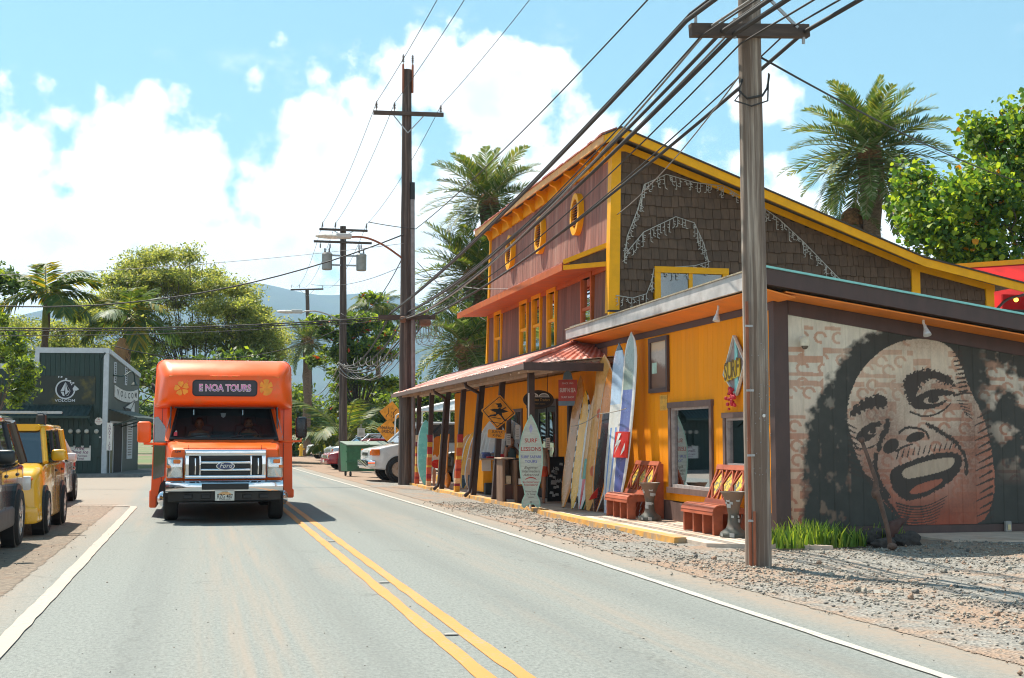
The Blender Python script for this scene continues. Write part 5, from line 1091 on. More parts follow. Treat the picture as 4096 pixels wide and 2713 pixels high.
for i, (x, x2, x3) in enumerate(((5.5, 5.3, 5.4), (6.1, 6.0, 6.0), (7.66, 7.5, 7.45))):
    cable('power_line', [((x2, 13.97, 12.2), (x, 42.12, 12.58), .35), ((x, 42.12, 12.58), (x3, 60.3, 11.5), .35), ((x3, 60.3, 11.5), ((8.0, 8.7, 10.8)[i], 120.2, 15.6), 1.2)], .010, m_cable,
          'thin bare power line on the ' + ('road-end', 'middle', 'shop-end')[i] + ' insulators of the high crossarms', 'high power lines')
cable('service_line', [((6.35, 14.1, 8.1), (6.85, 42.2, 8.4), .25), ((6.85, 42.2, 8.4), (5.0, 40, 8.2), .02)], .014, m_cable, 'single dark line clamped halfway up the tallest pole')
# lines crossing the road to the left
cable('service_line', [((6.45, 42.2, 8.2), (-6.4, 44, 5.7), .75), ((-6.4, 44, 5.7), (-22, 46, 7), .2)], .022, m_cable, 'twisted black service line drooping across the road in front of the trees')
cable('service_line', [((6.45, 42.2, 7.9), (-7, 42, 6.4), .18), ((-7, 42, 6.4), (-22, 42, 5.8), .1)], .008, m_cableg, 'thin pale line crossing the road below the tall lamp')
for i, (z0, z1) in enumerate(((5.48, 4.83), (5.42, 4.76), (5.36, 4.60))): cable('service_line', [((6.2, 42.1, z0), (-6.2, 42, z1), .16), ((-6.2, 42, z1), (-24, 42, z1 + .3), .1)], (.02, .016, .011)[i], m_cable, 'dark line crossing above the dark green shop, ' + ('topmost of three', 'middle of three', 'lowest of three')[i], 'lines over the road')
cable('service_line', [((-3.5, 54.3, 5.2), (6.3, 60.3, 6.6), .95)], .018, m_cable, 'service drop from the dark green shop corner to the transformer pole')
cable('service_line', [((6.5, 42.3, 7.2), (4.9, 60.3, 8.6), .3)], .010, m_cable, 'thin line rising from the lamp arm toward the transformers')
cable('service_line', [((6.5, 42.3, 7.6), (6.3, 60.4, 7.3), .9)], .016, m_cable, 'slack line looping between the tallest pole and the transformer pole')
cable('service_line', [((6.9, 42.2, 7.3), (8.3, 37.5, 4.9), .15)], .012, m_cable, 'short drop line from the tallest pole to the shop corner')
cable('service_line', [((6.9, 42.2, 6.9), (8.25, 30.0, 5.2), .3)], .012, m_cableg, 'pale drop line running along the shop front below the eave roof')
cable('service_line', [((6.2, 14.1, 5.8), (8.35, 25.4, 6.1), .15)], .010, m_cableg, 'thin line from the weathered pole to the gable corner')
cable('service_line', [((6.45, 14.1, 6.0), (24, 33.5, 9.0), .2)], .014, m_cable, 'single line leaving the weathered pole above the gable roof')
for i in range(4): cable('service_line', [((6.35 + .12 * i, 60.2, 5.1 - .15 * i), (9.6 + .1 * i, 120, 5.8 - .3 * i), .9 + .15 * i)], .022 - .002 * i, m_cableg, 'grey bundled line slung between the far poles, ' + ('highest of four', 'second of four', 'third of four', 'lowest of four')[i], 'bundled lines')
for i in range(6):
    a = Vector((6.1 + .12 * i, 52 - i * 1.1, 4.75 - .05 * i)); k = MB(); k.tube(smooth3([a, a + Vector((.1, .5, -.4)), a + Vector((-.05, 1.2, -.25)), a + Vector((.1, 1.7, .05))]), .011, 5); tag(k.build('slack_loop', m_cableg, None, 1), 'slack grey loop hanging off the low cables past the porch', 'cable', 'slack cable loops')
# ================================================================== hills, trees, palms
def ridge():
    nx, ny = 150, 14; xs = np.linspace(-3800, 3900, nx); V = []
    for j in range(ny):
        f = j / (ny - 1)
        for i, x in enumerate(xs):
            h = 470 + 70 * math.sin(x * .0011 + 1) + 45 * math.sin(x * .0037 + .4) + 22 * math.sin(x * .011) - 120 * (x < -600) * min(1, (-x - 600) / 1500)
            spur = 110 * abs(math.sin(x * .0062 + f * 1.3)) * math.sin(math.pi * f)
            z = h * (f ** 1.25) - spur * .7 * f * (1 - f) * 2.5 + 18 * math.sin(x * .02 + j * 1.7) * f * (1 - f) * 4 - 2
            V.append((x, 3000 + 1900 * f + 120 * math.sin(x * .002 + j), z))
    F = [(j * nx + i, j * nx + i + 1, (j + 1) * nx + i + 1, (j + 1) * nx + i) for j in range(ny - 1) for i in range(nx - 1)]
    return tag(npmesh('hills', V, F, M('hill_forest', (.02, .036, .022), .95, var=.4, scale=.012, col2=(.035, .055, .025), amt2=.5, scale2=.004, world=True), smooth=True), kind='structure')
ridge()
def leafm(name, col, transl=.35, var=.3, scale=2.5): return M(name, col, .55, var=var, scale=scale, transl=transl, world=True, spec=.35)
def leaves(name, pos, size, mats, probs, seed, parent=None, up=.35, aspect=1.6, ngon=4, kind=None):
    """many small leaf faces at given positions"""
    r = np.random.default_rng(seed); n = len(pos); pos = np.asarray(pos)
    nrm = r.normal(size=(n, 3)); nrm[:, 2] = np.abs(nrm[:, 2]) + up; nrm /= np.linalg.norm(nrm, axis=1)[:, None]
    t_ = r.normal(size=(n, 3)); a = np.cross(nrm, t_); a /= np.linalg.norm(a, axis=1)[:, None] + 1e-9; b = np.cross(nrm, a)
    s_ = size * r.uniform(.6, 1.3, n)
    if ngon == 4: sh_ = np.array([(-.5 * aspect, 0), (0, -.38), (.5 * aspect, 0), (0, .38)])
    else: sh_ = np.array([(-.5, 0), (-.2, -.45), (.25, -.38), (.6, 0), (.25, .38), (-.2, .45)])
    V = pos[:, None] + (a[:, None] * sh_[None, :, :1] + b[:, None] * sh_[None, :, 1:]) * s_[:, None, None]
    if ngon != 4: V[:, 3] -= nrm * (s_ * .2)[:, None]; V[:, 0] -= nrm * (s_ * .1)[:, None]
    k = V.shape[1]; F = np.arange(n * k).reshape(n, k)
    return npmesh(name, V.reshape(-1, 3), F, mats, parent, mi=r.choice(len(mats), n, p=probs))
def clump_pts(clumps, per, seed, shell=.45):
    r = np.random.default_rng(seed); P = []
    for (c, rad) in clumps:
        v = r.normal(size=(per, 3)); v /= np.linalg.norm(v, axis=1)[:, None]; d_ = r.random(per) ** shell
        # each clump breaks into twigs so that the outline is ragged
        tw = r.normal(size=(14, 3)); tw /= np.linalg.norm(tw, axis=1)[:, None]; k = r.integers(0, 14, per)
        v = v * .55 + tw[k] * .75; P.append(np.array(c) + v * d_[:, None] * np.array(rad))
    return np.concatenate(P)
def tree(name, base, label, clumps, per, size, mats, probs, seed, trunk_r=.3, bark=None, fork=.85, ngon=4, up=.35, shell=.45, group=None, cat='tree'):
    rt = empty(name, base, label=label, cat=cat, group=group); r = random.Random(seed); b = Vector(base)
    cen = Vector((sum(c[0][0] for c in clumps) / len(clumps), sum(c[0][1] for c in clumps) / len(clumps), min(c[0][2] for c in clumps)))
    f = b.lerp(cen, fork); k = MB(); k.tube([b, b.lerp(f, .5) + Vector((r.uniform(-.2, .2), 0, 0)), f], [trunk_r, trunk_r * .8, trunk_r * .6], 9); k.build('trunk', bark, rt, 1)
    k = MB()
    for c, rad in clumps:
        c = Vector(c); m_ = f.lerp(c, .5) + Vector((r.uniform(-.4, .4), r.uniform(-.4, .4), r.uniform(-.1, .5)))
        k.tube([f, m_, c], [trunk_r * .16, trunk_r * .07, trunk_r * .02], 6)
        for _ in range(4):
            e = c + Vector((r.uniform(-1, 1) * rad[0], r.uniform(-1, 1) * rad[1], r.uniform(-.3, .8) * rad[2])) * .8; k.tube([m_.lerp(c, .6), m_.lerp(e, .7), e], [trunk_r * .06, trunk_r * .04, trunk_r * .015], 5)
    k.build('limbs', bark, rt, 1)
    o = leaves('crown', clump_pts(clumps, per, seed, shell), size, mats, probs, seed, rt, up, ngon=ngon); return rt
bark = M('grey_bark', (.11, .085, .07), .9, var=.35, scale=5, stretch=(1, 1, .2), world=True); barkd = M('dark_bark', (.06, .045, .038), .9, var=.35, scale=5, world=True)
Lf = [leafm('feather_green', (.25, .31, .10), .55), leafm('feather_olive', (.36, .38, .15), .55), leafm('feather_dark', (.15, .20, .065), .5)]
Ld = [leafm('deep_green', (.055, .10, .028), .4), leafm('mid_green', (.11, .18, .04), .45), leafm('bright_green', (.22, .30, .04), .5)]
Lr = [leafm('broad_green', (.10, .21, .035), .45), leafm('broad_light', (.27, .37, .04), .5), leafm('broad_dark', (.055, .13, .028), .35), leafm('broad_yellow', (.55, .22, .01), .4)]
rs = random.Random(4)
# wide feathery tree behind the green shop
cl = []
for j in range(64):
    u = rs.uniform(-1, 1); top = 13.6 - 4.2 * abs(u + .12) ** 1.7; z = top - abs(rs.gauss(0, 1.6)); x = -1.3 + u * 6.2; cl.append(((x, 87 + rs.uniform(-3, 3), max(4.2, z)), (rs.uniform(1.0, 1.9), 1.5, rs.uniform(.5, .95))))
for j in range(26): cl.append(((rs.uniform(-7, 4), 85.5 + rs.uniform(-2, 2), rs.uniform(4.8, 9.5)), (1.6, 1.3, .7)))
for j in range(14): cl.append(((2.6 + rs.uniform(-1.6, 2.2), 86 + rs.uniform(-2, 2), rs.uniform(3.5, 8.5)), (1.5, 1.2, .7)))
tree('feathery_tree', (0, 88, -.2), 'wide feathery olive-green tree rising behind the dark green shop', cl, 1500, .125, Lf, (.42, .42, .16), 11, .42, bark, shell=.6)
# second, lower feathery mass to its left
cl = [((rs.uniform(-13, -4.5), 80 + rs.uniform(-2, 2), rs.uniform(5.2, 8.8)), (1.7, 1.4, .7)) for _ in range(26)]
tree('feathery_tree', (-9, 80, -.2), 'lower feathery tree spreading behind the two slim palms', cl, 1300, .12, Lf, (.45, .38, .17), 12, .35, bark, shell=.6)
cl = [((rs.uniform(-14, 3.5), 74 + rs.uniform(-1.5, 1.5), rs.uniform(1.2, 5.6)), (1.6, 1.3, 1.0)) for _ in range(26)]
tree('dark_tree', (-6, 74, -.2), 'dark dense tree filling the gap behind the dark green shop', cl, 520, .24, Ld, (.6, .3, .1), 13, .5, barkd)
for (x0, y0) in ((-.6, 68), (-1.6, 71), (.6, 72)):
    k = MB(); k.tube([(x0, y0, -.2), (x0 + .3, y0, 2.5), (x0 + .1, y0, 3.6), (x0 + .3, y0, 4.4)], [.42, .33, .28, .12], 9); k.tube([(x0 + .2, y0, 3), (x0 - .7, y0, 4.0), (x0 - .9, y0, 4.4)], [.2, .14, .06], 7); tag(k.build('bare_trunk', barkd, None, 1), 'thick dark tree trunk standing in shade behind the dark green shop', 'tree trunk', 'trunks behind the green shop')
# small light-leaved tree hanging in from the left, in front of the green shop
cl = [((x, 47 + rs.uniform(-.6, .6), z), (.42, .5, .38)) for x, z in ((-6.2, 5.0), (-6.05, 4.5), (-5.85, 3.6), (-5.65, 3.95), (-6.1, 3.2), (-6.3, 3.9), (-6.6, 4.6), (-6.7, 5.5), (-6.9, 3.3), (-7.2, 4.2), (-6.0, 2.75), (-7.5, 5.2), (-5.75, 3.2))]
tree('light_leaved_tree', (-8.2, 47.2, -.2), 'small tree with fresh yellow-green leaves in front of the dark green wall', cl, 260, .11, Ld, (.2, .35, .45), 14, .12, bark, up=.2)
cl = [((rs.uniform(-12, -7.6), 58 + rs.uniform(-2, 2), rs.uniform(5.5, 8.2)), (.9, 1.0, .8)) for _ in range(12)]
tree('dark_tree', (-11, 58, -.2), 'dense dark tree beside the step of the green shop roof', cl, 420, .2, Ld, (.5, .35, .15), 15, .3, barkd)
# flame tree with orange blossom, dark trees and hedge beyond the parked cars
Lt = Ld + [leafm('flame_blossom', (.62, .09, .015), .2)]
cl = [((10.4 + rs.gauss(0, 1.5), 86 + rs.uniform(-2, 2), 7.4 + rs.gauss(0, 1.7)), (.95, .9, .5)) for _ in range(34)]
tree('flame_tree', (10.6, 86, -.2), 'open-crowned flame tree with scattered orange-red blossom by the poles', cl, 330, .26, Lt, (.22, .40, .365, .015), 16, .3, barkd, shell=.5)
cl = [((rs.uniform(9.5, 18), 94 + rs.uniform(-2, 2), rs.uniform(1.0, 5.5)), (1.5, 1.2, 1.0)) for _ in range(26)]
tree('dark_tree', (13, 94, -.2), 'dark bushy tree low behind the narrow bridge sign', cl, 420, .27, Ld, (.62, .28, .1), 17, .35, barkd)
cl = [((rs.uniform(6.2, 10), 118 + rs.uniform(-3, 3), rs.uniform(.8, 5.6)), (1.5, 1.2, 1.5)) for _ in range(22)]
tree('hedge_bush', (8, 119, -.2), 'tall light-green bamboo-like hedge behind the hydrant', cl, 420, .34, Ld, (.25, .45, .3), 18, .25, barkd, up=-.2, cat='hedge')
cl = [((rs.uniform(-1, 6.5), 128 + rs.uniform(-4, 4), rs.uniform(4.5, 8.6)), (2.0, 1.6, 1.1)) for _ in range(24)]
tree('dark_tree', (3.2, 128, -.2), 'hazy olive tree over the far end of the road', cl, 420, .36, [Ld[0], Lf[1], Lf[0]], (.35, .35, .3), 19, .4, bark)
cl = [((rs.uniform(12, 30), 135 + rs.uniform(-4, 4), rs.uniform(1.5, 7)), (2.2, 1.8, 1.4)) for _ in range(30)]
tree('dark_tree', (20, 135, -.2), 'broad background tree behind the flame tree', cl, 380, .42, Ld, (.5, .35, .15), 20, .4, barkd)
for j, (x, y) in enumerate(((-8, 150), (-22, 120), (-34, 100), (-18, 62), (-30, 70), (24, 75), (30, 60), (38, 66))):
    cl = [((x + rs.gauss(0, 3), y + rs.gauss(0, 2), rs.uniform(1.5, 7.5)), (2.2, 1.8, 1.6)) for _ in range(16)]
    tree('roadside_tree', (x, y, -.2), ('mid-green tree far down the left roadside', 'bushy tree well left of the feathery tree', 'bushy tree at the far left field edge', 'leafy tree just beyond the light-leaved tree', 'leafy tree left of the green shop', 'tree behind the surf shop roof', 'tree behind the right-hand date palm', 'tree at the far right behind the red canopy')[j], cl, 300, .4, Ld, (.4, .4, .2), 30 + j, .35, barkd)
# broad-leaved tree on the right, behind the shop
cl = []
for j in range(120):
    a = rs.uniform(0, 6.28); rr_ = rs.random() ** .5; x = 26.0 + 5.0 * rr_ * math.cos(a); z = 8.1 + 3.3 * rr_ * math.sin(a)
    cl.append(((x, 35 + rs.uniform(-1.6, 1.6), z), (.85, .9, .75)))
tree('broadleaf_tree', (25.4, 35.5, -.2), 'sunlit broad-leaved tree with a few yellow leaves beside the right date palm', cl, 420, .17, Lr, (.40, .40, .19, .01), 21, .3, bark, ngon=6, up=.15, shell=.35)
cl = [((rs.uniform(20.2, 23.4), 43 + rs.uniform(-1, 1), rs.uniform(7.8, 9.3)), (.7, .7, .5)) for _ in range(10)]
tree('shrub_tree', (21.8, 43, -.2), 'yellow-green bushy tree showing just above the gold gable roof', cl, 220, .2, Lr, (.25, .55, .17, .03), 22, .15, bark, up=.1)

# ---- palms
def frond_mesh(name, L, npair, ll, lw, arch, vee, seed, mats, plumose=0, stalk=.16, droop=.0):
    r = np.random.default_rng(seed); n = npair; V, F, mi = [], [], []
    t_ = np.linspace(0, 1, 14); ang = -arch * t_ ** 1.4; dx = np.cos(ang); dz_ = np.sin(ang); cx = np.concatenate([[0], np.cumsum((dx[1:] + dx[:-1]) / 2)]) * L / 13; cz = np.concatenate([[0], np.cumsum((dz_[1:] + dz_[:-1]) / 2)]) * L / 13
    k = MB(); k.tube([(cx[i], 0, cz[i]) for i in range(14)], [.035 * (1 - .85 * i / 13) * L / 3 for i in range(14)], 4, 0); V = list(k.v); F = [list(f) for f in k.f if len(f) == 4]; mi = [0] * len(F)
    for i in range(n):
        s_ = stalk + (1 - stalk) * (i + .5) / n; x = np.interp(s_, t_, cx); z = np.interp(s_, t_, cz); a = np.interp(s_, t_, ang)
        fw = Vector((math.cos(a), 0, math.sin(a))); upv = Vector((-math.sin(a), 0, math.cos(a)))
        ln = ll * (math.sin(math.pi * min(1, .18 + .80 * s_)) ** .6) * r.uniform(.85, 1.1)
        for sd_ in (-1, 1):
            e = vee + plumose * r.uniform(-1, 1); d_ = (Vector((0, sd_, 0)) * math.cos(e) + upv * math.sin(e)) * .80 + fw * (.45 + .5 * s_); d_.normalize()
            w_ = fw.cross(d_).cross(d_).normalized() * lw if False else d_.cross(upv).normalized() * lw
            p = Vector((x, 0, z)); m_ = p + d_ * ln * .55 + Vector((0, 0, -droop * ln * .18)); q = p + d_ * ln + Vector((0, 0, -droop * ln * .6)); o_ = len(V)
            V += [tuple(p - w_ * .35), tuple(p + w_ * .35), tuple(m_ - w_), tuple(m_ + w_), tuple(q - w_ * .12), tuple(q + w_ * .12)]
            F += [[o_, o_ + 1, o_ + 3, o_ + 2], [o_ + 2, o_ + 3, o_ + 5, o_ + 4]]; j = 1 + int(r.random() < .35); mi += [j, j]
    me = bpy.data.meshes.new(name); me.from_pydata([tuple(v) for v in V], [], F)
    for m in mats: me.materials.append(m)
    me.polygons.foreach_set('material_index', mi); me.update(); return me
stem = M('frond_stem', (.22, .20, .06), .6); pa = leafm('palm_green', (.075, .13, .032), .35); pb = leafm('palm_olive', (.18, .20, .04), .45); pg = leafm('palm_grey', (.18, .22, .12), .35)
gold = leafm('palm_gold', (.30, .25, .03), .45); dead = leafm('palm_dead', (.20, .12, .05), .3); bl = leafm('palm_blue', (.10, .17, .10), .35)
m_ptrunk = M('palm_trunk', (.16, .105, .07), .9, var=.4, scale=7, stretch=(1, 1, 3), bump=.8, bscale=18)
FD = [frond_mesh('date_frond', 1, 34, .20, .011, .55 + .2 * i, .35, 40 + i, [stem, pa, pb if i != 1 else pg], .35, .12, .1) for i in range(3)]
FR = [frond_mesh('royal_frond', 1, 34, .34, .020, .9 + .3 * i, .1, 50 + i, [stem, pa, bl if i == 0 else gold if i == 2 else pb], .25, .10, .9) for i in range(3)]
FC = [frond_mesh('coconut_frond', 1, 34, .26, .014, 1.0 + .3 * i, -.15, 60 + i, [stem, pa, pb], .15, .16, .8) for i in range(3)]
def palm(name, base, crown, n, L, meshes, el_hi, el_lo, label, trunk_r, seed, group=None, bulge=True, kind='date', skew=1.0):
    rt = empty(name, base, label=label, cat='palm', group=group); r = random.Random(seed); b, c = Vector(base), Vector(crown)
    k = MB(); m_ = 16; k.tube([b.lerp(c, i / m_) + Vector((.05 * math.sin(i), 0, 0)) for i in range(m_ + 1)], [trunk_r * (1.1 if i % 2 else .95) * (1 + (.35 if bulge and i > m_ - 3 else 0)) for i in range(m_ + 1)], 10); k.build('trunk', m_ptrunk, rt, 1)
    if kind == 'royal':
        k = MB(); k.tube([c + Vector((0, 0, -1.7)), c + Vector((0, 0, -.9)), c + Vector((0, 0, .1))], [trunk_r * 1.25, trunk_r * 1.1, trunk_r * .6], 12); k.build('crownshaft', M('crownshaft_green', (.25, .28, .06), .45), rt, 1)
    if kind == 'date':
        k = MB(); k.ball(c + Vector((0, 0, -.25)), (trunk_r * 1.6, trunk_r * 1.6, .5), n=12); k.build('boot_ball', M('leaf_bases', (.20, .10, .04), .9, var=.5, scale=10, bump=.8), rt)
    for i in range(n):
        f = (i + .5) / n; el = el_hi + (el_lo - el_hi) * f ** skew + r.uniform(-.1, .1); az = i * 2.39996 + r.uniform(-.2, .2)
        o = bpy.data.objects.new('frond', meshes[r.randrange(len(meshes))] if kind != 'date' or el > -.2 else meshes[1]); COL.objects.link(o); o.parent = rt
        s_ = L * r.uniform(.85, 1.08) * (1 if f > .15 else .8); o.location = c - b + Vector((math.cos(az) * trunk_r * .6, math.sin(az) * trunk_r * .6, .1 - .4 * f if kind == 'date' else 0))
        o.rotation_euler = (r.uniform(-.25, .25), -el, az); o.scale = (s_,) * 3
    return rt
palm('date_palm', (25.3, 45, -.2), (25.05, 45, 12.7), 78, 3.3, FD, 1.5, -.85, 'big date palm with drooping fronds behind the gable roof', .34, 1, skew=.9)
palm('date_palm', (24.7, 45.6, -.2), (24.6, 45.6, 10.2), 10, 1.6, FD, .2, -1.2, 'shorter bare-headed palm trunk beside the big date palm', .30, 2)
palm('date_palm', (13.2, 58, -.2), (12.8, 58, 12.6), 60, 3.1, FD, 1.4, -.8, 'tallest date palm rising behind the shop front', .32, 3)
palm('date_palm', (12.1, 57, -.2), (11.9, 57, 9.0), 60, 3.1, FD, 1.35, -.8, 'middle date palm crowding the shop corner', .32, 4)
palm('date_palm', (11.4, 55, -.2), (11.1, 55, 5.6), 54, 2.8, FD, 1.3, -.9, 'lowest date palm with yellowing fronds by the porch end', .32, 5)
palm('date_palm', (12.9, 60, -.2), (12.9, 60, 7.4), 46, 2.7, FD, 1.2, -1.1, 'date palm tucked between the others behind the corner board', .32, 6)
palm('royal_palm', (-7.5, 68, -.2), (-7.55, 68, 8.6), 14, 3.3, FR, 1.35, -.25, 'slim green-stemmed palm with broad fronds above the step of the green shop', .16, 7, kind='royal', bulge=False)
palm('royal_palm', (-3.45, 66, -.2), (-3.45, 66, 7.5), 12, 2.7, FR, 1.35, -.5, 'smaller slim palm with a pale flower tuft behind the green shop roof', .13, 8, kind='royal', bulge=False)
k = MB(); r_ = random.Random(3)
for j in range(120): a = Vector((-3.75 + r_.uniform(-.12, .12), 65.7 + r_.uniform(-.1, .1), 6.35)); k.tube([a, a + Vector((r_.uniform(-.25, .25), 0, -.5)), a + Vector((r_.uniform(-.32, .32), 0, -r_.uniform(.8, 1.15)))], [.03, .022, .008], 4)
tag(k.build('palm_flower', M('straw_flower', (.50, .30, .15), .8)), 'hanging straw-coloured flower tuft on the smaller slim palm', 'flower')
palm('coconut_palm', (14.9, 110, -.2), (14.5, 110, 12.8), 24, 3.1, FC, 1.2, -.7, 'distant coconut palm over the flame tree', .2, 9, kind='coco', bulge=False)
palm('date_palm', (8.9, 112, -.2), (8.85, 112, 10.0), 60, 2.9, FD, 1.4, -1.0, 'distant bushy date palm beside the far pole', .35, 10)
palm('coconut_palm', (8.9, 80.5, -.2), (8.8, 80.5, 1.3), 16, 4.4, FC, 1.35, .2, 'young coconut palm with arching fronds behind the parked cars', .22, 11, kind='coco', bulge=False)
palm('date_palm', (5.2, 135, -.2), (5.2, 135, 7.5), 44, 3.4, FD, 1.3, -.9, 'hazy date palm at the end of the road behind the bus', .35, 12)
# ================================================================== dark green corner shop
m_gs = M('dark_green_board', (.016, .040, .034), .6, var=.15, scale=5, stretch=(1, 1, .1), rnd=.10)
m_gside = M('grey_green_side_board', (.10, .115, .10), .7, var=.15, scale=5, stretch=(1, 1, .1), rnd=.06)
m_wtrim = M('blue_white_trim', (.50, .54, .58), .6, var=.08)
m_awn = M('dark_green_corrugated', (.022, .038, .036), .45, var=.15)
ga = R(-8); gsh = empty('corner_shop', (-3.62, 54.2, 0), ga, label='dark green boarded corner shop with pale trim and a side awning', cat='building')
GS = 1.042
def loc(mb, name, mat, par=None, smooth=False): return mb.build(name, mat, par or gsh, smooth, local=(par is None or par is gsh))
# local frame: x right (corner at 0), y away, front wall at y=0 running to -x, side wall at x=0 running to +y
H = 5.05; H2 = 4.42; xs_ = -2.72
x = -.14
while x > -9:
    x1 = x - .19; h = H - .06 if x > xs_ else H2 - .06
    k = MB(); k.hexa([(x1 + .005, 0, .02), (x - .005, 0, .02), (x, .05, .02), (x1, .05, .02), (x1 + .005, 0, h), (x - .005, 0, h), (x, .05, h), (x1, .05, h)]); loc(k, 'wall_board', m_gs); x = x1
y = .14
while y < 6.6:
    y1 = y + .22; h = lambda yy: 5.0 - yy * .10
    k = MB(); k.hexa([(-.05, y, .02), (0, y + .005, .02), (0, y1 - .005, .02), (-.05, y1, .02), (-.05, y, h(y)), (0, y + .005, h(y)), (0, y1 - .005, h(y1)), (-.05, y1, h(y1))]); loc(k, 'side_board', m_gside); y = y1
k = MB(); k.box(-9, -.06, .055, 6.6, .0, 4.25); loc(k, 'core', m_dark)
k = MB(); k.box(-.16, .02, -.03, .14, .02, H); loc(k, 'corner_board', m_wtrim)
k = MB(); k.box(xs_ - .1, .04, -.05, .02, H - .17, H + .04); loc(k, 'parapet_trim', m_wtrim)
k = MB(); k.box(xs_ - .12, xs_ + .06, -.045, .02, H2 - .16, H - .172); loc(k, 'parapet_trim', m_wtrim)
k = MB(); k.box(-9, xs_ - .122, -.05, .02, H2 - .18, H2 + .02); loc(k, 'parapet_trim', m_wtrim)
k = MB(); k.hexa([(-.1, .1, 4.88), (.06, .1, 4.88), (.06, 6.7, 4.22), (-.1, 6.7, 4.22), (-.1, .1, 5.06), (.06, .1, 5.06), (.06, 6.7, 4.40), (-.1, 6.7, 4.40)]); loc(k, 'side_fascia', m_wtrim)
# front awning
for i in range(18):
    a = -3.7 + i * .175; q = MB(); q.v = []; V = []
    for j in range(5): xx = a + .175 * j / 4; c_ = .012 * math.cos(2 * math.pi * j / 4); V += [(xx, -.02, 2.78 + c_), (xx, -.75, 2.36 + c_)]
    q.add(V, [(2 * j, 2 * j + 1, 2 * j + 3, 2 * j + 2) for j in range(4)]); loc(q, 'awning_sheet', m_awn)
k = MB(); k.bar((-3.75, -.75, 2.31), (-.5, -.75, 2.31), .04, .09); loc(k, 'awning_fascia', m_gs)
for xx in (-3.6, -2.1, -.6): k = MB(); k.bar((xx, -.72, 2.33), (xx, 0, 2.0), .04, .05); loc(k, 'awning_strut', m_gs)
# side awning
k = MB(); k.hexa([(.02, .35, 2.62), (.02, 5.2, 2.62), (1.15, 5.0, 2.28), (1.15, .15, 2.28), (.02, .35, 2.66), (.02, 5.2, 2.66), (1.15, 5.0, 2.32), (1.15, .15, 2.32)]); sa = loc(k, 'side_awning', m_awn)
k = MB(); k.bar((1.13, .15, 2.24), (1.13, 5, 2.24), .04, .09); loc(k, 'side_awning_fascia', m_gs)
for yy in (.4, 2.6, 4.8): k = MB(); k.bar((1.1, yy, 2.26), (.0, yy, 1.95), .05, .05); loc(k, 'awning_strut', m_gs)
k = MB(); k.box(-.02, .03, .55, 1.15, .02, 2.05); dr = loc(k, 'side_door', M('olive_door', (.13, .12, .05), .5, var=.3, scale=4)); k = MB(); k.box(.03, .05, 1.2, 2.9, .02, 2.1); loc(k, 'side_doorway', m_dark)
k = MB(); k.box(.03, .055, .50, .56, .02, 2.1).box(.03, .055, 1.15, 1.21, .02, 2.1).box(.03, .055, 2.9, 2.98, .02, 2.15).box(.03, .055, .5, 2.98, 2.1, 2.18); loc(k, 'door_trim', m_wtrim)
# electric meters on the front
for i, xx in enumerate((-1.36, -1.06, -.74, -.36)):
    k = MB(); k.box(xx - .10, xx + .10, -.09, -.012, 1.15 - .02 * i, 1.66); mt = loc(k, 'meter_box', m_gs); k = MB(); k.lathe([(.085, 0), (.095, .03), (.09, .06), (.06, .09), (.02, .10)], 18, (xx, -.09, 1.76), rotm('X', R(90))); loc(k, 'meter_dial', M('meter_glass', (.42, .42, .38), .2, coat=.8), None, 40)
k = MB(); k.box(-.55, -.18, -.06, -.012, .75, 1.6); loc(k, 'panel_box', m_gs); k = MB(); k.box(-.46, -.2, -.065, -.061, 1.5, 1.55); loc(k, 'panel_label', m_whitep)
k = MB(); k.tube([(-.3, -.03, 2.3), (-.3, -.03, 4.6), (-.1, -.05, 4.9)], .03, 6); loc(k, 'conduit', m_gs)
# signs (things hung on the wall), given in the same local frame
def sgn(name, label, p, cat='sign'):
    e = empty(name, wm(gsh) @ Vector(p), ga, label=label, cat=cat); e['_l'] = p; return e
def lb(mb, nm, mat, par):
    off = Vector(par['_l']); mb.v = [tuple(Vector(v) - off) for v in mb.v]; return mb.build(nm, mat, par, local=True)
UX = Vector((1, 0, 0))
s1 = sgn('logo_billboard', 'camouflage printed billboard with a white stone emblem on the dark green front', (-1.6, -.03, 3.3))
k = MB(); k.box(-2.85, -.46, -.035, -.012, 2.84, 3.97); lb(k, 'panel', M('camo_print', (.022, .03, .022), .6, var=.3, scale=1.2, col2=(.10, .085, .02), amt2=.25, scale2=1.6), s1)
k = MB(); n = 40; rg = [(.36 * math.cos(2 * math.pi * j / n), .36 * math.sin(2 * math.pi * j / n)) for j in range(n)]; k.prism(rg, (-1.62, -.037, 3.42), UX, Z, (0, -.002, 0)); lb(k, 'emblem_field', M('navy_field', (.008, .01, .018), .6), s1)
k = MB()
for j in range(4, 40):
    a0, a1 = 2 * math.pi * (j + 3) / n, 2 * math.pi * (j + 4.05) / n
    if 62 > math.degrees(a0) % 360 or math.degrees(a0) % 360 > 350: continue
    k.prism([(.39 * math.cos(a0), .39 * math.sin(a0)), (.39 * math.cos(a1), .39 * math.sin(a1)), (.335 * math.cos(a1), .335 * math.sin(a1)), (.335 * math.cos(a0), .335 * math.sin(a0))], (-1.62, -.041, 3.42), UX, Z, (0, -.002, 0))
for poly in ([(0, .3), (-.04, -.06), (-.19, -.07)], [(0, .3), (.0, -.2), (.1, -.10)], [(-.18, -.09), (-.06, -.09), (-.02, -.26), (-.09, -.25)], [(.01, -.22), (.17, -.06), (.09, -.04)], [(.02, .28), (.05, .18), (.2, -.06), (.12, -.24), (.02, -.26), (.11, -.22), (.18, -.07)]): k.prism(poly, (-1.62, -.041, 3.42), UX, Z, (0, -.002, 0))
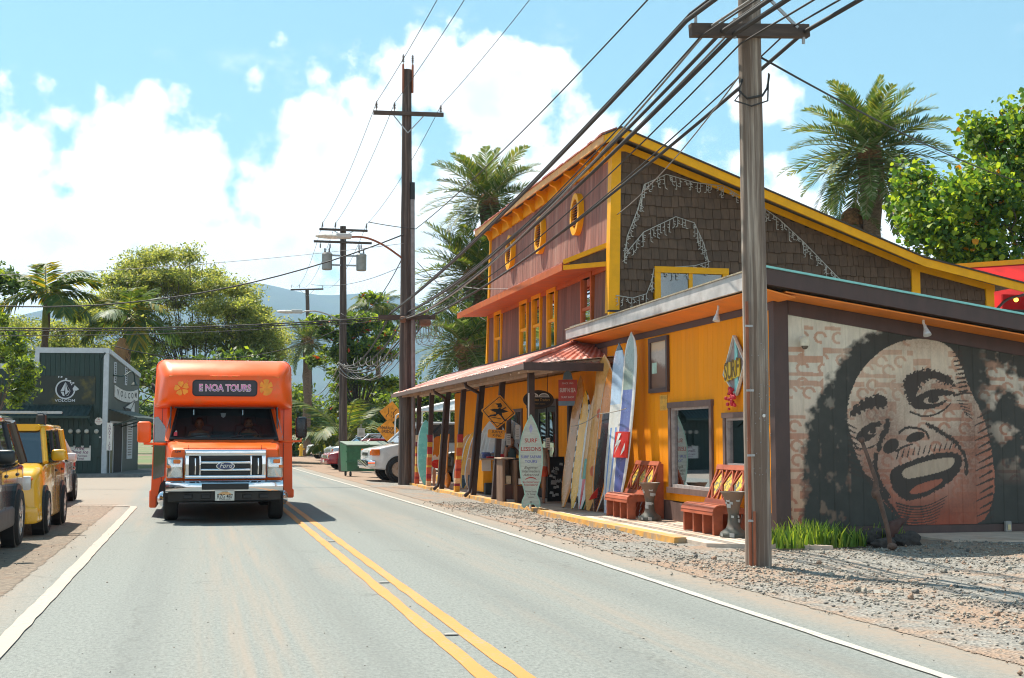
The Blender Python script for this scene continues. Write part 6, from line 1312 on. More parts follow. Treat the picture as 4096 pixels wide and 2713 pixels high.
for (cx_, cz_, w_) in ((-.27, .50, .05), (-.16, .50, .07), (.02, .42, .08), (.17, .34, .09), (.2, .27, .06), (.3, .26, .08), (.24, .2, .05)): k.prism([(-w_ * .6, -.02), (0, -.035), (w_ * .6, -.01), (w_ * .4, .03), (-w_ * .3, .035)], (-1.62 + cx_, -.041, 3.42 + cz_), UX, Z, (0, -.002, 0))
k.prism([(-.12, 0), (-.04, .14), (.06, .05), (.13, -.02), (.04, -.07), (-.09, -.08)], (-1.62 + .40, -.041, 3.45), UX, Z, (0, -.002, 0)); lb(k, 'emblem', m_wtrim, s1)
k = MB(); k.text('VOLCOM', (-1.62, -.042, 2.975), UX, Z, .15, bold=.012, wide=1.25); lb(k, 'lettering', m_wtrim, s1)
s2 = sgn('paper_sign', 'white paper sign with purple shave ice lettering low on the dark green wall', (-1.05, -.03, .9)); m_purp = M('purple_ink', (.16, .015, .10), .6)
k = MB(); k.box(-1.50, -.58, -.03, -.012, .60, 1.19); lb(k, 'panel', m_whitep, s2)
k = MB(); k.text('Free', (-1.03, -.033, 1.09), UX, Z, .21, shear=.3, bold=.008); k.text('Shave Ice', (-1.03, -.033, .935), UX, Z, .19, shear=.3, bold=.008, wide=.98); k.text('w/any Purchase', (-1.03, -.033, .785), UX, Z, .115, bold=.008, wide=.9); k.text('or Rental', (-1.03, -.033, .675), UX, Z, .115, bold=.008, wide=.9); lb(k, 'lettering', m_purp, s2)
s3 = sgn('octagon_sign', 'small white octagonal sign beside the corner board of the green shop', (-.36, -.03, 2.16))
k = MB(); k.prism([(.16 * math.cos(R(22.5 + 45 * j)), .16 * math.sin(R(22.5 + 45 * j))) for j in range(8)], (-.3, -.013, 2.16), UX, Z, (0, -.02, 0)); lb(k, 'panel', m_whitep, s3); k = MB(); k.prism([(-.05, .04), (0, .11), (.05, .04), (.03, .04), (0, .08), (-.03, .04)], (-.3, -.035, 2.16), UX, Z, (0, -.001, 0)); k.text('North Shore', (-.3, -.036, 2.15), UX, Z, .045); k.text('SALES', (-.3, -.036, 2.09), UX, Z, .035); lb(k, 'lettering', M('sign_red', (.4, .03, .04), .6), s3)
s4 = sgn('vertical_sign', 'narrow white vertical sign lettered down beside the corner', (.14, -.02, 1.6))
k = MB(); k.box(.03, .25, -.05, -.03, 1.0, 2.1); lb(k, 'panel', m_whitep, s4); k = MB()
for j, ch in enumerate('SHAVE ICE'): k.text(ch, (.14, -.053, 1.97 - j * .112), UX, Z, .13, bold=.01)
lb(k, 'lettering', m_purp, s4)
m_wl = M('sign_white_black', (.62, .62, .6), .6)
UYl = Vector((0, 1, 0))
s5 = sgn('arched_sign', 'white arched cut-out sign with black letters on the grey side wall', (.03, 2.3, 3.35))
def arch_poly(y0, y1, zc, h, sagv, n=12): return [(y0 + (y1 - y0) * j / n, zc - h + sagv * 4 * (j / n) * (1 - j / n) * -1) for j in range(n + 1)] + [(y1 - (y1 - y0) * j / n, zc + h - sagv * 4 * (j / n) * (1 - j / n)) for j in range(n + 1)]
k = MB(); k.prism(arch_poly(1.3, 6.2, 3.42, .24, .16), (.012, 0, 0), UYl, Z, (.03, 0, 0)); lb(k, 'panel', m_wl, s5); k = MB()
for j, ch in enumerate('VOLCOM'): k.text(ch, (.045, 1.9 + j * .76, 3.40 - .10 * math.sin(math.pi * (j + .5) / 6)), UYl * 1.8, Z, .34, bold=.03)
lb(k, 'lettering', m_black, s5)
s6 = sgn('stone_sign', 'black and white faceted stone sign hung above the side awning', (.03, 4.3, 2.95))
k = MB(); k.prism([(3.2, 2.8), (5.6, 3.2), (5.7, 2.5), (4.6, 2.4)], (.012, 0, 0), UYl, Z, (.03, 0, 0)); lb(k, 'panel', m_black, s6); k = MB(); k.prism([(3.5, 2.8), (5.3, 3.1), (4.7, 2.75)], (.043, 0, 0), UYl, Z, (.004, 0, 0)); k.prism([(4.75, 2.72), (5.45, 3.05), (5.5, 2.6), (4.8, 2.5)], (.043, 0, 0), UYl, Z, (.004, 0, 0)); lb(k, 'facets', m_wl, s6)
for j, yy in enumerate((1.35, 3.6)):
    s7 = sgn('slim_window_sign', 'slim white lettered board high on the grey side wall, ' + ('nearer the corner board', 'farther from the corner board')[j], (.02, yy, 4.2)); k = MB(); k.box(.005, .03, yy - .2, yy + .2, 3.75, 4.6); lb(k, 'panel', m_wtrim, s7); k = MB()
    for q in range(8): k.box(.031, .036, yy - .1, yy + .1, 3.82 + q * .095, 3.88 + q * .095)
    lb(k, 'glyphs', m_black, s7)
s8 = sgn('gooseneck_lamp', 'black gooseneck wall lamp over the arched sign', (.03, 1.0, 4.0), 'lamp'); k = MB(); k.tube(smooth3([Vector((.02, 1.0, 4.05)), Vector((.3, 1.6, 4.0)), Vector((.5, 2.2, 4.3)), Vector((.55, 2.6, 4.2)), Vector((.55, 2.7, 3.95))]), .03, 6); k.lathe([(.03, 0), (.05, -.1), (.15, -.22), (.15, -.25)], 12, (.55, 2.7, 3.95)); lb(k, 'arm_and_shade', m_gs, s8)
s9 = sgn('notice_board', 'white framed notice board on the grey side wall below the awning', (.02, 4.6, 1.4)); k = MB(); k.box(.005, .04, 4.0, 5.2, .6, 2.2); lb(k, 'panel', m_wtrim, s9); k = MB()
for q in range(12): k.box(.041, .044, 4.2, 5.0, .75 + q * .11, .80 + q * .11)
lb(k, 'print', M('grey_print', (.2, .2, .19), .7), s9)
k = MB(); k.hexa([(-9, -1.2, -.12), (1.6, -1.2, -.12), (1.9, 9, -.12), (-9, 9, -.12), (-9, -1.1, .09), (1.5, -1.1, .09), (1.8, 9, .09), (-9, 9, .09)]); fp = k.build('footpath', M('shop_footpath', (.16, .15, .14), .85, var=.2), None, local=True)
fp.matrix_basis = wm(gsh); tag(fp, kind='structure')
# things on the footpath: bin, bench rail, people waiting behind
for i in range(5):
    o = MB(); p = wm(gsh) @ Vector((1.0 + .02 * i, 6.8 + i * .35, .09)); o.box(p.x - .08, p.x + .08, p.y - .06, p.y + .06, .06, .95); tag(o.build('rail_post', M('weathered_rail', (.07, .055, .045), .8)), 'dark wooden post of the low rail beside the green shop', 'post', 'rail posts')
pc = MB(); pc.rbox(-5.95, -5.35, 53.1, 53.5, .10, 1.62, .19, 4); tag(pc.build('purple_chair_back', M('purple_upholstery', (.09, .03, .11), .85, var=.4, scale=9, bump=.4), None, 40), 'rounded purple upholstered chair back by the green shop front', 'chair')
# ================================================================== parked vehicles
def paintm(name, col, metal=0, rough=.28): return M(name, col, rough, metal, var=.03, scale=2, coat=.8)
m_glcar = GLASS('car_glass', (.16, .19, .19), .84, blend=.22); m_alloy = M('alloy', (.46, .45, .44), .3, .8, var=.1); m_trimb = M('car_trim_black', (.02, .02, .021), .45)
def car(label, loc_, rz, paint, L, Wd, stations, gh, wheels_y, wr, name='parked_car', group=None, lower=None, plate=True, rack=False, grille='bars', head=None, rimm=None, spokes=6, tyre_w=.22, mirror_m=None, roofm=None):
    """front at local -y. stations: (y, zbot, ztop, hw, rtop); gh: greenhouse (zb, yf0, yr0, hw0, zr, yf1, yr1, hw1, pillars)"""
    rt = empty(name, loc_, rz, label=label, cat='van' if 'van' in name else 'car', group=group)
    B = lambda k, nm, mat, par=rt, sm=False: k.build(nm, mat, par, sm, local=True)
    k = MB(); k.loft([rr(0, z0, z1, hw, r_, y, 5, hw * .95, .07) for y, z0, z1, hw, r_ in stations]); body = B(k, 'body', paint, rt, 50)
    zb, yf0, yr0, h0, zr, yf1, yr1, h1, pill = gh
    lo = [(-h0, yf0, zb), (h0, yf0, zb), (h0, yr0, zb), (-h0, yr0, zb)]; hi = [(-h1, yf1, zr), (h1, yf1, zr), (h1, yr1, zr), (-h1, yr1, zr)]
    for nm, (a, b) in (('windscreen', (0, 1)), ('side_glass', (1, 2)), ('rear_window', (2, 3)), ('side_glass', (3, 0))):
        k = MB(); k.add([lo[a], lo[b], hi[b], hi[a]], [(0, 1, 2, 3)]); B(k, nm, m_glcar)
    P = lambda s_, f: Vector((s_ * h0, yf0 + (yr0 - yf0) * f, zb)); T = lambda s_, f: Vector((s_ * h1, yf1 + (yr1 - yf1) * f, zr))
    for s_ in (-1, 1):
        for f0, f1, w_ in [(0, 0, .07), (1, 1, .10)] + [(p, p, .055) for p in pill]:
            k = MB(); k.tube([P(s_, f0), T(s_, f1)], w_ * .62, 8); B(k, 'pillar', paint if f0 in (0, 1) else m_trimb)
    k = MB(); k.loft([rr(0, zr - .03, zr + .075, h1 + e, .05, y, 4) for y, e in ((yf1 - .05, -.04), (yf1 + .06, .03), ((yf1 + yr1) / 2, .045), (yr1 - .06, .03), (yr1 + .03, -.04))]); B(k, 'roof', roofm or paint, rt, 50)
    # inside
    k = MB(); k.box(-h0 + .06, h0 - .06, yf0 + .35, yr0 - .1, zb - .35, zb - .1); B(k, 'cabin_floor', m_trimb)
    for s_ in (-1, 1): k = MB(); k.rbox(s_ * .38 - .22, s_ * .38 + .22, yf0 + 1.15, yf0 + 1.3, zb - .3, zr - .18, .06, 2); B(k, 'seat', M('cloth_seat', (.05, .05, .05), .9), rt, 40)
    # wheels
    hwm = max(s_[3] for s_ in stations)
    for y in wheels_y:
        for s_ in (-1, 1):
            q = MB(); n = 20; q.prism([((wr + .07) * math.cos(2 * math.pi * j / n), (wr + .07) * math.sin(2 * math.pi * j / n)) for j in range(n)], (s_ * (hwm - .16), y, wr), (0, 1, 0), (0, 0, 1), (s_ * .168, 0, 0)); B(q, 'wheel_arch', m_trimb)
            rm = rotm('Y', R(90) * s_); c = (s_ * (hwm - tyre_w / 2 + .05), y, wr); q = MB(); w_ = tyre_w
            q.lathe([(wr * .6, -w_ / 2), (wr * .9, -w_ / 2), (wr, -w_ * .3), (wr, w_ * .3), (wr * .93, w_ / 2), (wr * .66, w_ / 2), (wr * .6, w_ * .1)], 28, c, rm); ty = B(q, 'wheel', m_tyre, rt, 40)
            q = MB(); q.lathe([(wr * .64, -w_ * .2), (wr * .66, w_ * .46), (wr * .60, w_ * .46), (wr * .56, w_ * .36), (wr * .12, w_ * .34)], 24, c, rm); B(q, 'rim', rimm or m_alloy, ty, 40)
            for j in range(spokes):
                a = 2 * math.pi * j / spokes; d0 = rm @ Vector((math.cos(a), math.sin(a), 0)); ax = rm @ Vector((0, 0, 1)); q = MB(); q.bar(Vector(c) + ax * w_ * .40 + d0 * wr * .03, Vector(c) + ax * w_ * .40 + d0 * wr * .62, wr * .2, w_ * .16, ax); B(q, 'spoke', rimm or m_alloy, ty)
    yF = stations[0][0]; zt = stations[1][2]; hwf = stations[1][3]; yR = stations[-1][0]
    if lower: k = MB(); k.loft([rr(0, z0 - .02, z0 + .26, hw + .012, .05, y, 3) for y, z0, z1, hw, r_ in stations]); B(k, 'lower_cladding', lower, rt, 50)
    for s_ in (-1, 1):
        hz0, hz1 = head or (zt - .26, zt - .08)
        k = MB(); k.rbox(s_ * (hwf - .27) - .15, s_ * (hwf - .27) + .15, yF - .01, yF + .22, hz0, hz1, .035, 2); hl = B(k, 'headlight', m_lens, rt, 40); k = MB(); k.rbox(s_ * (hwf - .15) - .05, s_ * (hwf - .15) + .05, yF - .0, yF + .24, hz0 + .02, hz1 - .02, .02, 1); B(k, 'indicator', m_amber, hl)
        k = MB(); k.rbox(s_ * (hwf - .1) - .08, s_ * (hwf - .1) + .08, yR - .2, yR + .015, zb - .25, zb - .03, .03, 1); B(k, 'tail_light', M('tail_red', (.45, .01, .01), .2, coat=.8))
        k = MB(); x_ = s_ * (h0 + .14); k.rbox(x_ - .11, x_ + .11, yf0 + .42, yf0 + .54, zb + .02, zb + .20, .05, 3); mr = B(k, 'mirror', mirror_m or paint, rt, 50); k = MB(); k.bar((s_ * (h0 - .02), yf0 + .5, zb + .03), (x_, yf0 + .48, zb + .07), .05, .04); B(k, 'mirror_stalk', m_trimb, mr)
        for f in (.34, .66):
            yy = yf0 + (yr0 - yf0) * f; k = MB(); xx = s_ * (hwm + .006); k.rbox(min(xx, xx + s_ * .03), max(xx, xx + s_ * .03), yy - .11, yy + .07, zb - .16, zb - .12, .01, 1); B(k, 'door_handle', m_trimb)
            k = MB(); k.box(min(s_ * hwm, s_ * (hwm + .004)), max(s_ * hwm, s_ * (hwm + .004)), yy + .1, yy + .112, stations[2][1] + .12, zb - .05); B(k, 'door_seam', m_trimb)
    k = MB(); k.rbox(-hwf + .45, hwf - .45, yF - .012, yF + .1, zt - .24, zt - .11, .02, 1); gr_ = B(k, 'grille', m_trimb)
    for j in range(3): k = MB(); k.box(-hwf + .46, hwf - .46, yF - .02, yF - .01, zt - .225 + j * .04, zt - .21 + j * .04); B(k, 'grille_bar', m_chrome, gr_)
    k = MB(); k.loft([rr(0, stations[1][1], stations[1][1] + .24, hw, .06, y, 3) for y, hw in ((yF - .06, hwf - .15), (yF - .02, hwf - .02), (yF + .2, hwf + .005))]); bp_ = B(k, 'bumper', lower or paint, rt, 50)
    if plate: k = MB(); k.rbox(-.15, .15, yF - .075, yF - .062, stations[1][1] + .06, stations[1][1] + .20, .004, 1); B(k, 'licence_plate', M('plate_white', (.68, .68, .62), .45), bp_)
    return rt
sedan = lambda w_=.87: ([(-2.2, .35, .66, w_ - .12, .08), (-2.05, .24, .76, w_ - .04, .10), (-1.3, .20, .86, w_, .10), (-.6, .2, .92, w_, .06), (1.2, .2, .95, w_, .06), (1.9, .22, .95, w_ - .03, .10), (2.2, .34, .88, w_ - .12, .08)], (.93, -.85, 1.75, w_ - .06, 1.40, -.05, .95, w_ - .24, (.45,)))
suvst = lambda w_=.92: ([(-2.3, .42, .86, w_ - .12, .08), (-2.15, .34, 1.02, w_ - .03, .10), (-1.2, .30, 1.10, w_, .16), (-.9, .3, 1.12, w_, .13), (2.1, .3, 1.12, w_, .13), (2.3, .40, 1.08, w_ - .07, .12)], (1.11, -1.0, 2.22, w_ - .05, 1.68, -.25, 2.0, w_ - .2, (.34, .68)))
boxst = lambda w_=.85: ([(-1.95, .24, .84, w_ - .06, .07), (-1.86, .20, .96, w_ - .01, .08), (-1.2, .19, 1.06, w_, .14), (-.9, .19, 1.09, w_, .11), (1.8, .19, 1.09, w_, .11), (1.95, .28, 1.05, w_ - .03, .1)], (1.08, -1.05, 1.9, w_ - .04, 1.60, -.72, 1.80, w_ - .13, (.4, .75)))
m_suvp = paintm('umber_metallic', (.085, .065, .055), .5, .2); m_yp = paintm('taxi_yellow', (.80, .42, .008)); m_wp = paintm('white_car_paint', (.66, .64, .62)); m_redp = paintm('crimson_paint', (.30, .012, .025))
m_clad = M('grey_cladding', (.075, .068, .065), .6, var=.15); m_blk = paintm('black_paint', (.018, .02, .026), .2); m_sil = paintm('silver_paint', (.42, .46, .50), .7); m_bluep = paintm('pale_blue_paint', (.30, .42, .52), .5)
st_, gh_ = suvst(.95)
car('dark brown estate suv with grey cladding parked on the red dirt verge', (-3.33, 17.4, .01), 0, m_suvp, 4.6, 1.9, st_, gh_, (-1.45, 1.4), .385, lower=m_clad, mirror_m=M('mirror_shell', (.012, .016, .018), .3))
st_, gh_ = boxst(.86)
yc = car('boxy bright yellow car with a black roof rack bar', (-3.12, 22.25, .01), 0, m_yp, 3.95, 1.7, st_, gh_, (-1.2, 1.25), .335, head=(.68, .90))
k = MB(); k.loft([rr(0, 1.84, 1.88, 1.0, .018, y, 3) for y in (-.62, -.54)]); rk = k.build('roof_rack', M('rack_bar', (.35, .36, .36), .3, .6), yc, 40, local=True)
for s_ in (-1, 1): k = MB(); k.rbox(s_ * .68 - .07, s_ * .68 + .07, -.66, -.42, 1.64, 1.845, .03, 1); k.build('rack_foot', m_trimb, rk, local=True)
st_, gh_ = sedan(.88)
car('white saloon car with a white door mirror behind the yellow car', (-3.75, 31.2, .01), 0, m_wp, 4.4, 1.76, st_, gh_, (-1.35, 1.3), .32)
# row beyond the transformer pole, noses to the road
row = [((8.25, 65.5), -82, m_redp, 'sedan', 'crimson saloon parked nose to the road beside the transformer pole'), ((8.95, 70.5), -80, m_sil, 'suv', 'silver people carrier between the crimson and the pale blue cars'), ((9.7, 75.5), -80, m_bluep, 'sedan', 'pale blue car in the middle of the parked row'), ((10.6, 86), -78, m_wp, 'suv', 'cream white suv parked behind the pale blue car'), ((10.25, 93), -76, m_blk, 'suv', 'black suv with amber indicators parked nose out'), ((10.45, 101), -76, m_wp, 'suv', 'white minivan at the hydrant end of the parked row')]
for (xy, rz, pm, kind, lab) in row:
    st_, gh_ = sedan() if kind == 'sedan' else suvst()
    car(lab, (*xy, .0), R(rz), pm, 4.5, 1.8, st_, gh_, (-1.35, 1.35), .34, group='cars parked in the lot')
# white passenger van nosing out beside the porch
vst = ([(-2.75, .52, .98, .86, .08), (-2.66, .42, 1.10, .95, .10), (-2.2, .38, 1.20, .98, .10), (-1.75, .36, 1.28, .99, .06), (-1.4, .34, 1.34, 1.0, .04), (2.6, .34, 1.34, 1.0, .04), (2.7, .42, 1.30, .97, .05)], (1.33, -1.72, 2.66, .97, 1.98, -1.02, 2.6, .85, (.22, .45, .7)))
vn = car('white passenger van with chrome bumper nosing out past the far porch post', (8.45, 46.2, 0), R(-86), m_wp, 5.4, 2.0, *vst, (-1.75, 1.75), .40, name='passenger_van', spokes=7, tyre_w=.25, head=(.86, 1.06), lower=None, mirror_m=m_trimb)
k = MB(); k.loft([rr(0, .48, .72, hw, .05, y, 3) for y, hw in ((-2.86, .82), (-2.83, .92), (-2.6, .99))]); k.build('chrome_bumper', m_chrome, vn, 40, local=True)
for s_ in (-1, 1): k = MB(); k.rbox(s_ * .90 - .09, s_ * .90 + .09, -2.72, -2.42, .88, 1.10, .03, 2); k.build('side_indicator', m_amber, vn, 40, local=True)
# gold-wheeled dark pickup parked behind the porch posts
st_, gh_ = suvst(.95); car('dark jeep with gold wheels parked behind the porch posts', (10.2, 43.9, 0), R(-84), M('olive_dark_paint', (.05, .045, .03), .3, coat=.8), 4.6, 1.9, st_, gh_, (-1.45, 1.4), .42, rimm=M('gold_alloy', (.50, .25, .03), .35, .5))
# green dumpster
dm = empty('dumpster', (6.38, 51.3, 0), R(6), label='green steel rubbish dumpster with an orange notice beside the white van', cat='dumpster'); m_dg = M('dumpster_green', (.035, .14, .065), .55, var=.2, scale=5, col2=(.05, .09, .05), amt2=.3)
def dl(k, n_, m_, p=dm, s_=False): return k.build(n_, m_, p, s_, local=True)
k = MB(); k.hexa([(-.85, -.55, .2), (.85, -.55, .2), (.85, .6, .2), (-.85, .6, .2), (-.9, -.6, 1.18), (.9, -.6, 1.18), (.9, .65, 1.3), (-.9, .65, 1.3)]); dl(k, 'tub', m_dg)
for z in (.55, .95, 1.16): k = MB(); k.box(-.93, .93, -.645, -.595, z, z + .05); dl(k, 'rib', m_dg)
for s_ in (-1, 1): k = MB(); k.hexa([(s_ * .46 - .44, -.68, 1.2), (s_ * .46 + .44, -.68, 1.2), (s_ * .46 + .44, .66, 1.33), (s_ * .46 - .44, .66, 1.33), (s_ * .46 - .44, -.68, 1.235), (s_ * .46 + .44, -.68, 1.235), (s_ * .46 + .44, .66, 1.365), (s_ * .46 - .44, .66, 1.365)]); dl(k, 'lid', M('lid_grey_green', (.16, .20, .16), .6, var=.2))
for x_ in (-.7, .7):
    for y_ in (-.45, .45): k = MB(); k.lathe([(.09, -.03), (.1, 0), (.09, .03)], 14, (x_, y_, .1), rotm('Y', R(90))); dl(k, 'caster', m_black)
k = MB(); k.box(.0, .42, -.66, -.648, .35, .78); nt = dl(k, 'notice', M('notice_orange', (.75, .28, .02), .6)); k = MB()
for j, s_ in enumerate(('HONOLULU', 'DISPOSAL', 'SERVICE', '845-7581')): k.text(s_, (.21, -.663, .72 - j * .095), UX, Z, .075, wide=.85)
k.build('notice_lettering', M('ink_black', (.015, .012, .012), .6), nt, local=True)
# ================================================================== surfboards, benches, urns, signs, counter, people
def surfboard(label, base, top, width, mats, matf, nrm=(-1, -.28, 0), rock=.07, thick=.06, tail=.35, nose=.25, fin=None, group='surfboards leaning by the door'):
    """board from tail (base) to nose (top); matf(u, s) gives the material index across and along"""
    b, t_ = Vector(base), Vector(top); ax = (t_ - b); L = ax.length; ax.normalize(); n = Vector(nrm); n = (n - ax * n.dot(ax)).normalized(); w = ax.cross(n)
    ns, nu = 22, 12; V = []; F = []; mi = []
    for i in range(ns + 1):
        s_ = i / ns; q = min(1, s_ / tail) if s_ < .5 else min(1, (1 - s_) / (nose + .12)); hw = width / 2 * max(.03, math.sin(math.pi / 2 * min(1, max(q, 0))) ** (.55 if s_ < .5 else .58)) * (1 - .06 * (2 * s_ - 1) ** 2)
        if s_ < .02: hw = max(hw, width * .10)
        c = b + ax * (L * s_) + n * (rock * ((2 * s_ - 1) ** 2) * (1.0 if s_ > .5 else .5)); th = thick * (.25 + .75 * math.sin(math.pi * min(.98, max(.04, s_))) ** .5)
        for j in range(nu * 2):
            a = math.pi * j / nu; u = math.cos(a); V.append(c + w * (hw * u) + n * (th / 2 * math.copysign(abs(math.sin(a)) ** .7, math.sin(a))))
    m = nu * 2
    for i in range(ns):
        for j in range(m):
            F.append((i * m + j, i * m + (j + 1) % m, (i + 1) * m + (j + 1) % m, (i + 1) * m + j)); u = math.cos(math.pi * (j + .5) / nu); mi.append(matf(u, (i + .5) / ns) if j < nu else 0)
    F += [tuple(range(m - 1, -1, -1)), tuple(range(ns * m, ns * m + m))]; mi += [0, 0]
    rt = empty('surfboard', base, label=label, cat='surfboard', group=group); k = MB(); k.v = [tuple(v) for v in V]; k.f = F; k.mi = mi; k.build('board', mats, rt, 45)
    if fin:
        p = b + ax * .28 - n * 0; q = MB(); q.prism([(0, 0), (.22, 0), (.02, -.16), (-.08, -.2)], p - n * (-.02), ax, n * -1, w * .012); q.build('fin', fin, rt)
    return rt, b, t_, ax, n, w, L
wx = lambda nm, c, r_=.28: M(nm, c, r_, var=.10, scale=2.5, coat=.4)
c_tan, c_tan2, c_or, c_yel, c_wh = wx('board_tan', (.62, .33, .10)), wx('board_amber', (.50, .23, .06)), wx('board_orange', (.68, .24, .035)), wx('board_yellow', (.82, .42, .008)), wx('board_white', (.66, .66, .62))
c_red, c_teal, c_blue, c_pale, c_blk, c_grn, c_vio = wx('board_red', (.60, .035, .025)), wx('board_teal', (.06, .25, .18)), wx('board_blue', (.16, .30, .62)), wx('board_pale_blue', (.46, .60, .76)), wx('board_black', (.012, .014, .015)), wx('board_grey_green', (.26, .33, .29)), wx('board_violet', (.10, .13, .34))
surfboard('red-brown wooden surfboard with a pale stringer beside the shop door', (7.46, 26.35, .02), (8.06, 26.95, 2.80), .54, [c_tan2, c_tan, c_or], lambda u, s_: 1 if abs(u) < .12 else 2 if abs(u) > .8 else 0)
surfboard('yellow surfboard with a chequered black and white rail', (7.5, 25.78, .02), (8.06, 26.55, 2.46), .55, [c_yel, c_blk, c_wh], lambda u, s_: 0 if u < .66 and u > -.66 else (1 if int(s_ * 22) % 2 else 2))
surfboard('white surfboard with a red centre stripe', (7.56, 25.45, .02), (8.06, 26.1, 2.22), .50, [c_wh, c_red], lambda u, s_: 1 if abs(u) < .22 else 0)
surfboard('tan surfboard with a teal lower patch and taped stickers', (7.62, 25.45, .02), (8.06, 25.75, 2.55), .55, [c_tan, c_teal, c_tan2], lambda u, s_: 1 if s_ < .42 and abs(u) < .7 else 2 if abs(u) > .85 else 0)
tb = surfboard('long honey-tan longboard with red printed rings', (7.62, 25.1, .02), (8.02, 25.1, 3.15), .60, [c_tan, c_tan2], lambda u, s_: 1 if abs(u) < .06 else 0, nose=.02)
for s_ in (.25, .62, .90):
    q = MB(); c = tb[1] + tb[3] * (tb[6] * s_) + tb[4] * .045; n = 18; el_ = [(.07 * math.cos(2 * math.pi * j / n), .10 * math.sin(2 * math.pi * j / n)) for j in range(n)]; q.prism(el_, c, tb[5], tb[3], tb[4] * .004); q.build('ring_print', M('ring_print', (.50, .12, .05), .5), tb[0])
surfboard('orange surfboard with a black pocket and pale rim', (7.66, 24.72, .02), (8.04, 24.78, 2.88), .60, [c_wh, c_or, c_blk], lambda u, s_: 0 if abs(u) > .82 else (2 if s_ < .66 and abs(u) < .62 - .5 * max(0, s_ - .5) else 1), fin=c_red)
surfboard('pale blue and white striped longboard with a dark nose tip', (7.66, 24.05, .02), (8.04, 24.2, 3.32), .54, [c_pale, c_blue, c_wh, c_blk], lambda u, s_: 3 if s_ > .965 else 1 if abs(u) < .07 or (s_ < .5 and .3 < abs(u) < .42) else 2 if s_ < .62 else 0, nrm=(-1, -.16, 0), nose=.05)
gb = surfboard('grey-green longboard with a violet deck pad, tallest against the ochre wall', (7.62, 23.35, .02), (8.04, 23.45, 3.48), .56, [c_wh, c_grn, c_vio, c_pale], lambda u, s_: 0 if abs(u) > .72 else (3 if abs(u) < .06 else 2 if s_ < .66 else 1), nrm=(-1, -.16, 0), nose=.05)
q = MB(); P_ = lambda u, s_: gb[1] + gb[3] * (gb[6] * s_) + gb[5] * (.27 * u) + gb[4] * (.06 + .03 * math.cos(u * 1.5))
q.loft([[P_(u, s_) + gb[4] * d_ for d_, u in ((0, -1), (.02, -.6), (.03, 0), (.02, .6), (0, 1), (-.03, 1), (-.03, -1))] for s_ in (.31, .36, .40, .45)]); rb = tag(q.build('board_wrap', c_red, None, 40), 'red and white printed wrap strapped round the grey-green longboard', 'board wrap')
q = MB()
for poly in ([(-.5, .36), (-.1, .44), (.35, .44), (.0, .40), (.4, .405), (-.45, .325), (-.05, .38), (-.35, .37)], [(.5, .32), (.9, .35), (.9, .39), (.6, .35)]):
    q.add([P_(u, s_) + gb[4] * .034 for u, s_ in poly], [tuple(range(len(poly)))])
q.build('white_flash', c_wh, rb)
k = MB(); k.tube(sag((7.62, 26.4, 1.72), (7.66, 24.6, 1.95), .05, 8) + sag((7.66, 24.6, 1.95), (7.74, 23.1, 2.02), .02, 6)[1:], .008, 5); tag(k.build('lash_rope', M('rope_grey', (.30, .27, .22), .8)), 'thin rope strung across the leaning surfboards', 'rope')
# stacked boards near the counter
for i in range(3): surfboard('tan surfboard in the small rack by the painted post, ' + ('outermost', 'middle', 'innermost')[i], (7.30 + .13 * i, 37.2 - .25 * i, .02), (7.75 + .1 * i, 37.6 - .3 * i, 1.55 + .08 * i), .50, [(c_tan, c_yel, c_tan2)[i], c_wh, c_blk], lambda u, s_: 2 if s_ < .25 and abs(u) < .5 else 1 if abs(u) > .8 else 0, nrm=(-.5, -1, 0), rock=.14, group='boards in the small rack')
for i in range(4): surfboard('pale blue foam surfboard in the wall rack, ' + ('first from the window', 'second from the window', 'third from the window', 'last from the window')[i], (7.55 + .05 * i, 35.2 - .22 * i, .65), (8.0, 35.6 - .35 * i, 1.95 - .05 * i), .46, [c_wh, c_pale], lambda u, s_: 1 if abs(u) < .3 else 0, nrm=(-.3, -1, 0), rock=.16, group='boards in the wall rack')
surfboard('teal surfboard stood beside a painted porch post', (6.86, 40.1, .02), (6.9, 40.3, 2.05), .55, [wx('board_aqua', (.13, .44, .36)), c_wh], lambda u, s_: 1 if abs(u) > .9 else 0, nrm=(-.5, -1, 0), rock=.02)
for i, (y_, x_) in enumerate(((38.3, 7.0), (37.6, 7.1))):
    k = MB(); k.tube([(x_, y_, .02), (x_ - .05, y_, .5), (x_ + .03, y_ + .05, 1.6)], .025, 8); k.lathe([(.02, 0), (.10, .12), (.11, .3), (.03, .45)], 10, (x_ - .02, y_, .02)); tag(k.build('paddle', (c_yel, c_or)[i], None, 40), ('yellow', 'orange')[i] + ' wooden paddle leaning by the porch posts', 'paddle', 'paddles')
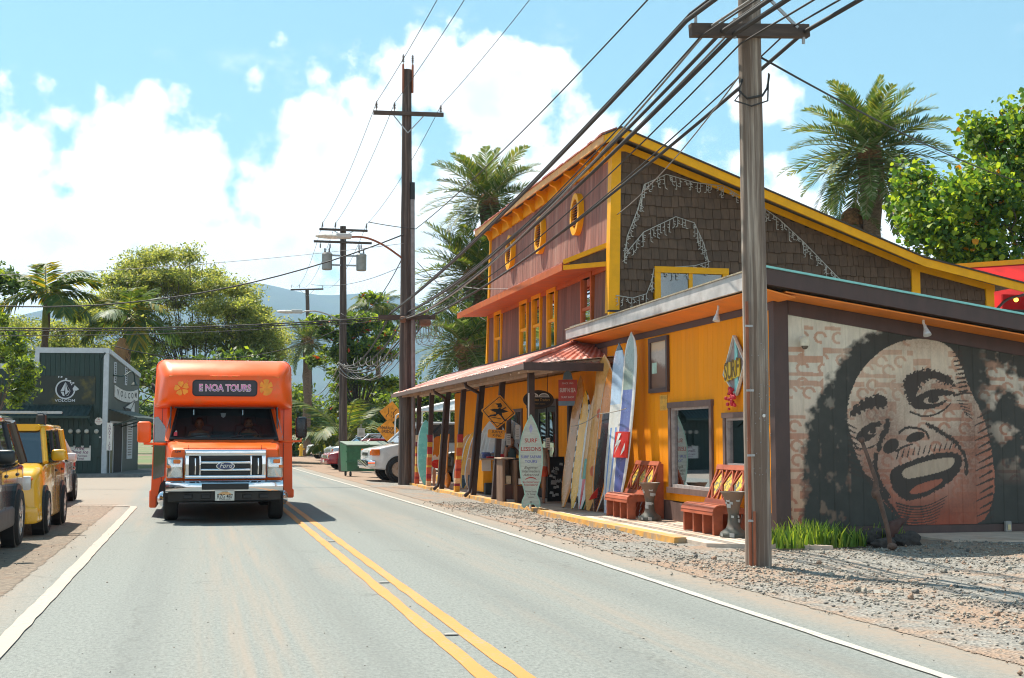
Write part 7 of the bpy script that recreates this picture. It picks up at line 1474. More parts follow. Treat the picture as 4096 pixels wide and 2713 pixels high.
# flat cut-out figure seen from behind (orange hair, red shorts)
cf = empty('cutout_figure', (7.15, 39.7, 0), label='flat painted cut-out of a surfer with long orange hair and red shorts', cat='cutout')
def flat(poly, nm, mat, dy=0): k = MB(); k.prism(smooth_poly(poly, 2), (7.15, 39.7 + dy, 0), UX, Z, (0, .018, 0)); k.build(nm, mat, cf)
flat([(-.14, .75), (.2, .75), (.2, 1.15), (.1, 1.3), (-.1, 1.3), (-.16, 1.1)], 'torso', c_wh); flat([(-.16, .55), (.2, .55), (.22, .82), (-.18, .82)], 'shorts', c_red, -.005)
flat([(-.15, .9), (-.1, 1.25), (-.12, 1.45), (.0, 1.55), (.16, 1.52), (.2, 1.3), (.17, 1.1), (.12, .88), (.06, 1.0), (.0, .86), (-.06, 1.0)], 'hair', wx('cut_hair', (.60, .20, .01), .7), -.011)
flat([(-.14, .02), (-.05, .02), (-.02, .56), (-.14, .56)], 'leg', wx('cut_skin', (.45, .24, .15), .7)); flat([(.06, .02), (.15, .02), (.18, .56), (.06, .56)], 'leg', wx('cut_skin', (.45, .24, .15), .7)); flat([(-.2, 1.0), (-.14, 1.0), (-.16, 1.35), (-.28, 1.55), (-.34, 1.62), (-.32, 1.5)], 'arm', wx('cut_skin', (.45, .24, .15), .7))
# the white lettered lesson board
lbd = empty('lesson_board', (6.63, 25.95, 0), label='tall white surf lesson board with red and blue lettering on the kerb', cat='sign'); x0, y0 = 6.63, 25.95
hwp = [(.02, .15), (.06, .20), (.18, .185), (.30, .125), (.42, .15), (.6, .205), (.9, .245), (1.15, .255), (1.35, .245), (1.6, .19), (1.8, .12), (1.95, .05), (2.04, .004)]
poly = [(w_, z) for z, w_ in hwp] + [(-w_, z) for z, w_ in reversed(hwp)]; poly = [(.06, .10)] + poly + [(-.06, .10)]
KS = .94; UF = Vector((1, -.16, 0)).normalized() * KS; NF = Vector((-.16, -1, 0)).normalized(); C0 = Vector((x0, y0, .03)); Z0 = Z; Z = Z * KS
k = MB(); k.prism(poly, C0, UF, Z, NF * -.03); k.build('board', M('chalk_white', (.50, .55, .48), .6, var=.10, scale=14, stretch=(.4, 1, 3)), lbd)
rm_ = [p for p in poly]; k = MB()
for a, b in zip(rm_, rm_[1:] + rm_[:1]): k.bar(C0 + UF * a[0] + Z * a[1] + NF * .0, C0 + UF * b[0] + Z * b[1], .02, .016, NF)
k.build('rim', M('mint_rim', (.36, .60, .50), .5), lbd)
def lt(txts, mat, nm):
    k = MB()
    for (s_, z, sz, kw) in txts: k.text(s_, C0 + Z * z + NF * .003, UF, Z, sz, **kw)
    k.build(nm, mat, lbd)
lt([('SURF', 1.475, .125, dict(bold=.012)), ('LESSONS', 1.29, .125, dict(bold=.012, wide=.9)), ('No Experience', .575, .068, dict(bold=.004)), ('Necessary!', .515, .068, dict(bold=.004))], M('letter_red', (.42, .04, .035), .6), 'red_lettering')
lt([('SURF SAFARI', 1.12, .085, dict(bold=.010, wide=.92)), ('TOURS', 1.02, .085, dict(bold=.010))], M('letter_blue', (.10, .12, .42), .6), 'blue_lettering')
lt([('Beginner', .89, .085, dict(shear=.3)), ('Intermediate', .81, .085, dict(shear=.3, wide=.9)), ('Advanced', .73, .085, dict(shear=.3)), ('Private Family', .37, .055, dict(wide=.8, bold=.005)), ('Or Group', .31, .055, dict(wide=.8, bold=.005)), ('Lessons', .25, .055, dict(wide=.8, bold=.005)), ('III', .135, .07, dict(bold=.01))], M('letter_dark', (.10, .07, .06), .6), 'dark_lettering')
k = MB()
for a in range(-5, 5): a0, a1 = R(90 + a * 9), R(90 + (a + 1) * 9); k.add([C0 + NF * .003 + UF * (.17 * math.cos(q)) + Z * (.53 + r_ * math.sin(q)) for q, r_ in ((a0, .155), (a1, .155), (a1, .130), (a0, .130))], [(0, 1, 2, 3)])
k.build('red_arc', M('letter_red', (.42, .04, .035), .6), lbd)
k = MB(); k.prism([(0, .11), (.045, 0), (0, -.11), (-.045, 0)], C0 + Z * 1.74 + NF * .001, UF, Z, NF * .002); k.build('blue_lozenge', M('lozenge', (.36, .38, .58), .6), lbd)
k = MB(); k.tube([(x0 - .03, y0 + .06, 1.88), (x0 - .03, y0 + .05, 2.4)], .014, 8); k.bar((x0, y0 + .05, .03), (x0, y0 + .5, 1.2), .04, .04); k.build('prop_rod', m_whitep, lbd)
Z = Z0
# surfer crossing sign on the second post
sx = empty('crossing_sign', (6.84, 29.83, 0), label='orange diamond surfer crossing sign with its name plate on a porch post', cat='sign'); m_so = M('sign_orange', (.78, .28, .008), .45); m_si = M('sign_ink_black', (.02, .016, .014), .6)
CS = Vector((6.83, 29.82, 2.09)); U1 = Vector((1, -.10, -.085)).normalized(); V1 = Vector((.085, 0, 1)).normalized(); N1 = Vector((-.1, -1, 0)).normalized()
k = MB(); k.prism(smooth_poly([(0, .41), (-.42, 0), (0, -.41), (.42, 0)], 1) and [(-.02, .39), (.02, .39), (.40, .02), (.40, -.02), (.02, -.39), (-.02, -.39), (-.40, -.02), (-.40, .02)], CS, U1, V1, N1 * -.02); k.build('diamond', m_so, sx)
k = MB(); dd = [(0, .355), (-.365, 0), (0, -.355), (.365, 0), (0, .355)]
for a, b in zip(dd, dd[1:]): k.bar(CS + U1 * a[0] + V1 * a[1] + N1 * .003, CS + U1 * b[0] + V1 * b[1] + N1 * .003, .016, .004, N1)
for poly in ([(-.21, .03), (-.1, .065), (.08, .07), (.24, .03), (.12, -.015), (-.08, -.015)], [(-.04, .06), (.03, .10), (.08, .06), (.09, -.02), (-.03, -.02)], [(-.03, .10), (.06, .10), (.075, .16), (.04, .21), (-.01, .20), (-.03, .16)], [(-.01, .2), (-.09, .19), (-.06, .165), (-.02, .15)], [(.07, .07), (.12, .10), (.17, .14), (.16, .115), (.20, .11), (.13, .08), (.09, .03)],
             [(-.06, -.01), (.08, -.01), (.1, -.08), (.04, -.085), (.01, -.05), (-.05, -.075)], [(.05, -.08), (.10, -.08), (.16, -.16), (.24, -.17), (.17, -.21), (.13, -.17)], [(-.07, -.06), (-.02, -.06), (-.06, -.11), (-.16, -.11), (-.24, -.16), (-.24, -.125), (-.17, -.085)], [(-.18, -.125), (.08, -.155), (.08, -.17), (-.18, -.14)], [(-.17, -.235), (.13, -.265), (.13, -.28), (-.17, -.25)]): k.add([CS + U1 * a + V1 * b + N1 * .004 for a, b in poly], [tuple(range(len(poly)))[::-1]])
k.build('surfer_symbol', m_si, sx)
CP = Vector((6.80, 29.83, 1.575)); k = MB(); k.prism([(-.20, .09), (.16, .10), (.185, .07), (.185, -.085), (.16, -.11), (-.20, -.105), (-.22, -.08), (-.22, .07)], CP, U1, V1, N1 * -.02); pp = k.build('name_plate', m_so, sx)
k = MB(); k.text('SURFER', CP + N1 * .003 + V1 * .04, U1, V1, .082, bold=.012, wide=.95); k.text('X-ING', CP + N1 * .003 - V1 * .045, U1, V1, .082, bold=.012, wide=.95); k.build('plate_lettering', m_si, sx)
# oval hanging sign
ov = empty('oval_sign', (7.28, 27.8, 2.32), label='black oval hanging sign with a white bridge emblem and gold script', cat='sign'); n = 36; E_ = lambda a, b: [(a * math.cos(2 * math.pi * j / n), b * math.sin(2 * math.pi * j / n)) for j in range(n)]
k = MB(); k.prism(E_(.35, .21), (7.28, 27.8, 2.32), UX, Z, (0, .03, 0)); k.build('rim', M('oval_rim', (.045, .03, .02), .6, var=.3), ov); k = MB(); k.prism(E_(.30, .165), (7.28, 27.798, 2.32), UX, Z, (0, -.004, 0)); k.build('panel', M('oval_black', (.012, .01, .01), .5), ov)
k = MB(); k.box(7.03, 7.53, 27.788, 27.793, 2.375, 2.385)
for c in (7.16, 7.40):
    k.prism([(.115 * math.cos(R(a)), .075 * math.sin(R(a))) for a in range(0, 181, 15)] + [(.10 * math.cos(R(a)) * -1, .055 * math.sin(R(a))) for a in range(0, 181, 15)], (c, 27.793, 2.39), UX, Z, (0, -.003, 0))
    for j in range(-4, 5): k.box(c + j * .022 - .004, c + j * .022 + .004, 27.789, 27.793, 2.385, 2.39 + .06 * math.sqrt(max(0, 1 - (j / 5) ** 2)))
k.build('bridge_emblem', m_whitep, ov); k = MB(); k.text("Hale'iwa Traders", (7.28, 27.792, 2.315), UX, Z, .085, shear=.3, wide=.85); k.text('SURF SHOP . HALEIWA', (7.28, 27.792, 2.225), UX, Z, .03); k.build('script', M('script_gold', (.45, .25, .06), .5), ov)
k = MB(); k.tube([(7.08, 27.81, 2.48), (7.05, 27.81, 2.95)], .008, 5); k.tube([(7.48, 27.81, 2.48), (7.5, 27.81, 2.97)], .008, 5); k.build('chain', m_black, ov)
# shop sign on the wall by the boards
ss = empty('shop_sign', (FX - .06, 27.2, 2.3), label='red and blue shop sign fixed above the leaning boards', cat='sign'); NS = Vector((-.35, -1, 0)).normalized(); US = Vector((1, -.35, 0)).normalized(); CS2 = Vector((7.72, 27.0, 2.45))
k = MB(); k.prism([(-.2, -.28), (.2, -.28), (.2, .28), (-.2, .28)], CS2, US, Z, NS * -.03); k.build('panel', M('sign_panel_red', (.45, .05, .04), .5), ss); k = MB(); k.prism([(-.2, -.28), (.2, -.28), (.2, -.18), (-.2, -.18)], CS2 + NS * .003, US, Z, NS * .004); k.prism([(-.11, .285), (.11, .285), (.08, .42), (0, .5), (-.08, .42)], CS2, US, Z, NS * -.03); k.build('blue_band', M('sign_panel_blue', (.14, .22, .30), .5), ss)
k = MB(); k.text('SURF N SEA', CS2 + Z * .05 + NS * .006, US, Z * 1.7, .078, bold=.01, wide=.85); k.text('SURF SHOP', CS2 + Z * -.10 + NS * .006, US, Z, .055, bold=.005); k.text('SINCE 1965', CS2 + Z * .2 + NS * .006, US, Z, .05); k.build('lettering', m_whitep, ss)
# stickers and price slips by the door
st_b = empty('sticker_board', (8.05, 28.9, 0), label='black board beside the door covered with white stickers', cat='board'); k = MB(); k.box(7.72, 8.12, 28.7, 28.73, .03, 1.05); k.build('panel', m_black, st_b); k = MB()
for i in range(16): a, b = random.uniform(7.75, 8.05), random.uniform(.1, .95); w_ = random.uniform(.03, .07); k.prism([(-w_, -.02), (w_, -.03), (w_ * .8, .03), (-w_ * .7, .035)], (a, 28.698, b), UX, Z, (0, -.002, 0))
k.text('HI', (7.9, 28.694, .78), UX, Z, .1, bold=.01); k.text('VA', (7.98, 28.694, .5), UX, Z, .13, bold=.015); k.build('stickers', M('sticker_white', (.5, .5, .48), .6, rnd=.2), st_b)
for i, (a, z) in enumerate(((7.86, 1.2), (7.6, 1.35), (7.98, .8), (7.35, 1.45), (7.2, 1.3))):
    k = MB(); k.box(a, a + .10, 29.35 + .3 * i, 29.36 + .3 * i, z, z + (.34 if i % 2 else .28)); pn_ = tag(k.build('paper_notice', m_whitep), 'white printed paper notice hung at the shop counter, ' + ('nearest the door board', 'just above the stickers', 'low by the door', 'behind the woman', 'between the post and the woman')[i], 'notice', 'notices'); k = MB()
    for j in range(5): k.box(a + .015, a + .085, 29.346 + .3 * i, 29.349 + .3 * i, z + .05 + j * .045, z + .062 + j * .045)
    k.build('print_line', M('grey_print', (.2, .2, .19), .7), pn_)
# counter, wooden stand, goods
ct = empty('sales_counter', (7.55, 34, 0), label='ochre sales counter with a grey poster panel under the porch', cat='counter')
k = MB(); k.box(7.2, 7.95, 33.2, 34.9, .08, .90); k.build('cabinet', m_ochre_t, ct); k = MB(); k.box(7.12, 8.0, 33.1, 35.0, .902, .94); k.build('top', m_ceil, ct); k = MB(); k.box(7.45, 7.9, 33.185, 33.198, .28, .88); k.build('poster', M('wave_poster', (.14, .19, .20), .5, var=.4, scale=3), ct); k = MB(); k.box(7.16, 7.4, 33.18, 33.198, .62, .92); k.build('leaflet', m_whitep, ct)
gm = [M('goods_%s' % n_, c, .8, var=.3, scale=12) for n_, c in (('white', (.55, .53, .5)), ('blue', (.10, .13, .30)), ('red', (.5, .03, .03)), ('tan', (.4, .24, .12)), ('grey', (.25, .25, .25)))]
gnames = ('folded white towel', 'folded blue shirt', 'red pennant', 'tan straw hat', 'grey folded shirt')
for i in range(9):
    k = MB(); a, b = 7.25 + .075 * i, 33.3 + random.uniform(0, 1.2); h = random.uniform(.05, .16); k.rbox(a, a + .2, b, b + .25, .942, .942 + h, .02, 2); tag(k.build('folded_goods', gm[i % 5], None, 40), gnames[i % 5] + ' piled on the ochre counter', 'goods', 'goods on the counter')
k = MB(); k.rbox(7.2, 7.5, 32.95, 33.12, .02, .32, .02, 1); tag(k.build('black_crate', M('crate_black', (.03, .035, .035), .7), None), 'dark ribbed crate at the foot of the ochre counter', 'crate')
ws_ = empty('wooden_stand', (6.95, 29, 0), label='brown wooden display stand with stickers beside the lesson board', cat='stand'); m_ply = M('ply_brown', (.20, .115, .07), .7, var=.3, scale=5, stretch=(1, 1, .3)); m_dbr = M('stand_dark', (.065, .022, .014), .6, var=.2)
for nm, b_, m_ in (('side_panel', (6.68, 6.74, 28.75, 29.35, .02, 1.0), m_ply), ('side_panel', (6.93, 6.99, 28.6, 29.2, .02, .98), m_ply), ('front_panel', (6.72, 6.93, 28.80, 28.84, .02, .42), m_dbr), ('front_panel', (6.98, 7.22, 28.62, 28.66, .02, .40), m_dbr), ('back_panel', (6.74, 6.93, 29.2, 29.23, .42, .98), m_ply), ('back_panel', (6.99, 7.22, 29.1, 29.13, .40, .95), m_ply), ('top', (6.64, 6.97, 28.7, 29.4, 1.002, 1.03), m_ceil), ('top', (6.92, 7.26, 28.55, 29.25, .982, 1.01), m_black), ('shelf', (6.99, 7.22, 28.65, 29.1, .42, .44), m_dbr)):
    k = MB(); k.box(*b_); k.build(nm, m_, ws_)
k = MB(); k.box(7.02, 7.20, 28.61, 28.618, .43, .56); k.build('white_decal', m_whitep, ws_); k = MB(); k.rbox(6.78, 6.9, 28.82, 28.95, .43, .62, .01, 1); tag(k.build('paper_box', M('kraft_box', (.55, .42, .28), .8), None), 'small printed cardboard box in the brown display stand', 'box'); k = MB(); k.text('C', (7.12, 28.545, .84), UX, Z, .14, bold=.02); k.build('yellow_letter', M('letter_yellow', (.7, .5, .02), .6), ws_); k = MB(); k.box(6.78, 6.95, 28.62, 28.80, .0, .09); tag(k.build('grey_block', M('cinder', (.3, .29, .27), .9)), 'small grey concrete block wedged at the brown stand', 'block')
# benches
m_bench = M('bench_redwood', (.36, .085, .035), .5, var=.2, scale=6, stretch=(1, .3, 1)); m_pink = m_bench
def bench(y0, y1, label):
    rt = empty('bench', (7.8, (y0 + y1) / 2, 0), label=label, cat='bench', group='carved benches on the walkway'); B = lambda k, n_, m_=m_bench: k.build(n_, m_, rt)
    n = 4
    for i in range(n): y = y0 + (y1 - y0 - .05) * i / (n - 1); k = MB(); k.prism([(7.47, .02), (7.62, .02), (7.62, .33), (7.98, .33), (7.86, .02), (8.02, .02), (8.12, .40), (7.58, .44), (7.50, .41), (7.47, .36)], (0, y, 0), UX, Z, (0, .05, 0)); B(k, 'leg_panel')
    for j in range(9):
        a = R(100 - 11 * j) if False else None
    sl_ = [(7.455, .335, 80), (7.462, .385, 65), (7.49, .425, 35), (7.54, .447, 8), (7.60, .449, 2), (7.66, .447, -2), (7.72, .444, -3), (7.78, .44, -4), (7.84, .436, -4)]
    for (x_, z_, an) in sl_: a = R(an); u = Vector((math.cos(a), 0, math.sin(a))); k = MB(); k.bar((x_, y0 - .03, z_), (x_, y1 + .03, z_), .05, .024, (-math.sin(a), 0, math.cos(a))); B(k, 'slat')
    P = lambda f, h: Vector((7.86 + .22 * h, y0 + (y1 - y0) * f, .46 + .56 * h)); nb = Vector((-.56, 0, .22)).normalized()
    for h in (.03, .97): k = MB(); k.bar(P(-.02, h), P(1.02, h), .08, .045, nb); B(k, 'back_rail')
    for f in (.02, .34, .66, .98): k = MB(); k.bar(P(f, .05), P(f, .95), .045, .035, nb); B(k, 'back_post')
    for a, b in ((.02, .34), (.34, .66), (.66, .98)):
        k = MB(); m_ = (a + b) / 2
        for p, q in (((a, .5), (m_, .93)), ((m_, .93), (b, .5)), ((b, .5), (m_, .07)), ((m_, .07), (a, .5))): k.bar(P(*p), P(*q), .03, .03, nb)
        B(k, 'lattice'); k = MB(); sc = [(a + .04, .5), (m_, .82), (b - .04, .5), (m_, .18)]; k.add([P(*q) for q in sc] + [P(*q) - nb * .012 for q in sc], [(0, 1, 2, 3), (7, 6, 5, 4)]); B(k, 'mosaic_diamond', M('mosaic_yellow', (.72, .46, .04), .4, var=.3, scale=25, col2=(.10, .11, .09), amt2=.75, scale2=14))
    k = MB(); k.prism([(7.92, .02), (8.15, .02), (8.15, 1.0), (8.06, 1.02)], (0, y0 - .01, 0), UX, Z, (0, .04, 0)); B(k, 'back_support')
    for i in range(3): k = MB(); k.tube([(7.66 + .02 * i, y0 - .015, .05 + .1 * i), (7.70 + .02 * i, y0 - .015, .13 + .1 * i)], .006, 5); B(k, 'bolt', m_steel)
bench(22.25, 23.5, 'red-brown carved bench in front of the tall blue surfboards'); bench(18.25, 19.5, 'red-brown carved bench below the small window beside the weathered pole')
def urn(p, label):
    rt = empty('urn', p, label=label, cat='urn', group='hourglass urns'); k = MB(); k.lathe([(.20, 0), (.205, .03), (.19, .07), (.11, .13), (.085, .20), (.08, .33), (.10, .45), (.15, .60), (.19, .66), (.185, .665), (.14, .62), (.02, .6)], 24, p); k.build('body', M('urn_dark', (.075, .075, .06), .55, var=.3, scale=9, col2=(.16, .10, .07), amt2=.4), rt, 40); k = MB()
    for i in range(14):
        a = R(random.uniform(170, 330)); z = random.choice((.04, .06, .24, .30, .46, .5, .55)); r_ = .21 if z < .1 else .09 if z < .35 else .125; c = Vector(p) + Vector((r_ * math.cos(a), r_ * math.sin(a), z)); o_ = Vector((math.cos(a), math.sin(a), 0)); s_ = o_.cross(Z); w_ = random.uniform(.015, .035); k.add([c + o_ * .004 - s_ * w_ - Z * w_, c + o_ * .004 + s_ * w_ - Z * w_ * .8, c + o_ * .004 + s_ * w_ + Z * w_, c + o_ * .004 - s_ * w_ + Z * w_ * .7], [(0, 1, 2, 3)])
    k.build('stickers', M('sticker_white', (.5, .5, .48), .6), rt)
urn((7.78, 21.95, .015), 'sticker-covered hourglass urn beside the bench by the surfboards'); urn((7.66, 17.95, .015), 'hourglass urn half hidden behind the weathered pole')
# ---- traffic signs, hydrant, parking sign far side
nb_ = empty('narrow_bridge_sign', (7.15, 50.2, 0), label='pair of orange diamond road signs warning of a narrow bridge', cat='sign'); k = MB(); k.tube([(7.2, 50.25, 0), (7.2, 50.25, 3.0)], .035, 8); k.build('post', m_steel, nb_)
def diamond(c, h, tilt, nm): u = Vector((math.cos(tilt), -.15, math.sin(tilt))); v = Vector((-math.sin(tilt), 0, math.cos(tilt))); k = MB(); k.prism([(0, h), (-h, 0), (0, -h), (h, 0)], c, u, v, (0, .02, 0)); d_ = k.build(nm, m_so, nb_); return Vector(c), u, v, d_
c, u, v, d_ = diamond((7.22, 50.2, 2.47), .45, R(-6), 'lane_diamond'); k = MB(); N_ = Vector((0, -.006, 0))
for pts in ([(-.13, .17), (-.12, .07), (-.09, .02), (-.1, -.04), (-.16, -.1), (-.18, -.2)], [(.19, .17), (.13, .07), (.08, .01), (.09, -.04), (.12, -.09), (.11, -.2)]):
    for a, b in zip(pts, pts[1:]): k.bar(c + u * a[0] + v * a[1] + N_, c + u * b[0] + v * b[1] + N_, .022, .004, (0, 1, 0))
for z in (.13, -.02, -.17): k.bar(c + u * .02 + v * z + N_, c + u * .02 + v * (z + .07) + N_, .015, .004, (0, 1, 0))
k.build('lane_symbol', m_si, nb_)
c, u, v, d_ = diamond((7.1, 50.12, 1.80), .44, R(-6), 'name_diamond'); k = MB(); k.text('NARROW', c + v * .07 + N_, u, v, .155, bold=.01, wide=.95); k.text('BRIDGE', c - v * .07 + N_, u, v, .155, bold=.01, wide=.95); k.build('lettering', m_si, nb_)
hy = empty('fire_hydrant', (8.35, 111, 0), label='yellow fire hydrant at the grass edge past the parked cars', cat='hydrant'); k = MB(); k.lathe([(.2, 0), (.2, .08), (.15, .1), (.15, .75), (.2, .78), (.2, .84), (.14, .98), (.05, 1.05)], 16, (8.35, 111, 0)); k.build('barrel', m_yp, hy, 40); k = MB(); k.tube([(8.08, 111, .6), (8.62, 111, .6)], .08, 8); k.build('nozzles', m_yp, hy)
for p, lab, w_, h in (((7.35, 60.9, 1.75), 'white parking notice on a post behind the parked cars', .34, .40), ((5.4, 95, 2.6), 'small white road notice on a post behind the bus mirror', .42, .9)):
    rt = empty('notice_sign', (p[0], p[1], 0), label=lab, cat='sign'); k = MB(); k.tube([(p[0], p[1] + .03, 0), (p[0], p[1] + .03, p[2] + h)], .025, 6); k.build('post', m_steel, rt); k = MB(); k.box(p[0] - w_ / 2, p[0] + w_ / 2, p[1] - .01, p[1], p[2] - h / 2, p[2] + h / 2); k.build('panel', m_whitep, rt); k = MB()
    for j in range(6): k.box(p[0] - w_ * .36, p[0] + w_ * .36, p[1] - .014, p[1] - .011, p[2] - h * .4 + j * h * .14, p[2] - h * .34 + j * h * .14)
    k.build('print', M('grey_print', (.2, .2, .19), .7), rt)
# canopy frames by the van, red canopy behind the shop
tn = empty('white_canopy', (9, 50, 0), label='white tent canopy on pipe legs behind the porch end', cat='canopy'); k = MB(); k.hexa([(8.15, 49.0, 2.52), (11.5, 48.6, 2.62), (11.5, 52, 2.62), (8.15, 52, 2.52), (8.15, 49.0, 2.60), (11.0, 49.2, 3.3), (11.0, 51.5, 3.3), (8.15, 52, 2.60)]); k.build('cover', M('tent_white', (.75, .75, .73), .8), tn)
for x_, y_ in ((8.25, 49.05), (9.3, 48.95), (10.6, 48.8), (8.25, 51.9)): k = MB(); k.tube([(x_, y_, 0), (x_, y_, 2.55)], .025, 8); k.build('leg', m_whitep, tn)
k = MB(); k.tube(smooth3([Vector((7.25, 49.3, 1.2)), Vector((7.25, 49.3, 2.3)), Vector((7.35, 49.3, 2.42)), Vector((8.25, 49.1, 2.55))]), .028, 8); k.build('side_pipe', m_whitep, tn, 1)
rc = empty('red_canopy', (21, 30, 5), label='bright red awning cloth behind the low end of the gable roof', cat='canopy'); k = MB(); k.add([(17.9, 29.5, 5.75), (24, 30, 6.35), (24, 27.2, 5.0), (18.6, 27.2, 4.35), (17.9, 29.5, 5.72), (24, 30, 6.32), (24, 27.2, 4.97), (18.6, 27.2, 4.32)], [(0, 3, 2, 1), (4, 5, 6, 7), (0, 1, 5, 4), (3, 7, 6, 2)]); k.build('cloth', M('red_cloth', (.42, .006, .006), .8, var=.3, scale=1.2, spec=.2), rc); k = MB(); k.box(18.6, 24, 27.24, 27.3, 3.0, 4.9); k.build('valance', M('red_cloth2', (.36, .006, .006), .8, spec=.2, var=.25, scale=1.2), rc); k = MB(); k.bar((17.9, 29.5, 5.78), (24, 30, 6.4), .08, .14); k.build('ridge_board', m_ytrim, rc)
lmp = empty('porch_bulb', (17.55, 25.2, 4.55), label='small lit amber bulb under the low gable eave', cat='lamp'); k = MB(); k.ball((17.5, 25.15, 4.52), .05); k.build('globe', M('lit_amber', (1, .45, .05), .4, emit=3), lmp); k = MB(); k.tube(smooth3([Vector((17.1, 25.3, 4.3)), Vector((17.3, 25.2, 4.55)), Vector((17.6, 25.1, 4.6)), Vector((17.9, 25.1, 4.75))]), .03, 6); k.build('bracket_pipe', m_brown, lmp)
# ---- planting at the mural's foot
def blades(name, xr, yr, n, h0, h1, mats, seed, label):
    r = np.random.default_rng(seed); V, F, mi = [], [], []
    for i in range(n):
        x, y = r.uniform(*xr), r.uniform(*yr); a = r.uniform(0, 6.28); h = r.uniform(h0, h1) * (1.25 - abs((x - (xr[0] + xr[1]) / 2) / (xr[1] - xr[0])) * .8); w = r.uniform(.014, .030); ln = r.uniform(.05, .5) * h; b = r.uniform(0, 6.28)
        dx, dy = math.cos(a) * w, math.sin(a) * w; lx, ly = math.cos(b) * ln, math.sin(b) * ln; o_ = len(V)
        for f in (0, .5, 1): ww = 1 - f * .9; V += [(x - dx * ww + lx * f * f, y - dy * ww + ly * f * f, -.03 + h * (f - .12 * f * f)), (x + dx * ww + lx * f * f, y + dy * ww + ly * f * f, -.03 + h * (f - .12 * f * f))]
        F += [(o_, o_ + 1, o_ + 3, o_ + 2), (o_ + 2, o_ + 3, o_ + 5, o_ + 4)]; m_ = int(r.choice(len(mats), p=(.55, .3, .15))); mi += [m_, m_]
    return tag(npmesh(name, V, F, mats, mi=mi), label, 'plants', kind='stuff')
gl_ = [leafm('strap_green', (.10, .19, .03), .4), leafm('strap_light', (.22, .30, .05), .45), leafm('strap_dark', (.04, .09, .02), .3)]
blades('strap_leaf_plants', (7.62, 9.0), (16.35, 17.2), 620, .16, .36, gl_, 1, 'clump of bright strap-leaved plants at the foot of the mural'); blades('strap_leaf_plants', (9.0, 9.9), (16.7, 17.2), 120, .14, .28, gl_, 2, 'sparse strap-leaved tufts beside the dark rocks')
def rock(c, s_, lab, seed, mat=None):
    r = random.Random(seed); bm = bmesh.new(); bmesh.ops.create_icosphere(bm, subdivisions=3, radius=1)
    for v in bm.verts: n_ = v.co.copy(); f = 1 + .22 * math.sin(n_.x * 3 + seed) * math.cos(n_.y * 4 + seed) + .12 * math.sin(n_.z * 7 + n_.x * 6) + r.uniform(-.04, .04); v.co = Vector((n_.x * s_[0], n_.y * s_[1], n_.z * s_[2])) * f + Vector(c)
    k = MB(); bm.verts.index_update(); k.add([v.co[:] for v in bm.verts], [[v.index for v in f.verts] for f in bm.faces]); bm.free(); tag(k.build('lava_rock', mat or M('lava_rock', (.06, .05, .045), .95, var=.4, scale=14, bump=.8), None, 1), lab, 'rock', 'loose stones on the verge' if mat else 'rocks at the mural foot')
rock((9.62, 16.45, .03), (.20, .15, .12), 'dark lava rock, largest at the foot of the mural', 1); rock((9.22, 16.4, .0), (.16, .12, .09), 'dark lava rock behind the standing stick', 2); rock((9.3, 16.85, .06), (.22, .13, .12), 'flat-topped dark rock against the mural wall', 3)
k = MB(); k.tube([(9.02, 15.85, -.02), (8.99, 15.9, .3), (8.93, 15.95, .6), (8.88, 15.98, .75), (8.90, 16.0, .9), (8.80, 16.05, 1.25), (8.76, 16.1, 1.42)], [.034, .03, .034, .05, .03, .025, .026], 10); k.ball((8.755, 16.1, 1.44), .045); k.ball((8.87, 15.97, .72), (.055, .05, .075)); k.ball((9.03, 15.84, .02), (.07, .06, .05)); tag(k.build('knobbed_stick', M('old_driftwood', (.12, .07, .05), .8, var=.35, scale=9, bump=.5), None, 1), 'knobbed driftwood stick standing in front of the mural', 'stick')
k = MB(); k.tube([(9.45, 16.6, .05), (9.5, 16.6, .25), (9.62, 16.6, .32)], [.07, .09, .04], 7); k.tube([(9.5, 16.6, .2), (9.72, 16.58, .36)], [.05, .02], 6); tag(k.build('rusty_stump', M('rust_stump', (.10, .05, .04), .9, bump=.6), None, 1), 'small rusty stump behind the lava rocks', 'stump')
k = MB(); k.hexa([(5.95, 11.55, -.05), (6.55, 11.45, -.05), (6.6, 11.75, -.05), (6.0, 11.85, -.05), (5.95, 11.55, -.025), (6.55, 11.45, -.028), (6.6, 11.75, -.03), (6.0, 11.85, -.03)]); tag(k.build('utility_cover', M('cover_grey', (.26, .25, .22), .8, var=.2)), kind='structure')
for i in range(26): 
    x_, y_ = random.uniform(5.6, 10.5), random.uniform(8, 16)
    if not (x_ > 6.5 and y_ > 16): rock((x_, y_, float(gz(x_, y_)) + .02), tuple(random.uniform(.022, .04) for _ in range(3)), 'fist-sized stone lying loose on the gravel verge', 20 + i, sm[i % 4])
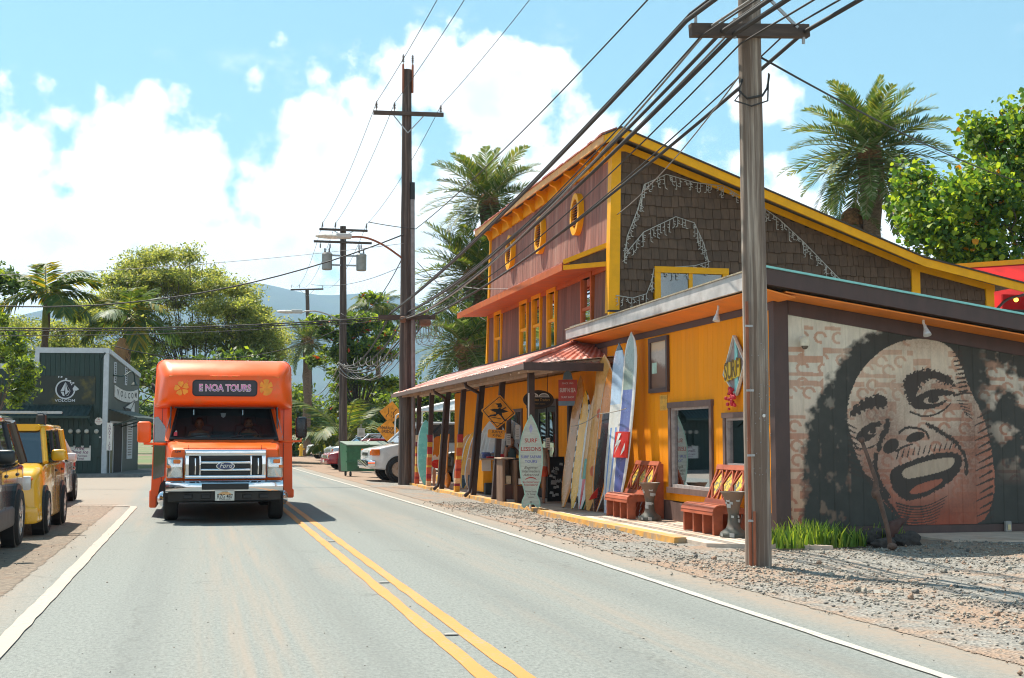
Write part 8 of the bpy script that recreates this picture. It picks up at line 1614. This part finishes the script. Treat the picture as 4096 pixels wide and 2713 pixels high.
# ================================================================== people
m_skin = M('warm_skin', (.30, .135, .075), .55, var=.08); m_hair = M('dark_hair', (.015, .010, .008), .5, var=.3, scale=20)
def person(label, loc_, rz, J, cloth, hair_col=None, hscale=1.0, ponytail=True):
    """J: joint positions in metres (facing local -y); skinned as one continuous body"""
    rt = empty('person', loc_, rz, label=label, cat='person')
    bones = [('pelvis', 'belly'), ('belly', 'chest'), ('chest', 'neck'), ('neck', 'head0')]
    for s_ in 'LR': bones += [('chest', 'sh' + s_), ('sh' + s_, 'el' + s_), ('el' + s_, 'wr' + s_), ('wr' + s_, 'pa' + s_), ('pelvis', 'hip' + s_), ('hip' + s_, 'kn' + s_), ('kn' + s_, 'an' + s_), ('an' + s_, 'to' + s_)]
    rad = dict(pelvis=.125, belly=.105, chest=.115, neck=.05, head0=.055)
    for s_ in 'LR': rad.update({'sh' + s_: .055, 'el' + s_: .038, 'wr' + s_: .026, 'pa' + s_: .03, 'hip' + s_: .085, 'kn' + s_: .055, 'an' + s_: .036, 'to' + s_: .034})
    names = []; 
    for a, b in bones:
        for q in (a, b):
            if q not in names: names.append(q)
    V = [Vector(J[n_]) for n_ in names]; E = [(names.index(a), names.index(b)) for a, b in bones]; RR = [rad[n_] for n_ in names]
    for s_ in 'LR':
        p = Vector(J['pa' + s_]); d_ = (p - Vector(J['wr' + s_])).normalized(); sd_ = d_.orthogonal().normalized(); pi_ = names.index('pa' + s_)
        for f in range(5):
            o_ = sd_ * (.022 * (f - 1.5)) if f < 4 else sd_ * -.045; ln = (.055, .065, .06, .045, .035)[f]; i0 = len(V)
            V += [p + o_ * .8 + d_ * .015, p + o_ + d_ * ln + Vector((0, -.01, -.008))]; RR += [.010, .008]; E += [(pi_, i0), (i0, i0 + 1)]
    me = bpy.data.meshes.new('body'); me.from_pydata(V, E, []); me.materials.append(m_skin); o = link('body', me, rt)
    md = o.modifiers.new('skin', 'SKIN'); md.use_smooth_shade = True
    for i, sv in enumerate(me.skin_vertices[0].data): sv.radius = (RR[i], RR[i]); sv.use_root = (i == 0)
    sb = o.modifiers.new('sub', 'SUBSURF'); sb.levels = 2; sb.render_levels = 2
    h = Vector(J['head']); k = MB(); n, m = 16, 12; Vh = []
    for i in range(m + 1):
        th = math.pi * i / m
        for j in range(n):
            a = 2 * math.pi * j / n; x, y, z = math.sin(th) * math.cos(a), math.sin(th) * math.sin(a), math.cos(th)
            jaw = 1 - .32 * max(0, -z) ** 1.3; f = -y; nose = .16 * max(0, f - .75) * 4 * max(0, 1 - abs(x) * 5) * max(0, 1 - abs(z + .12) * 3); sock = -.05 * max(0, f - .6) * max(0, 1 - abs(abs(x) - .38) * 4) * max(0, 1 - abs(z - .05) * 5); lip = .04 * max(0, f - .7) * 3 * max(0, 1 - abs(x) * 3) * max(0, 1 - abs(z + .45) * 8)
            Vh.append(h + Vector((x * .074 * jaw, y * .092 * jaw - nose - sock * .5 - lip * .5 if False else y * .092 * (jaw ** .6) - (nose + lip) * .14 - sock * .2, z * .115)))
    k.add(Vh, [(i * n + j, (i + 1) * n + j, (i + 1) * n + (j + 1) % n, i * n + (j + 1) % n) for i in range(m) for j in range(n)]); hd = k.build('head', m_skin, rt, 1, local=True)
    for s_ in (-1, 1):
        k = MB(); k.ball(h + Vector((s_ * .03, -.082, .012)), (.013, .008, .007), n=8, m=6); k.build('eye', M('eye_dark', (.03, .02, .015), .2), hd, 1, local=True); k = MB(); k.ball(h + Vector((s_ * .074, .0, -.01)), (.012, .02, .03), n=8, m=6); k.build('ear', m_skin, hd, 1, local=True); k = MB(); k.bar(h + Vector((s_ * .016, -.088, .032)), h + Vector((s_ * .046, -.080, .034)), .01, .007); k.build('brow', m_hair, hd, local=True)
    k = MB(); k.bar(h + Vector((-.022, -.089, -.052)), h + Vector((.022, -.089, -.052)), .008, .009); k.build('mouth', M('lip', (.25, .07, .06), .5), hd, local=True)
    k = MB(); k.ball(h + Vector((0, .014, .022)), (.083, .098, .108), n=16, m=10); kk = [i for i, v in enumerate(k.v) if v[1] < h.y - .045 and v[2] < h.z + .06]; ks = set(kk); k.f = [f for f in k.f if not any(i in ks for i in f)]; k.mi = [0] * len(k.f); k.build('hair', hair_col or m_hair, rt, 1, local=True)
    if ponytail: k = MB(); k.tube([h + Vector((0, .09, .06)), h + Vector((0, .14, .0)), h + Vector((.01, .15, -.14)), h + Vector((0, .13, -.30))], [.03, .04, .035, .012], 8); k.build('ponytail', hair_col or m_hair, rt, 1, local=True)
    for nm, rings, mat in cloth:
        k = MB(); n = 18; k.loft([[Vector(c) + Vector((rx * math.cos(2 * math.pi * j / n), ry * math.sin(2 * math.pi * j / n), 0)) for j in range(n)] for c, rx, ry in rings], cap=False); k.build(nm, mat, rt, 1, local=True)
    return rt
Js = lambda **kw: {**dict(pelvis=(0, 0, .80), belly=(0, 0, .95), chest=(0, 0, 1.13), neck=(0, 0, 1.25), head0=(0, -.01, 1.30), head=(0, -.02, 1.37), shL=(.155, 0, 1.19), elL=(.20, .02, .95), wrL=(.20, -.08, .76), paL=(.20, -.11, .70), shR=(-.155, 0, 1.19), elR=(-.20, .02, .95), wrR=(-.20, -.08, .76), paR=(-.20, -.11, .70), hipL=(.085, 0, .74), knL=(.09, -.01, .42), anL=(.09, .02, .07), toL=(.09, -.12, .03), hipR=(-.085, 0, .74), knR=(-.09, -.01, .42), anR=(-.09, .02, .07), toR=(-.09, -.12, .03)), **kw}
m_tank = M('teal_grey_tank', (.07, .10, .10), .8, var=.15); m_shorts = M('dark_shorts', (.03, .03, .04), .8)
tank = ('tank_top', [((0, 0, .80), .165, .135), ((0, 0, .93), .15, .125), ((0, 0, 1.08), .165, .135), ((0, 0, 1.17), .135, .12), ((0, 0, 1.21), .10, .085)], m_tank)
shorts = lambda mat: [('shorts', [((0, 0, .86), .16, .135), ((0, 0, .76), .185, .15), ((0, 0, .70), .19, .145)], mat), ('shorts_leg', [((.088, 0, .73), .105, .115), ((.09, 0, .60), .095, .10)], mat), ('shorts_leg', [((-.088, 0, .73), .105, .115), ((-.09, 0, .60), .095, .10)], mat)]
person('dark-haired woman in a grey tank top with a hand at her ear', (7.5, 31.4, .015), R(35), Js(elL=(.27, -.12, 1.0), wrL=(.17, -.17, 1.22), paL=(.12, -.15, 1.30), elR=(-.23, -.05, .97), wrR=(-.13, -.22, .93), paR=(-.08, -.26, .92)), [tank] + shorts(m_shorts))
person('person in orange-red shorts standing behind the lesson board', (7.42, 28.25, .015), R(-10), Js(), [('shirt', [((0, 0, .78), .17, .14), ((0, 0, 1.0), .165, .135), ((0, 0, 1.2), .14, .12)], M('pale_shirt', (.5, .4, .3), .8))] + shorts(M('orange_shorts', (.6, .07, .02), .8)), ponytail=False)
# bus driver and a passenger seen dimly through the windscreen
sit = dict(pelvis=(0, 0, .80), hipL=(.085, -.05, .80), knL=(.1, -.35, .82), anL=(.1, -.38, .5), toL=(.1, -.5, .47), hipR=(-.085, -.05, .80), knR=(-.1, -.35, .82), anR=(-.1, -.38, .5), toR=(-.1, -.5, .47))
person('bus driver in a green shirt seated behind the windscreen', (.89, 24.98, .36), 0, Js(**sit, elL=(.24, -.12, 1.0), wrL=(.14, -.32, 1.08), paL=(.12, -.36, 1.12), elR=(-.24, -.12, 1.0), wrR=(-.14, -.32, 1.08), paR=(-.12, -.36, 1.12)), [('shirt', [((0, 0, .78), .18, .15), ((0, 0, 1.0), .18, .15), ((0, 0, 1.2), .16, .13)], M('driver_shirt', (.03, .10, .08), .8))], ponytail=False)
person('front-seat bus passenger in a pale shirt', (-.01, 24.98, .36), 0, Js(**sit), [('shirt', [((0, 0, .78), .18, .15), ((0, 0, 1.0), .18, .15), ((0, 0, 1.2), .16, .13)], M('passenger_shirt', (.25, .25, .24), .8))], ponytail=False)
hz = MB(); hz.box(-4300, 4300, -780, 6900, -1.6, 640)
hm = bpy.data.materials.new('haze_air'); hm.use_nodes = True; t = NT(hm.node_tree); t.n.remove(t.n['Principled BSDF'])
pv_ = t.node('ShaderNodeVolumePrincipled'); pv_.inputs['Color'].default_value = (.45, .72, 1, 1); pv_.inputs['Density'].default_value = .00014; pv_.inputs['Anisotropy'].default_value = .1
t.l.new(pv_.outputs[0], t.n['Material Output'].inputs['Volume'])
tag(hz.build('haze', hm), 'pale blue humid air over the road and the hills', 'haze', kind='stuff')
bpy.context.view_layer.update()
